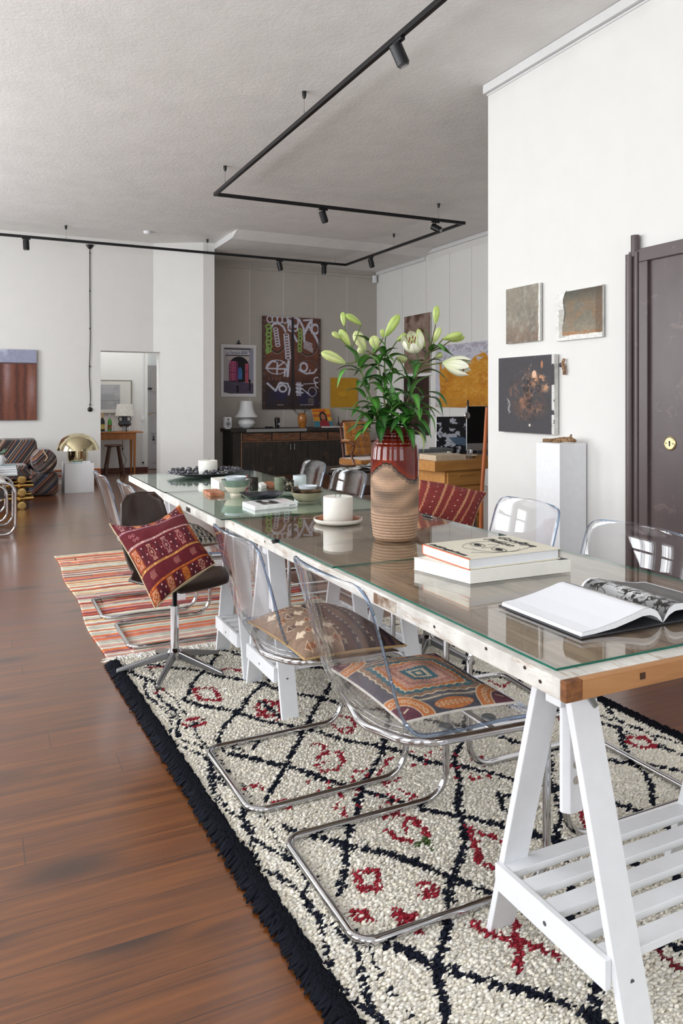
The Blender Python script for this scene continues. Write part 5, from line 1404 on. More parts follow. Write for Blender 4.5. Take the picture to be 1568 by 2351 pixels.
def spot(x, y, ax, tilt, label, along='x'):
    s = thing('spotlight', label, 'spotlight', (x, y, ZTK), group='black track spotlights')
    w_ = (.11, .032) if along == 'x' else (.032, .11)
    obj('adapter', MB().cbox((0, 0, -.012), (w_[0], w_[1], .020)), blackm, s, bevel=.003)
    obj('arm', MB().cyl((0, 0, -.02), (0, 0, -.055), .008, 10), blackm, s)
    d = Vector((math.cos(ax) * math.sin(tilt), math.sin(ax) * math.sin(tilt), -math.cos(tilt)))
    c = Vector((0, 0, -.085)) ; a = c - d * .055; b = c + d * .075
    m_ = MB().tube([a, a + d * .004, b - d * .004, b], [.036, .042, .042, .042], 24); obj('barrel', m_, blackm, s)
    obj('lens_ring', MB().tube([b, b + d * .012], [.036, .034], 24), blackp, s)
    obj('lens', MB().cyl(b + d * .0121, b + d * .013, .024, 20), M('lens_pale', (170, 172, 176), .2) if 'lens_pale' not in bpy.data.materials else bpy.data.materials['lens_pale'], s)
    return s
zs_ = ZTK - .01
spot(2.386, PX(915, 95, 2.386).y, math.radians(-10), .45, 'black spotlight nearest the camera on the long ceiling rail', 'y')
spot(PY(742, 487, 8.19).x, 8.19, math.radians(200), -.45, 'black spotlight on the cross rail above the graffiti picture')
spot(PY(1000, 510, 8.155).x, 8.155, math.radians(-60), 1.05, 'black spotlight by the outer rail corner, pale lens showing')
spot(5.632, PX(852, 596, 5.632).y, math.radians(20), .35, 'black spotlight on the short rail near the wall sensor', 'y')
spot(PY(744, 610, 11.545).x, 11.545, 0, 0, 'black spotlight hanging straight down at the far rail corner')
spot(PY(642, 600, 11.53).x, 11.53, math.radians(20), .3, 'black spotlight at the far rail above the street scene poster')
spot(PY(60, 548, 11.48).x, 11.48, 0, .05, 'black spotlight at the far left end of the rail')
one('smoke_detector', MB().lathe([(0, -.042), (.035, -.042), (.052, -.028), (.055, 0), (0, 0)], 24, c=PW(338, 531, ZC) - Vector((0, 0, .0005))), white_matte, 'small round white smoke detector on the ceiling', 'smoke detector')
one('motion_sensor', MB().box(XR2 - .12, YA - .10, 3.47, XR2 - .05, YA - .035, 3.61), white_matte, 'small white motion sensor high in the corner of the recess', 'sensor', bevel=.012, seg=3)
# surface cable with its switch on the left wall
yq = YW - .012; xq = 1.566
cb = thing('wall_cable', 'black cloth cable running down the left wall to a round switch', 'cable', (xq, yq, 1.13))
obj('cable', MB().tube(catmull([(xq, yq, 3.60), (xq, yq, 2.9), (xq + .004, yq, 2.2), (xq - .010, yq, 1.7), (xq + .006, yq, 1.35), (xq, yq, 1.13)], 10), .006, 8), blackp, cb, world=True)
obj('ceiling_rose', MB().lathe([(0, -.07), (.02, -.065), (.055, -.02), (.06, 0), (0, 0)], 20, c=(xq, yq + .01, 3.66), sy=.5), blackp, cb, world=True)
obj('switch', MB().lathe([(0, 0), (.036, 0), (.036, .015), (.018, .028), (0, .030)], 20, M=Matrix.Rotation(math.pi / 2, 3, 'X'), c=(xq, YW - .0005, 1.126)), blackp, cb, world=True)
for py in (581, 668, 754, 841, 929):
    z = PY(206, py, YW).z; obj('clip', MB().cyl((xq, YW, z), (xq, YW - .022, z), .011, 10), blackp, cb, world=True)
# ------------------------------------------------------------------ pictures
def wall_pic(name, plane, c0, c1, axis, cv, label, mat=canvas_attr, depth=.03, side=None, cat='painting', gap=.012):
    """c0, c1: photo pixels of the left top and right bottom corners; axis 'y': wall at y=plane, 'x': wall at x=plane"""
    if axis == 'y':
        A = PY(*c0, plane - depth); B_ = PY(*c1, plane - depth); x0, x1 = A.x, B_.x; z1, z0 = A.z, B_.z
        mb = MB().box(x0, plane - depth, z0, x1, plane - gap, z1)
        f = lambda U, V: (x0 + U * (x1 - x0), U * 0 + plane - depth - .0012, z1 + V * (z0 - z1))
    else:
        A = PX(*c0, plane - depth); B_ = PX(*c1, plane - depth); ya, yb_ = A.y, B_.y; z1, z0 = A.z, B_.z
        mb = MB().box(plane - depth, yb_, z0, plane - gap, ya, z1)
        f = lambda U, V: (U * 0 + plane - depth - .0012, ya + U * (yb_ - ya), z1 + V * (z0 - z1))
    o = one(name, mb, side or M(name + '_side', (206, 204, 198), .7), label, cat)
    painted('picture', cv, f, mat, o)
    # stretcher blocks touching the wall
    m2 = MB()
    if axis == 'y': m2.box(x0 + .05, plane - gap, z0 + .05, x1 - .05, plane - .0005, z1 - .05)
    else: m2.box(plane - gap, yb_ + .04, z0 + .04, plane - .0005, ya - .04, z1 - .04)
    obj('stretcher', m2, pine, o, world=True)
    return o
# small grey-brown study
cv = Cv(110, 140, (138, 130, 116)); n = vnoise(140, 110, 4, 3); n2 = vnoise(140, 110, 9, 7)
cv.mask(np.clip((cv.y - .6) * 2.2, 0, .75), (122, 98, 84)); cv.mask(np.clip((n - .5) * 2, 0, .6), (110, 104, 96)); cv.mask(np.clip((n2 - .55) * 3, 0, .5), (160, 158, 144))
cv.mask((cv.x > .93 + .04 * n2) * 1.0, (226, 224, 218)); cv.ell(.06, .37, .012, .010, (60, 50, 44)); cv.ell(.07, .46, .012, .010, (60, 50, 44))
wall_pic('small_painting', XR1, (1162, 665), (1240, 782), 'x', cv.mott(.1, 30), 'small grey brown abstract canvas, upper left of three on the right wall', depth=.028)
cv = Cv(130, 130, (226, 224, 220)); n = vnoise(130, 130, 9, 13, 4); n2 = vnoise(130, 130, 3, 17); n3 = vnoise(130, 130, 14, 19, 3)
xb = .15 + .030 * (n - .5) + np.where(cv.y < .30, .42 * (.30 - cv.y) ** 1.3, 0) + .03 * (1 - np.cos((cv.y - .1) * 9))
reg = ((cv.x > xb) & (cv.y < .90 + .05 * (n - .5)) & (cv.y > .02)) * 1.0
cv.mask(reg, (118, 112, 98)); cv.mask(reg * np.clip((n2 - .40) * 3, 0, .8), (140, 106, 76)); cv.mask(reg * np.clip((cv.y - .50) * 2.2 * n, 0, .8), (172, 158, 134)); cv.mask(reg * np.clip((.30 - cv.y) * 3, 0, .75), (66, 66, 58)); cv.mask(reg * (cv.y > .84) * n3 * 1.1, (178, 120, 76)); cv.mask(reg * (cv.x > .86) * .5, (86, 70, 56))
lf = ((cv.x > .05 + .05 * n) & (cv.x < .24) & (cv.y > .36) & (cv.y < .93)) * .55; cv.mask(lf * (1 - reg), (156, 154, 142))
cv.mask((np.abs(cv.x - xb) < .011) * (cv.y < .62) * .85, (52, 50, 42))
wall_pic('stained_painting', XR1, (1276, 672), (1383, 773), 'x', cv.mott(.1, 30), 'white canvas with a big olive and rust brown stain, upper right of three', depth=.028)
cv = Cv(170, 190, (62, 60, 64)); g = np.random.default_rng(4); n = vnoise(190, 170, 7, 5, 4)
dd = np.hypot((cv.x - .56) / .34, (cv.y - .50) / .36); cv.mask(np.clip(1.2 - dd, 0, 1) * np.clip((vnoise(190, 170, 9, 51, 4) - .42) * 4, 0, .85), (104, 70, 54)); cv.mask(np.clip(1.1 - dd, 0, 1) * np.clip((vnoise(190, 170, 16, 53, 4) - .52) * 6, 0, .8), (168, 116, 86)); cv.mask(np.clip(1.2 - dd, 0, 1) * np.clip((vnoise(190, 170, 12, 54, 4) - .50) * 5, 0, .9), (34, 30, 32))
for k in range(150):
    r_a = abs(g.normal()) * .19; an = g.random() * 6.28; x, y = .56 + r_a * math.cos(an), .48 + r_a * 1.15 * math.sin(an)
    c = [(170, 118, 86), (110, 74, 58), (40, 34, 34), (206, 166, 132), (86, 64, 54)][int(g.integers(0, 5))]; a_ = g.random() * 6.28; p = [(x, y)]
    for q in range(3): a_ += g.normal() * .7; x += .014 * math.cos(a_); y += .014 * math.sin(a_); p.append((x, y))
    cv.seg(p, .004 + .010 * g.random() ** 2, c, .5)
mk = np.clip((vnoise(190, 170, 22, 55, 4) - .40) * 5, 0, 1); cv.mask(np.clip((1.15 - np.hypot((cv.x - .72) / .12, (cv.y - .30) / .10)) * 1.6, 0, .95) * mk, (200, 144, 104)); cv.mask(np.clip((1.1 - np.hypot((cv.x - .85) / .08, (cv.y - .37) / .11)) * 1.6, 0, .9) * mk, (204, 154, 116)); cv.ell(.66, .24, .04, .05, (220, 180, 150), .8); cv.mask(np.clip((1.1 - np.hypot((cv.x - .30) / .09, (cv.y - .46) / .08)) * 1.4, 0, .8) * mk, (156, 108, 80)); cv.ell(.79, .12, .02, .05, (180, 120, 84), .7)
for k in range(9): cv.seg([(.19 + .02 * g.normal(), .55 + .02 * k), (.20 + .02 * g.normal(), .59 + .02 * k)], .012, (186, 186, 190), .6)
cv.ell(.58, .895, .018, .018, (206, 200, 190)); cv.rect(.955, 0, 1, 1, (212, 210, 206)); cv.mask((cv.x > .94) * (n > .5) * 1.0, (60, 58, 60))
wall_pic('dark_floral_painting', XR1, (1145, 823), (1273, 998), 'x', cv.mott(.08, 40), 'large black canvas with blurred peach blossoms, lower left on the right wall', depth=.045)
# little found object hanging on the wall
p = PX(1300, 842, XR1)
hk = one('hanging_twig', MB().tube(catmull([(XR1 - .02, p.y - .003, p.z + .055), (XR1 - .028, p.y + .004, p.z + .02), (XR1 - .022, p.y - .004, p.z - .02), (XR1 - .018, p.y - .002, p.z - .055)], 4), [.010] * 4 + [.013] * 5 + [.012] * 4, 8).cyl((XR1, p.y, p.z), (XR1 - .02, p.y, p.z), .004, 8), M2('bark', (96, 70, 50), (160, 126, 96), 60, .4, .6, .8), 'small piece of bark with a dark stone hung beside the black canvas', 'wall object')
obj('stone', MB().ball((XR1 - .034, p.y + .018, p.z + .012), .014, 10, (.8, 1, 1.1)), M('dark_blue_stone', (36, 38, 62), .3), hk, world=True)
# recess pictures
def stroke_rand(cv, g, n, col, w0, w1, box):
    for k in range(n):
        x = box[0] + (box[2] - box[0]) * g.random(); y = box[1] + (box[3] - box[1]) * g.random(); p = [(x, y)]
        a = g.random() * 6.28
        for q in range(5): a += g.normal() * .9; x += .035 * math.cos(a); y += .028 * math.sin(a); p.append((x, y))
        cv.seg(p, w0 + (w1 - w0) * g.random(), col, .95)
cv = Cv(150, 246, (92, 52, 38)); n = vnoise(246, 150, 8, 2, 4); g = np.random.default_rng(40); Wt = (196, 198, 214)
cv.mask(np.clip((n - .45) * 4, 0, .7), (120, 68, 46)); cv.mask(np.clip((cv.y - .55) * 3, 0, .82), (26, 16, 22)); cv.mask(((cv.y > .80) & (cv.y < .95)) * np.clip((vnoise(246, 150, 6, 9) - .4) * 3, 0, .8), (20, 20, 74))
for (x0, x1, y0, y1) in ((.09, .40, .06, .40), (.60, .95, .14, .42), (.07, .42, .47, .62), (.60, .94, .47, .62)):
    cx, cy = (x0 + x1) / 2, (y0 + y1) / 2; cv.ell(cx, cy, (x1 - x0) / 2, (y1 - y0) / 2, (34, 20, 20)); cv.ell(cx, cy, (x1 - x0) / 2 * .88, (y1 - y0) / 2 * .88, (104, 58, 40)); cv.ell(cx, cy, (x1 - x0) / 2, (y1 - y0) / 2, (150, 128, 122), ring=.05)
for k in range(5): cv.ell(.12 + k * .085, .035, .045, .035, Wt, ring=.45)
cv.seg([(.14, .13), (.18, .085), (.27, .075), (.35, .11), (.385, .16)], .035, Wt)
for k in range(7): cv.ell(.10 + .012 * (k % 2), .115 + k * .042, .040, .022, (132, 176, 84), ring=.7)
cv.seg([(.07, .30), (.10, .38), (.07, .40)], .03, (132, 176, 84))
for k in range(7): cv.ell(.22 + .006 * k, .14 + k * .028, .034, .016, Wt, ring=.6)
for k in range(9): cv.ell(.40 + .004 * k, .20 + k * .030, .040, .018, Wt, ring=.6)
cv.seg([(.44, .03), (.43, .12), (.47, .04), (.49, .12)], .03, Wt); cv.ell(.555, .05, .05, .05, Wt, ring=.6); cv.ell(.55, .12, .045, .03, Wt, ring=.6)
cv.seg([(.62, .02), (.70, .12), (.71, .26)], .035, Wt); cv.seg([(.71, .18), (.78, .08), (.84, .02)], .04, Wt); cv.seg([(.78, .08), (.92, .22), (.98, .30)], .04, Wt); cv.seg([(.70, .03), (.84, .02), (.84, .16)], .03, Wt); cv.ell(.90, .12, .06, .05, Wt, ring=.5)
cv.seg([(.44, .14), (.50, .16), (.58, .26)], .035, Wt)
for k in range(6): cv.ell(.635 + .006 * math.sin(k), .145 + k * .042, .030, .020, (132, 176, 84), ring=.7)
for k in range(5): cv.ell(.72 + k * .028, .27 + k * .006, .014, .014, Wt, ring=.7); cv.seg([(.70, .29 + k * .01), (.86, .33 + k * .012)], .010, Wt)
cv.seg([(.06, .56), (.16, .48), (.22, .49)], .03, Wt); cv.seg([(.06, .56), (.38, .565)], .026, Wt); cv.seg([(.25, .50), (.24, .62)], .026, Wt); cv.seg([(.26, .54), (.36, .49)], .026, Wt); cv.ell(.24, .545, .17, .075, Wt, ring=.12)
cv.seg([(.44, .48), (.42, .64)], .045, Wt); cv.seg([(.38, .56), (.37, .64)], .03, Wt)
cv.ell(.70, .54, .06, .045, Wt, ring=.5); cv.seg([(.62, .57), (.74, .61), (.88, .60), (.92, .56)], .028, Wt); cv.seg([(.80, .60), (.81, .57)], .02, Wt)
for k in range(4): cv.seg([(.12 + .06 * k, .66), (.10 + .06 * k, .68)], .008, (176, 120, 110))
cv.seg([(.08, .72), (.22, .80), (.28, .72), (.33, .72)], .034, Wt); cv.ell(.34, .775, .06, .035, Wt, ring=.55); cv.seg([(.30, .71), (.39, .72)], .03, Wt); cv.seg([(.42, .72), (.46, .78), (.44, .84)], .03, Wt)
for k in range(3): cv.seg([(.57, .73 + .04 * k), (.68, .74 + .04 * k)], .028, Wt)
for k in range(3): cv.seg([(.585 + .03 * k, .71), (.585 + .03 * k, .85)], .020, Wt)
cv.seg([(.66, .77), (.80, .84)], .02, Wt); cv.ell(.85, .81, .07, .05, Wt, ring=.15); cv.seg([(.70, .725), (.90, .715)], .014, Wt); cv.ell(.93, .68, .05, .03, Wt, ring=.4); cv.seg([(.90, .70), (.91, .75), (.96, .77)], .02, Wt)
cv.rect(.49, 0, .535, 1, (20, 14, 24), .92); cv.rect(.0, 0, .045, 1, (70, 44, 36), .6); cv.rect(.955, .02, 1, 1, (46, 26, 24), .7)
for k in range(60):
    y = g.random(); cv.seg([(.015, y), (.035, y + .004)], .006, (150, 140, 140), .7); cv.seg([(.970, y), (.988, y + .004)], .006, (150, 140, 140), .7)
for x0, x1 in ((.25, .36), (.64, .88)):
    for k in range(8): cv.rect(x0 + (x1 - x0) * k / 8, .948, x0 + (x1 - x0) * (k + .6) / 8, .956, (190, 190, 190))
cv.rect(.78, .88, .88, .94, (120, 110, 96), .7)
wall_pic('graffiti_photograph', YA, (603, 725), (736, 939), 'y', cv.mott(.12, 60), 'large photograph of a brown door sprayed with white and green graffiti', mat=paint_gloss, depth=.04, side=M('dark_side', (50, 34, 30), .6), cat='picture')
cv = Cv(110, 160, (222, 222, 224)); cv.rect(.08, .055, .92, .935, (176, 168, 170)); cv.rect(.10, .10, .80, .20, (206, 206, 216)); cv.rect(.80, .09, .92, .7, (150, 150, 168)); cv.rect(.10, .075, .84, .10, (52, 44, 46)); cv.rect(.14, .20, .80, .22, (26, 18, 20))
cv.rect(.08, .22, .20, .70, (176, 170, 174)); cv.rect(.20, .22, .80, .30, (196, 186, 182)); cv.ell(.51, .42, .28, .19, (12, 8, 12)); cv.rect(.23, .42, .79, .72, (12, 8, 12))
for k in range(7):
    for q in range(2):
        cv.rect(.25 + q * .09, .32 + k * .054, .335 + q * .09, .366 + k * .054, (186, 88, 128)); cv.rect(.28 + q * .09, .335 + k * .054, .305 + q * .09, .352 + k * .054, (70, 24, 60))
    cv.rect(.68, .36 + k * .054, .77, .406 + k * .054, (202, 92, 116)); cv.rect(.71, .375 + k * .054, .74, .390 + k * .054, (70, 24, 60))
cv.rect(.42, .34, .48, .70, (120, 46, 96)); cv.rect(.48, .50, .60, .66, (64, 118, 178)); cv.ell(.54, .48, .05, .05, (60, 110, 170)); cv.poly([(.08, .69), (.92, .74), (.92, .935), (.08, .935)], (78, 68, 92)); cv.mask(((cv.y > .70) & (cv.y < .935) & (cv.x > .08) & (cv.x < .92)) * (vnoise(160, 110, 26, 3) > .55) * .35, (104, 92, 116))
cv.rect(.44, .78, .50, .92, (14, 12, 20)); cv.rect(.79, .66, .84, .88, (14, 12, 20)); cv.poly([(.08, .91), (.26, .935), (.08, .935)], (200, 200, 200))
po = wall_pic('street_poster', YA, (507, 790), (588, 911), 'y', cv, 'white bordered poster of a pink arched doorway under a shop sign', mat=paint_attr, depth=.012, side=M('poster_paper', (222, 222, 222), .7), cat='poster', gap=.008)
p = PY(548, 789, YA - .014)
obj('binder_clip', MB().cbox((p.x, p.y, p.z + .004), (.075, .012, .02)).cbox((p.x, p.y, p.z + .035), (.028, .008, .05)), blackm, po, world=True, bevel=.003)
pa = PY(515, 813, YA - .0142); pbx = PY(570, 812, YA - .0142)
text_mesh("Le Temple d'Or", .062, M('sign_ink', (70, 66, 104), .6), 'poster_lettering', po, frame(PY(517, 812, YA - .0145) - sub_loc(po), (1, 0, 0), (0, 0, 1)), shear=.2)
for k, tx in enumerate(('CHAMPAGNE', 'VINS FINS')): text_mesh(tx, .028, bpy.data.materials['sign_ink'], 'poster_lettering', po, frame(PY(553, 808 + 4.5 * k, YA - .0145) - sub_loc(po), (1, 0, 0), (0, 0, 1)))
cv = Cv(70, 76, (186, 138, 24)); cv.seg([(.30, .50), (.34, .62), (.5, .66), (.62, .60)], .02, (140, 98, 14)); cv.ell(.44, .55, .18, .10, (198, 148, 30), .6)
yo = wall_pic('yellow_panel', YA, (759, 867), (821, 935), 'y', cv.mott(.05, 10), 'plain mustard yellow panel with a faint raised fold, right of the graffiti picture', depth=.02, side=M('yellow_side', (180, 134, 24), .6))
cv = Cv(80, 170, (136, 114, 102)); n = vnoise(170, 80, 6, 8, 4); cv.mask(np.clip((n - .50) * 5, 0, .9) * np.clip(1.3 - cv.y, 0, 1), (84, 58, 44)); cv.mask(np.clip((.48 - n) * 4, 0, .6), (160, 142, 132))
wall_pic('brown_painting', XR2, (928, 728), (988, 855), 'x', cv.mott(.1, 20), 'tall brown mottled painting on the recess wall, half behind the lilies', depth=.03)
cv = Cv(80, 150, (40, 26, 24)); cv.mask(np.clip((vnoise(150, 80, 8, 12) - .5) * 4, 0, .6), (70, 40, 30))
wall_pic('dark_painting', XR2, (927, 866), (985, 1000), 'x', cv, 'very dark brown painting hung low behind the lilies', depth=.03)
cv = Cv(200, 170, (200, 138, 40)); n = vnoise(170, 200, 8, 21, 4); n2 = vnoise(170, 200, 30, 22, 2); cv.mask(np.clip((n - .5) * 3, 0, .6), (178, 108, 20)); cv.mask(np.clip((n2 - .6) * 4, 0, .5), (214, 168, 92))
e = .30 - .10 * cv.x + .14 * (vnoise(170, 200, 16, 23, 3) - .5) * 2; cv.mask((cv.y < e) * 1.0, (196, 196, 208)); cv.mask(((cv.y < e) & (n2 > .58)) * .5, (150, 140, 150)); cv.mask((cv.x < .06 + .03 * n) * 1.0, (196, 196, 206)); cv.mask(np.clip((cv.y - .8) * 2, 0, .4) * (n2 > .5), (150, 100, 40))
wall_pic('orange_painting', XR2, (1000, 795), (1150, 937), 'x', cv.mott(.06, 30), 'big orange yellow canvas with ragged white top, right of the lilies', depth=.03)
cv = Cv(160, 150, (110, 60, 44)); n = vnoise(150, 160, 10, 30, 3); st_ = np.sin(cv.x * 60 + 3 * n) ; cv.mask(np.clip(st_ * .5 + .2, 0, .55), (66, 36, 30)); cv.mask(np.clip(np.sin(cv.x * 21 + 1) - .2, 0, .4), (140, 84, 60))
cv.mask(np.exp(-((cv.x - .60) / .05) ** 2 - ((cv.y - .35) / .3) ** 2) * .5, (180, 170, 190)); cv.mask(np.exp(-((cv.x - .93) / .05) ** 2 - ((cv.y - .55) / .25) ** 2) * .45, (190, 176, 190)); cv.mask((cv.y < .20) * 1.0, (150, 154, 178)); cv.mask(((cv.y < .20)) * np.clip((vnoise(150, 160, 7, 31) - .45) * 3, 0, .8), (196, 200, 216)); cv.rect(0, .19, 1, .205, (80, 56, 60))
wall_pic('curtain_painting', YW, (-90, 799), (84, 964), 'y', cv.mott(.06, 40), 'large painting of rusty brown drapery under pale sky on the left wall', depth=.045, side=M('dark_side2', (60, 40, 40), .6))
# ------------------------------------------------------------------ white plinth with driftwood, by the right wall
P1 = PX(1285, 1024, 3.65 - .36)
px0 = XR1 - .0; yN = 3.86
PH = .99
ply_ = PX(1346, 1021, XR1 - .012).y; plx = PY(1285, 1024, ply_).x; plz = PX(1231, 1018, plx).y
plinth = one('plinth', MB().box(plx, ply_, 0, XR1 - .012, plz, PH), white_matte, 'tall plain white plinth standing against the right wall', 'plinth', bevel=.002)
dp = Vector(((plx + XR1) / 2, (ply_ + plz) / 2, PH))
dw = MB(); g = np.random.default_rng(3)
dw.tube(catmull([dp + Vector((-.06, .115, .012)), dp + Vector((-.02, .05, .014)), dp + Vector((0, -.02, .018)), dp + Vector((.03, -.10, .016))], 6), [.012] * 6 + [.016] * 6 + [.011] * 7, 8)
dw.tube(catmull([dp + Vector((-.05, .06, .012)), dp + Vector((.0, .02, .030)), dp + Vector((.02, -.05, .036)), dp + Vector((.01, -.08, .055))], 5), [.006] * 16, 8)
for k in range(5): dw.ball(dp + Vector((.01 + .01 * g.normal(), -.06 - .012 * k, .02 + .02 * g.random())), .013, 8)
one('driftwood', dw, M2('dry_wood', (96, 70, 46), (168, 134, 98), 70, .4, .6, .85), 'small knotty piece of driftwood lying on top of the white plinth', 'driftwood')
# ------------------------------------------------------------------ the recess: sideboard and what stands on it
SY = 12.02; SX0, SX1 = 3.80, 6.05; SH = .785
t = NT('charred_wood'); v = t.coord((10, 10, 1.2)); g_ = t.noise(v, 2.5, 8, .7, .4); g2_ = t.noise(t.coord(), 5, 6, .7)
t.set(Base_Color=t.mix(t.ramp(g2_, [(.55, (0, 0, 0, 1)), (.72, (.6, .6, .6, 1))]), t.ramp(g_, [(.35, S(22, 20, 19)), (.7, S(52, 46, 40))]), S(104, 74, 52)), Roughness=.55); t.bump(g_, .4, .004); charred = t.mat
worn = M2('worn_brown_wood', (52, 30, 20), (128, 84, 54), 6, .35, .68, .45, stretch=(1, 1, 5), bump=.3)
sb = thing('sideboard', 'long dark weathered sideboard with drawers along the recess back wall', 'sideboard', (SX0, SY, 0))
obj('body', MB().box(SX0, SY + .012, .0, SX1, YA - .06, SH - .05), charred, sb, world=True)
obj('top', MB().box(SX0 - .04, SY - .03, SH - .05, SX1 + .02, YA - .03, SH), charred, sb, world=True, bevel=.006)
obj('metal_strip', MB().box(SX0 + .22, SY - .034, SH - .048, SX0 + 1.30, SY - .030, SH + .001), M('zinc_strip', (150, 150, 150), .4, .5, noise=.05), sb, world=True)
n = 4; w_ = (SX1 - SX0 - .18) / n
for k in range(n):
    x = SX0 + .16 + k * w_
    d = obj('drawer', MB().box(x + .012, SY - .006, SH - .20, x + w_ - .012, SY + .012, SH - .075), worn, sb, world=True, bevel=.004)
    obj('handle', MB().tube([(x + w_ / 2 - .05, SY - .006, SH - .135), (x + w_ / 2 - .045, SY - .028, SH - .14), (x + w_ / 2 + .045, SY - .028, SH - .14), (x + w_ / 2 + .05, SY - .006, SH - .135)], .006, 8), steel, d, world=True)
for k in range(7):
    x = SX0 + .16 + k * (SX1 - SX0 - .18) / 7; 
    d = obj('door_board', MB().box(x + .004, SY, .03, x + (SX1 - SX0 - .18) / 7 - .004, SY + .012, SH - .225), charred, sb, world=True, bevel=.003)
    if k in (2, 3): xx = x + (.26 if k == 2 else .035); obj('handle', MB().cyl((xx, SY - .014, SH - .36), (xx, SY - .014, SH - .26), .006, 8), steel, d, world=True)
obj('edge_strip', MB().box(SX0 + .14, SY - .002, SH - .215, SX1, SY + .012, SH - .208).box(SX0 + .14, SY - .002, .02, SX0 + .15, SY + .012, SH - .06), M('pale_edge', (150, 112, 84), .6), sb, world=True)
ZS = SH + .0005
def sbx(px, y=12.25): return PY(px, 985, y).x
# speaker
x = sbx(523); s = thing('speaker', 'small white loudspeaker at the left end of the sideboard', 'speaker', (x, 12.28, ZS))
obj('cabinet', MB().box(-.065, -.055, .018, .065, .065, .20), white_matte, s, bevel=.018, seg=3)
obj('woofer', MB().lathe([(0, .004), (.034, .0), (.044, .006), (.047, .0)], 24, M=Matrix.Rotation(math.pi / 2, 3, 'X'), c=(.0, -.054, .085)), M('cone_grey', (110, 112, 116), .5), s)
obj('tweeter', MB().lathe([(0, .006), (.012, .004), (.018, .0)], 20, M=Matrix.Rotation(math.pi / 2, 3, 'X'), c=(.0, -.0545, .160)), M('tweeter_grey', (90, 92, 96), .4), s)
obj('foot', MB().cbox((0, 0, .009), (.09, .08, .018)), white_matte, s, bevel=.004)
# glass mushroom lamp
opal = M('opal_glass', (226, 228, 230), .08, noise=.01, Coat_Weight=.3)
x = sbx(568); lm = thing('mushroom_lamp', 'white opal glass table lamp with flared shade on the sideboard', 'lamp', (x, 12.30, ZS))
obj('base', MB().lathe([(0, 0), (.07, 0), (.125, .035), (.148, .085), (.135, .14), (.085, .178), (.06, .185), (0, .187)], 40), opal, lm)
obj('shade', MB().lathe([(.19, .190), (.198, .200), (.190, .215), (.160, .245), (.128, .31), (.112, .40), (.103, .468), (.098, .470), (.09, .465), (.108, .395), (.124, .31), (.155, .245), (.185, .212), (.188, .200)], 40), opal, lm)
# cup with pens, small box
x = sbx(633); cu = one('coffee_cup', MB().lathe([(0, 0), (.034, 0), (.036, .01), (.050, .165), (.046, .165), (.034, .02), (0, .018)], 24, c=(x, 12.18, ZS)), blackp, 'tall black paper cup filled with dark crumpled paper on the sideboard', 'cup')
g = np.random.default_rng(4); mb = MB()
for k in range(10): a = g.random() * 6.28; mb.ball((x + .026 * math.cos(a), 12.18 + .026 * math.sin(a), ZS + .165 + .012 * g.random()), .016, 8)
obj('filling', mb, M('dark_brown_fill', (70, 44, 36), .8), cu, world=True)
p = Vector((x + .012, 12.18 - .046, ZS + .075)); obj('logo', MB().lathe([(.008, 0), (.015, 0), (.015, .001), (.008, .001)], 20, M=Matrix.Rotation(math.pi / 2, 3, 'X'), c=p), M('logo_white', (220, 220, 220), .5), cu, world=True)
x = sbx(615); one('black_box', MB().box(x - .07, 12.12, ZS, x + .05, 12.20, ZS + .035), blackp, 'flat black box beside the black paper cup on the sideboard', 'box', bevel=.003)
# jug with bare twigs
x = sbx(694, 12.3); jg = thing('twig_vase', 'ochre glazed vase with bare crooked twigs on the sideboard', 'vase', (x, 12.30, ZS))
obj('body', MB().lathe([(0, 0), (.052, 0), (.058, .01), (.078, .12), (.082, .18), (.070, .225), (.045, .24), (.048, .252), (.040, .252), (.038, .238), (0, .20)], 32), M2('ochre_glaze', (148, 92, 40), (184, 120, 58), 12, .35, .65, .15), jg)
tw = M('twig_bark', (50, 42, 38), .9); g = np.random.default_rng(8)
for k, (dx, dz) in enumerate(((-.20, .16), (-.10, .22), (.18, .12), (.30, .45), (.10, .30))):
    p = Vector((0, 0, .20)); pts = [p.copy()]; n = 7
    for q in range(n): p = p + Vector((dx / n + .022 * g.normal(), .015 * g.normal(), dz / n + .010 * g.normal())); pts.append(p.copy())
    tb = MB().tube(pts, [.006 - .0006 * q for q in range(n + 1)], 6)
    for q in (3, 5): tb.tube([pts[q], pts[q] + Vector((.05 * g.normal(), .01, .05)), pts[q] + Vector((.08 * g.normal(), .01, .07))], .0022, 5)
    obj('twig', tb, tw, jg)
# magazine
cv = Cv(90, 110, (214, 150, 40)); cv.rect(0, .30, 1, .45, (196, 96, 30)); cv.rect(0, .68, 1, 1, (60, 130, 150)); cv.ell(.55, .42, .20, .26, (36, 24, 22)); cv.rect(.36, .4, .46, .72, (36, 24, 22)); cv.rect(.64, .4, .76, .72, (36, 24, 22)); cv.ell(.55, .45, .12, .17, (178, 116, 84)); cv.poly([(.28, 1), (.34, .70), (.46, .62), (.66, .62), (.80, .72), (.86, 1)], (150, 28, 44)); cv.ell(.50, .43, .018, .012, (30, 20, 20)); cv.ell(.61, .43, .018, .012, (30, 20, 20)); cv.ell(.555, .55, .035, .012, (140, 40, 40)); cv.ell(.86, .55, .10, .06, (226, 176, 60))
xa, xb = sbx(723, 12.42), sbx(765, 12.42)
mg = thing('magazine', 'orange magazine with a portrait and red title leaning on the wall above the sideboard', 'magazine', (xa, 12.42, ZS))
hM = .325; wM = xb - xa; th_ = .16
obj('body', MB().hexa([(0, 0, 0), (wM, 0, 0), (wM, .008, 0), (0, .008, 0)], [(0, th_, hM), (wM, th_, hM), (wM, th_ + .008, hM), (0, th_ + .008, hM)]), page_m, mg)
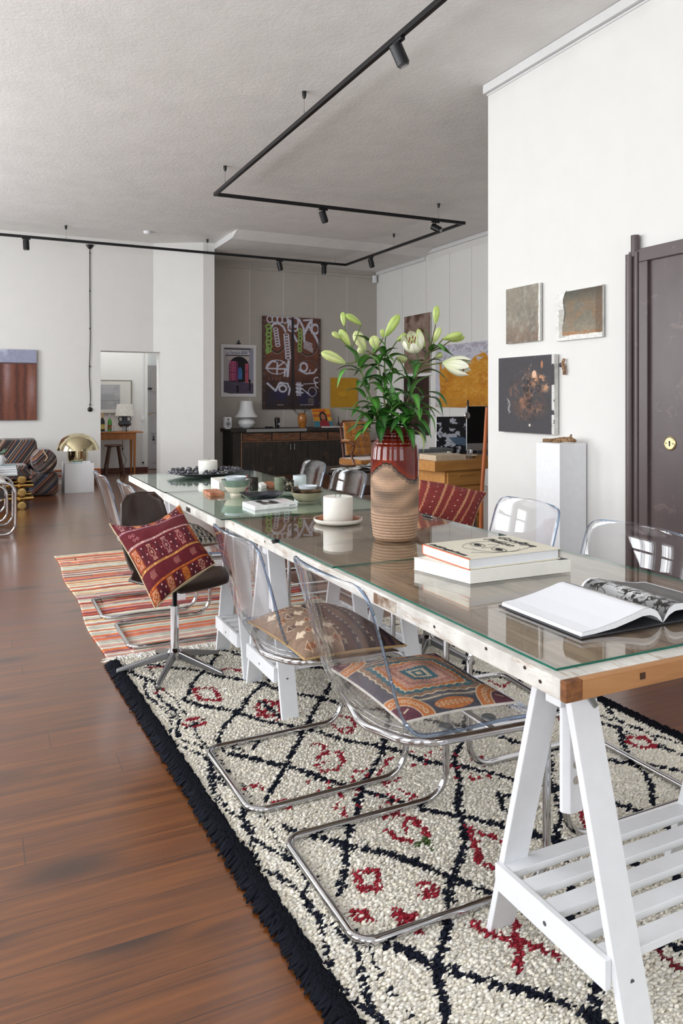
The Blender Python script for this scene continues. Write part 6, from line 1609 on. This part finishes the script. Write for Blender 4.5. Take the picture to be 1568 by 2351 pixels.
painted('cover_print', cv, lambda U, V: (U * wM, (1 - V) * th_ - .0015, (1 - V) * hM), paint_gloss, mg, world=False)
text_mesh('COUGAR', .066, M('title_red', (206, 40, 24), .5), 'title', mg, frame((.004, th_ * .83 - .004, hM * .83), (1, 0, 0), (0, th_, hM)), bold=.002, spacing=.93)
xa, xb = sbx(742, 12.1), sbx(800, 12.1)
one('flat_book', MB().box(xa, 12.02, ZS, xb, 12.18, ZS + .022), M('book_pale', (196, 190, 190), .6), 'thin pale book lying at the front of the sideboard', 'book', bevel=.002)
x = sbx(777, 12.3); one('dark_bottle', MB().lathe([(0, 0), (.026, 0), (.030, .02), (.024, .06), (.008, .10), (.006, .19), (0, .19)], 20, c=(x, 12.3, ZS)), blackp, 'slim dark bottle between magazine and carved wooden figure', 'bottle')
x = sbx(789, 12.3); one('wooden_figure', MB().cbox((x, 12.3, ZS + .035), (.06, .06, .07)).ball((x, 12.3, ZS + .095), .036, 12, (1, 1, .8)), M('figure_wood', (120, 72, 46), .5), 'small carved wooden figure on the sideboard near the yellow panel', 'figurine', bevel=.004)
x = sbx(812, 12.2); one('glass_jar', MB().lathe([(0, 0), (.04, 0), (.044, .01), (.044, .10), (.034, .12), (.034, .125), (.030, .125), (.040, .10), (.040, .012), (0, .008)], 24, c=(x, 12.2, ZS)), glass_c, 'clear glass jar on the sideboard just left of the lily leaves', 'jar')
# ------------------------------------------------------------------ tufted orange armchair and the low table
vel = M2('orange_velvet', (134, 78, 8), (182, 116, 18), 14, .35, .65, .75, Sheen_Weight=.6)
frame_w = Mwood('walnut_frame', (70, 34, 20), (112, 60, 34), 2, 5, .3)
ac = thing('armchair', 'orange velvet armchair with button tufted back and carved brown frame', 'armchair', (4.86, 9.35, 0), math.radians(8))
def cush(name, x0, x1, y0, y1, z0, z1, mat, par): return obj(name, MB().box(x0, y0, z0, x1, y1, z1), mat, par, bevel=.03, seg=3)
cush('seat', -.29, .29, -.30, .24, .37, .47, vel, ac)
G_ = []
for i in range(29):
    v = i / 28; row = []
    for j in range(25):
        u = j / 24; d = 0
        fx, fy = u * 4, v * 5
        d = .5 + .5 * math.cos(2 * math.pi * (fx + fy) / 1.0 * .5) * math.cos(2 * math.pi * (fx - fy) * .5)
        wd = .215 - .02 * v; row.append(((u - .5) * 2 * wd, .20 + .10 * v - .03 - .035 * (1 - d) * math.sin(math.pi * min(1, u * 1.02)) , .50 + .45 * v))
    G_.append(row)
obj('tufted_back', MB().grid(G_), vel, ac, solid=(.05, 1))
bt = MB()
for i in range(1, 5):
    for j in range(1, 4 if i % 2 else 4): bt.ball(((j / 4 - .5) * .40 + (.05 if i % 2 else 0), .165 + .02 * i, .50 + .09 * i), .010, 8)
obj('button', bt, M('button_dark', (110, 60, 10), .8), ac)
obj('back_frame', MB().tube(fillet([(-.225, .20, .46), (-.215, .31, .97), (.215, .31, .97), (.225, .20, .46)], .09, 8), .016, 10), frame_w, ac)
obj('seat_rail', MB().box(-.30, -.31, .31, .30, .25, .368), frame_w, ac, bevel=.015)
for x in (-1, 1):
    obj('arm', MB().tube(catmull([(x * .25, .24, .68), (x * .30, .05, .70), (x * .32, -.12, .69), (x * .29, -.15, .64), (x * .30, -.10, .52), (x * .29, -.16, .40)], 5), .016, 8), frame_w, ac)
    obj('arm_pad', MB().box(x * .30 - .025, -.06, .70, x * .30 + .025, .12, .73), vel, ac, bevel=.012)
    for y in (-.27, .20): obj('leg', MB().tube(catmull([(x * .27, y, .34), (x * .285, y + (-.02 if y < 0 else .02), .18), (x * .26, y, .0)], 5), [.028, .027, .026, .024, .022, .02, .018, .017, .016, .016, .018], 10), frame_w, ac)
lt = thing('low_table', 'low black table in the recess, papers on top, behind the clear chairs', 'table', (4.22, 8.25, 0))
obj('table_top', MB().box(-.62, -.40, .42, .42, .40, .445), blackp, lt, bevel=.004)
for x, y in ((-.55, -.34), (.36, -.34), (-.55, .34), (.36, .34)): obj('leg', MB().cyl((x, y, 0), (x, y, .42), .02, 12), blackm, lt)
obj('shelf', MB().box(-.58, -.36, .16, .38, .36, .18), M('shelf_plum', (60, 34, 44), .3), lt, bevel=.003)
g = np.random.default_rng(6)
for k, (x, y, rz, cl, lb) in enumerate(((3.93, 8.05, .2, (200, 200, 196), 'loose white paper sheets at the left of the low black table'), (4.28, 8.12, -.3, (214, 214, 210), 'open newspaper lying crumpled in the middle of the low black table'), (4.46, 8.35, .5, (176, 184, 188), 'pale folded brochure at the right of the low black table'))):
    Gd = [[(x + (u - .5) * .30 * math.cos(rz) - (v - .5) * .22 * math.sin(rz), y + (u - .5) * .30 * math.sin(rz) + (v - .5) * .22 * math.cos(rz), .449 + .012 * (1 + math.sin(u * 7 + k)) * (1 + .5 * math.sin(v * 5 + k))) for u in [i / 10 for i in range(11)]] for v in [i / 8 for i in range(9)]]
    one('paper_sheet', MB().grid(Gd), M('paper_%s' % 'abc'[k], cl, .7), lb, 'paper', solid=(.003, 1))
# ------------------------------------------------------------------ desk with computer
dk_ = thing('desk', 'golden oak desk with drawers beyond the end of the right wall', 'desk', (3.843, 5.992, 0), math.radians(5))
DH = .70
obj('desk_top', MB().box(0, 0, DH - .095, 1.7, .86, DH), oak, dk_, bevel=.004)
obj('pedestal', MB().box(.14, .03, 0, .62, .80, DH - .096), oak, dk_, bevel=.003)
for k in range(4):
    z1 = DH - .115 - k * .145; d = obj('drawer', MB().box(.165, .012, z1 - .125, .60, .031, z1), oak, dk_, bevel=.004)
    obj('handle', MB().box(.29, .0, z1 - .035, .47, .012, z1 - .020), oak, d, bevel=.003)
obj('side_panel', MB().box(1.62, .03, 0, 1.66, .80, DH - .096), oak, dk_)
p = Vector((4.52, 6.42, DH)); im = thing('desktop_computer', 'large black screen all in one computer on the desk', 'computer', (4.40, 6.45, DH + .0005), math.radians(-6))
alu = M('aluminium', (176, 178, 182), .3, .8)
x0 = PY(1070, 930, 6.45).x - 4.40
obj('housing', MB().box(x0, .0, .055, x0 + .65, .022, .51), alu, im, bevel=.004)
obj('screen', MB().box(x0 + .003, -.003, .130, x0 + .647, .0, .507), M('screen_black', (6, 6, 8), .12), im)
obj('stand', MB().hexa([(x0 + .23, .03, .0), (x0 + .43, .03, 0), (x0 + .43, .20, 0), (x0 + .23, .20, 0)], [(x0 + .23, .03, .006), (x0 + .43, .03, .006), (x0 + .43, .20, .006), (x0 + .23, .20, .006)]).hexa([(x0 + .23, .19, .006), (x0 + .43, .19, .006), (x0 + .43, .20, .006), (x0 + .23, .20, .006)], [(x0 + .23, .022, .22), (x0 + .43, .022, .22), (x0 + .43, .03, .22), (x0 + .23, .03, .22)]), alu, im)
p = PY(1073, 954, 6.40); hp = one('webcam_disc', MB().lathe([(0, -.008), (.030, -.006), (.036, 0), (.030, .006), (0, .008)], 24, M=Matrix.Rotation(math.pi / 2, 3, 'X'), c=p), chrome, 'round silver earphone disc hanging on the left edge of the screen', 'headphones')
obj('headband', MB().tube(catmull([p + Vector((.0, .0, .035)), p + Vector((.008, .004, .12)), p + Vector((.03, .03, .155)), p + Vector((.06, .07, .10))], 6), .008, 8), blackp, hp, world=True)
cv = Cv(130, 120, (196, 200, 214)); n = vnoise(120, 130, 12, 61, 4); dd = np.hypot((cv.x - .35) / .35, (cv.y - .6) / .5); cv.mask((n + .25 * dd > .62) * 1.0, (22, 22, 28)); cv.rect(.0, .0, .2, .16, (20, 20, 26)); cv.poly([(.28, .55), (.62, .55), (.98, .82), (.98, .95), (.75, .80), (.45, .74)], (84, 108, 132)); cv.poly([(.55, .74), (.98, .95), (.98, 1), (.6, 1)], (20, 22, 28))
A_ = PY(1001, 957, 6.78); xw = .52; hz = A_.z - DH
ph = thing('photo_print', 'black and white photo of trees and a roof leaning behind the computer', 'picture', (A_.x - .03, 6.70, DH + .001), 0)
obj('board', MB().hexa([(-.02, 0, 0), (xw, 0, 0), (xw, .008, 0), (-.02, .008, 0)], [(.03, .07, hz), (xw + .03, .07, hz), (xw + .03, .078, hz), (.03, .078, hz)]), white_matte, ph)
painted('photo', cv, lambda U, V: (U * (xw + .02) - .02 + (1 - V) * (.05 - .02 * U * 0), (1 - V) * .07 - .0015, (1 - V) * hz), paint_gloss, ph, world=False)
def dbox(name, px, Y, w_, d_, z, h, mat, label, cat, rz=0.0, bevel=.002):
    X = PY(px, 1050, Y).x
    c, s = math.cos(rz), math.sin(rz); q = [(0, 0), (w_, 0), (w_, d_), (0, d_)]; q = [(X + a * c - b * s, Y + a * s + b * c) for a, b in q]
    return one(name, MB().prism(q, z, z + h), mat, label, cat, bevel=bevel)
dbox('portfolio_box', 1001, 6.03, .34, .30, DH + .0005, .052, M('linen_box', (196, 176, 150), .8), 'large beige linen portfolio box at the front corner of the desk', 'box', .0)
dbox('grey_folder', 958, 6.42, .42, .26, DH + .0005, .055, M('grey_folder', (120, 122, 124), .6), 'thick grey folder on the desk, under the thin dark folder', 'folder', .02)
dbox('dark_folder', 962, 6.44, .40, .24, DH + .057, .028, M('grey_folder2', (92, 96, 98), .6), 'thin dark grey folder on top of the thick grey folder', 'folder', -.03)
dbox('white_card', 958, 6.45, .14, .10, DH + .0855, .016, M('card3', (226, 226, 232), .6), 'small white book on top of the grey folders on the desk', 'book', -.03)
dbox('white_post', 1030, 6.36, .030, .03, DH + .0005, .058, M('card4', (214, 224, 216), .6), 'small upright white card block beside the grey folders', 'card', 0)
p = PY(1078, 1046, 6.30); one('shell_bowl', MB().lathe([(0, 0), (.03, 0), (.07, .022), (.066, .024), (.03, .006), (0, .005)], 28, c=(p.x, 6.28, DH + .0005)), cream, 'small pale bowl on the desk in front of the computer', 'bowl')
p = PY(1099, 1046, 6.26); one('desk_glass', MB().lathe([(0, 0), (.026, 0), (.030, .085), (.027, .085), (.023, .006), (0, .006)], 24, c=(4.36, 6.17, DH + .0005)), glass_c, 'small drinking glass on the desk close to the wall end', 'glass')
mb = MB().tube(catmull([(4.30, 6.34, DH + .006), (4.34, 6.28, DH + .03), (4.39, 6.30, DH + .010), (4.44, 6.26, DH + .02), (4.40, 6.20, DH + .006)], 8), .0045, 6); one('black_cable', mb, blackp, 'tangled black cable on the desk below the screen', 'cable')
# leaning wooden pole beside the wall end
q0 = PY(1113, 1300, 5.05); q1 = PY(1121, 935, 5.02)
zb_ = 0
mb = MB().tube(catmull([(q0.x - .002, 5.10, 0), (q0.x - .004, 5.09, .45), (q0.x + .012, 5.07, .85), (q1.x + .004, 5.04, q1.z)], 8), [.016] * 25, 12)
one('teak_pole', mb, teak, 'slim reddish teak pole leaning at the end of the right wall', 'pole')
# ------------------------------------------------------------------ sitting corner on the left
t = NT('striped_velvet'); tc = t.n('ShaderNodeTexCoord'); sp_ = t.n('ShaderNodeSeparateXYZ'); t.l(tc.outputs['Object'], sp_.inputs[0])
dg = t.math('ADD', t.math('MULTIPLY', sp_.outputs[0], 6.5), t.math('MULTIPLY', sp_.outputs[2], -6.5)); dg = t.math('ADD', dg, t.math('MULTIPLY', sp_.outputs[1], 3.0))
n1 = t.noise(None, 1.0, 1); 
wv = t.n('ShaderNodeTexNoise', noise_dimensions='1D'); wv.inputs['Scale'].default_value = 1.35; wv.inputs['Detail'].default_value = 2; t.l(dg, wv.inputs['W'])
t.set(Base_Color=t.ramp(wv.outputs['Fac'], [(0.0, S(20, 16, 16)), (.40, S(122, 66, 42)), (.44, S(24, 20, 22)), (.50, S(150, 126, 106)), (.53, S(34, 40, 62)), (.58, S(20, 17, 18)), (.64, S(140, 92, 62))], 'CONSTANT'), Roughness=.85, Sheen_Weight=.3); velvet = t.mat
so = thing('sofa', 'low sofa in dark fabric with diagonal brown, rust and blue stripes', 'sofa', (-.1, 10.9, 0))
ys0, ys1 = 10.72, 11.50
obj('seat', MB().box(-1.3, ys0, .02, .61, ys1 - .1, .42), velvet, so, world=True, bevel=.05, seg=3)
obj('back', MB().hexa([(-1.3, ys1 - .40, .40), (.78, ys1 - .40, .40), (.78, ys1, .20), (-1.3, ys1, .20)], [(-1.3, ys1 - .22, .73), (.74, ys1 - .22, .73), (.74, ys1 - .02, .75), (-1.3, ys1 - .02, .75)]), velvet, so, world=True, bevel=.05, seg=3)
obj('arm', MB().box(.62, ys0 - .04, .02, .98, ys1, .318), velvet, so, world=True, bevel=.06, seg=3)
bo = one('bolster', MB().tube([(.80, 10.62, .47), (.80, 10.66, .47), (.80, 10.95, .47), (.80, 11.02, .47)], [.10, .155, .16, .12], 32), velvet, 'round striped bolster cushion lying on the right arm of the sofa', 'cushion')
obj('button', MB().ball((.80, 10.615, .47), .018, 10, (1, .6, 1)), blackp, bo, world=True)
obj('tie', MB().tube(catmull([(.80, 10.61, .47), (.83, 10.60, .52), (.80, 10.61, .58), (.78, 10.62, .62)], 4), .007, 6), M('tie_cream', (190, 160, 130), .8), bo, world=True)
# white cube with brass mushroom lamp
one('white_cube', MB().box(1.075, 10.93, 0, 1.46, 11.32, .405), white_matte, 'plain white cube side table between sofa and doorway', 'side table', bevel=.002)
bl = thing('brass_lamp', 'polished brass mushroom lamp on the white cube', 'lamp', (1.27, 11.16, .4055))
obj('base', MB().lathe([(0, 0), (.115, 0), (.122, .004), (.135, .08), (.135, .17), (.12, .176), (0, .176)], 48), brass, bl)
obj('shade', MB().lathe([(.285, .170), (.282, .185), (.262, .25), (.215, .325), (.15, .375), (.07, .400), (0, .406), (0, .402), (.07, .396), (.148, .371), (.212, .321), (.258, .248), (.278, .185), (.281, .170)], 64), brass, bl)
one('blue_tray', MB().box(1.16, 10.965, .4057, 1.30, 11.03, .418), M('ice_blue', (190, 222, 232), .3), 'pale blue tray on the white cube, left in front of the brass lamp', 'tray', bevel=.003)
one('white_book', MB().box(1.31, 10.96, .4057, 1.42, 11.03, .428), M('white_card5', (230, 232, 236), .5), 'small white box on the white cube, right in front of the brass lamp', 'box', bevel=.002)
# copper pipes and a low box against the wall, right of the cube
cp_ = thing('copper_pipes', 'two thin copper pipes along the wall foot beside the doorway', 'pipe', (1.60, 12.17, 0))
copper = M('copper', (196, 112, 72), .25, .9)
for z in (.13, .205): obj('pipe', MB().cyl((1.0, 12.16, z), (1.715, 12.16, z), .014, 12), copper, cp_, world=True)
obj('elbow', MB().tube(fillet([(1.70, 12.16, .205), (1.705, 12.16, .205), (1.705, 12.16, .001)], .01), .014, 10), copper, cp_, world=True)
one('low_chest', MB().box(1.47, 11.86, 0, 1.69, 12.10, .10), M('chest_brown', (104, 66, 50), .5), 'low brown wooden chest on the floor between white cube and doorway', 'chest', bevel=.004)
# gold log table
gt = thing('coffee_table', 'low coffee table built of crossed gold tubes with a dark glass top', 'table', (.30, 9.6, 0))
YT = 9.54; xl = .47
for k, z in enumerate((.046, .200, .352)):
    for x in (xl, -.50):
        q = obj('gold_roller', MB().cyl((x, YT, z), (x, YT + .62, z), .045, 28), brass_d, gt, world=True)
        obj('end_cap', MB().lathe([(0, 0), (.047, 0), (.047, .006), (.035, .008), (0, .008)], 28, M=Matrix.Rotation(math.pi / 2, 3, 'X'), c=(x, YT + .002, z)), brass_d, q, world=True)
for z in (.123, .276):
    for y in (YT + .08, YT + .52): obj('gold_bar', MB().cyl((-.62, y, z), (.60, y, z), .030, 20), brass_d, gt, world=True)
obj('glass_top', MB().box(-.75, YT - .10, .398, .62, YT + .70, .408), M('smoked_glass', (24, 24, 26), .05), gt, world=True, bevel=.002)
zt_ = .4085
for k, (w_, h_, c, lb) in enumerate(((.30, .030, (206, 214, 214), 'pale book at the bottom of the stack on the gold table'), (.29, .028, (120, 132, 138), 'grey book second in the stack on the gold table'), (.27, .026, (216, 222, 220), 'light book third in the stack on the gold table'), (.26, .018, (150, 170, 176), 'thin blue grey book on top of the stack on the gold table'))):
    b = thing('stacked_book', lb, 'book', (.28, YT + .16, zt_), .03 * (k - 1), 'books stacked on the gold table')
    obj('cover', MB().box(-w_ / 2, -.11, 0, w_ / 2, .11, .003).box(-w_ / 2, -.11, h_ - .003, w_ / 2, .11, h_).box(-w_ / 2, -.11, .003, -w_ / 2 + .003, .11, h_ - .003), M('stack_cover_%s' % 'abcd'[k], c, .5), b)
    obj('pages', MB().box(-w_ / 2 + .003, -.106, .003, w_ / 2 - .004, .106, h_ - .003), page_m, b); zt_ += h_ + .0004
pp = thing('potted_succulent', 'small succulent in a white face shaped pot on the stacked books', 'plant', (.235, YT + .16, zt_))
obj('pot', MB().lathe([(0, 0), (.035, 0), (.045, .01), (.060, .05), (.062, .09), (.050, .115), (.052, .125), (.044, .125), (.044, .11), (0, .10)], 24).cbox((-.062, 0, .07), (.02, .012, .03)).cbox((.062, 0, .07), (.02, .012, .03)), white_matte, pp)
mb = MB(); g = np.random.default_rng(5)
for k in range(16):
    a = k * 2.4; l = .05 + .05 * g.random(); mb.tube([(0, 0, .11), (.03 * math.cos(a), .03 * math.sin(a), .14), (l * math.cos(a), l * math.sin(a), .15 + .05 * g.random())], [.010, .014, .002], 6)
obj('leaves', mb, M('succulent_green', (112, 138, 116), .5), pp)
one('glass_candlestick', MB().lathe([(0, 0), (.03, 0), (.03, .006), (.008, .02), (.007, .08), (.026, .10), (.030, .15), (.027, .15), (.020, .10), (0, .09)], 20, c=(.10, YT + .25, .4085)), glass_c, 'clear glass goblet on the gold table left of the succulent', 'glass')
bs = thing('wicker_basket', 'golden wicker basket on the gold table at the left picture edge', 'basket', (.12, YT - .0, .4085))
mb = MB()
for k in range(14):
    a = 2 * math.pi * k / 14; mb.tube([(.07 * math.cos(a), .05 * math.sin(a), .0), (.085 * math.cos(a + .25), .06 * math.sin(a + .25), .07)], .004, 6); mb.tube([(.07 * math.cos(a), .05 * math.sin(a), .0), (.085 * math.cos(a - .25), .06 * math.sin(a - .25), .07)], .004, 6)
obj('weave', mb, M('wicker', (196, 150, 78), .6), bs); obj('rim', MB().tube([(.085 * math.cos(2 * math.pi * k / 24), .06 * math.sin(2 * math.pi * k / 24), .072) for k in range(24)], .006, 8, closed=True), bpy.data.materials['wicker'], bs)
obj('bottom', MB().lathe([(0, 0), (.07, 0), (.07, .004), (0, .004)], 24, sy=.7), bpy.data.materials['wicker'], bs)
# tubular chrome easy chair, left edge
ec = thing('tubular_armchair', 'chrome tube easy chair with pale cushion, cut by the left edge', 'armchair', (-.10, 7.9, 0))
for y in (7.72, 8.32):
    loop = fillet([(-.46, y, .02), (.325, y, .02), (.325, y, .50), (-.46, y, .50)], .10, 10, True)
    obj('side_loop', MB().tube(loop, .0125, 14, closed=True), chrome, ec, world=True)
    loop = fillet([(-.40, y + .03, .14), (.255, y + .03, .14), (.255, y + .03, .47), (-.40, y + .03, .47)], .09, 10, True)
    obj('inner_loop', MB().tube(loop, .0115, 14, closed=True), chrome, ec, world=True)
obj('cross_rail', MB().cyl((.18, 7.74, .13), (.18, 8.34, .13), .012, 12).cyl((-.35, 7.74, .33), (-.35, 8.34, .33), .012, 12).cyl((.20, 7.75, .34), (.20, 8.35, .34), .012, 12), chrome, ec, world=True)
obj('seat_sling', MB().hexa([(-.42, 7.76, .33), (.24, 7.76, .35), (.24, 8.30, .35), (-.42, 8.30, .33)], [(-.42, 7.76, .35), (.24, 7.76, .37), (.24, 8.30, .37), (-.42, 8.30, .35)]), M('sling_black', (40, 36, 36), .7), ec, world=True, bevel=.008)
fc = Cv(60, 60, (206, 202, 200)); fc.mott(.06, 12)
pillow('pale_cushion', (-.32, 8.28, .49), (.27, 8.28, .52), (.25, 7.76, .505), (-.34, 7.76, .47), .11, fc, 'pale grey cushion lying on the chrome easy chair at the left edge', back=M('cushion_grey', (190, 186, 184), .9), asym=.6)
# ------------------------------------------------------------------ inner room seen through the doorway
it = thing('console_table', 'honey pine console table seen through the doorway', 'table', (2.0, 13.35, 0))
obj('table_top', MB().box(1.35, 13.12, .712, 2.555, 13.58, .732), pine, it, world=True, bevel=.004)
obj('apron', MB().box(1.42, 13.16, .60, 2.44, 13.18, .711).box(1.42, 13.50, .60, 2.44, 13.52, .711).box(2.42, 13.18, .60, 2.44, 13.50, .711), pine, it, world=True)
obj('drawer', MB().box(1.75, 13.150, .62, 2.15, 13.160, .70).ball((2.13, 13.140, .66), .012, 8), pine, it, world=True, bevel=.002)
for x, y in ((1.42, 13.16), (2.40, 13.16), (1.42, 13.48), (2.40, 13.48)): obj('leg', MB().hexa([(x + .008, y + .008, 0), (x + .034, y + .008, 0), (x + .034, y + .034, 0), (x + .008, y + .034, 0)], [(x, y, .711), (x + .045, y, .711), (x + .045, y + .045, .711), (x, y + .045, .711)]), pine, it, world=True)
X = PY(272, 1020, 12.95).x
stl = thing('wooden_stool', 'dark wooden stool standing under the console table', 'stool', (PY(262, 1020, 12.95).x, 12.98, 0))
dw_ = Mwood('dark_stool', (52, 28, 18), (92, 52, 30), 2, 5, .35)
obj('seat', MB().lathe([(0, .50), (.14, .50), (.155, .508), (.155, .522), (.14, .53), (0, .53)], 28), dw_, stl)
for k in range(4):
    a = math.pi / 4 + k * math.pi / 2; c, s = math.cos(a), math.sin(a); obj('leg', MB().tube([(.21 * c, .21 * s, 0), (.10 * c, .10 * s, .50)], [.016, .019], 10), dw_, stl)
for k in range(4):
    a = math.pi / 4 + k * math.pi / 2; b = a + math.pi / 2; z = .10 + .06 * (k % 2); r_s = .21 - .11 * z / .5; obj('rung', MB().cyl((r_s * math.cos(a), r_s * math.sin(a), z), (r_s * math.cos(b), r_s * math.sin(b), z), .009, 8), dw_, stl)
ZI = .7325
il = thing('table_lamp', 'table lamp with a white drum shade and dark two handled jar base', 'lamp', (PY(287, 960, 13.35).x, 13.38, ZI))
jar = M('dark_jar', (58, 60, 68), .35, .2)
obj('base', MB().lathe([(0, 0), (.05, 0), (.035, .03), (.035, .06), (.09, .085), (.115, .125), (.10, .16), (.05, .19), (.045, .215), (.055, .255), (.05, .262), (0, .262)], 32), jar, il)
for s_ in (-1, 1): obj('handle', MB().tube(catmull([(s_ * .05, 0, .25), (s_ * .095, 0, .24), (s_ * .10, 0, .19), (s_ * .07, 0, .165)], 5), .009, 8), jar, il)
obj('lamp_shade', MB().lathe([(.160, .265), (.128, .47), (.125, .47), (.157, .265)], 40), M('shade_white', (232, 228, 220), .8), il)
cv = Cv(80, 70, (214, 212, 206)); cv.rect(.0, .12, .82, .88, (176, 176, 178)); cv.mask(((cv.x < .82) & (cv.y > .12) & (cv.y < .88)) * np.clip((vnoise(70, 80, 6, 71) - .4) * 2.5, 0, .6), (146, 148, 152)); cv.rect(0, .60, .82, .62, (120, 120, 122))
A_ = PY(303, 873, 13.6); B_ = PY(303, 950, 13.6)
fp = one('framed_print', MB().box(1.35, 13.585, B_.z, A_.x, 13.615, A_.z), M('frame_silver', (136, 130, 118), .4), 'framed grey print with wide mount above the console table', 'picture')
painted('print', cv, lambda U, V: (1.37 + U * (A_.x - .025 - 1.37), U * 0 + 13.583, A_.z - .02 + V * (B_.z - A_.z + .04)), paint_attr, fp)
def bottle(px, Y, h, r, m, neck, lab, label):
    x = PY(px, 980, Y).x; b = thing('bottle', label, 'bottle', (x, Y, ZI + .010))
    obj('glass', MB().lathe([(0, 0), (r, 0), (r, h * .5), (r * .8, h * .62), (r * .38, h * .72), (r * .34, h * .99), (0, h)], 24), m, b)
    obj('neck_foil', MB().lathe([(r * .42, h * .74), (r * .40, h), (0, h + .004)], 20), neck, b)
    obj('bottle_label', MB().lathe([(r + .0008, h * .12), (r + .0008, h * .38)], 24), lab, b); return b
bottle(235, 13.28, .31, .040, M('dark_bottle_glass', (18, 22, 20), .08), M('foil_gold', (206, 176, 130), .4, .3), M('label_gold', (190, 172, 90), .5), 'dark champagne bottle with gold neck at the doorway edge')
bottle(252, 13.30, .29, .036, M('green_bottle_glass', (70, 140, 50), .06), M('foil_grey', (180, 186, 190), .4, .3), M('label_brown', (120, 84, 44), .6), 'green bottle with a brown label left of the two handled lamp')
one('drinks_tray', MB().lathe([(0, 0), (.15, 0), (.165, .008), (.162, .009), (.148, .003), (0, .003)], 36, c=(PY(245, 980, 13.3).x, 13.30, ZI), sy=.8), M('tray_silver', (176, 178, 190), .25, .6), 'round silver tray under the two bottles on the console table', 'tray')
for k, (px, lb) in enumerate(((258, 'short drinking glass right of the green bottle on the tray'), (284, 'blue tinted glass in front of the two handled lamp'), (297, 'clear glass at the right end of the console table'))):
    x = PY(px, 985, 13.24).x; one('drinking_glass', MB().lathe([(0, 0), (.026, 0), (.034, .09), (.031, .09), (.024, .006), (0, .006)], 20, c=(x, 13.22 if k else 13.25, ZI + (.0095 if k == 0 else .0005))), glass_c, lb, 'glass')
x = PY(328, 1000, 13.6).x
pi_ = thing('wall_pipe', 'white cable duct with a round junction down the inner wall', 'pipe', (x, 13.6, .5))
obj('duct', MB().box(x - .014, 13.60, .24, x + .014, 13.6195, 3.6), trim_w, pi_, world=True); obj('junction', MB().lathe([(0, 0), (.036, 0), (.036, .02), (0, .024)], 24, M=Matrix.Rotation(math.pi / 2, 3, 'X'), c=(x, 13.60, PY(328, 961, 13.6).z)), trim_w, pi_, world=True)
z = PY(328, 1058, 13.6).z
so_ = one('wall_socket', MB().box(x - .035, 13.605, z - .07, x + .035, 13.6195, z + .08), trim_w, 'white double wall socket low on the inner room wall', 'socket', bevel=.004)
obj('plug', MB().cyl((x, 13.604, z - .03), (x, 13.575, z - .03), .018, 14), blackp, so_, world=True)
xl_ = PY(283, 1030, 13.5).x
one('lamp_cable', MB().tube(catmull([(xl_, 13.57, .70), (xl_, 13.57, .45), (xl_ + .005, 13.56, .35), (xl_ + .06, 13.56, .22), (xl_ + .02, 13.56, .10), (xl_ + .04, 13.56, .006)], 6), .004, 6).ball((xl_, 13.565, .42), .016, 8, (.8, .8, 2)), blackp, 'black lamp cable with an inline switch hanging under the console table', 'cable')
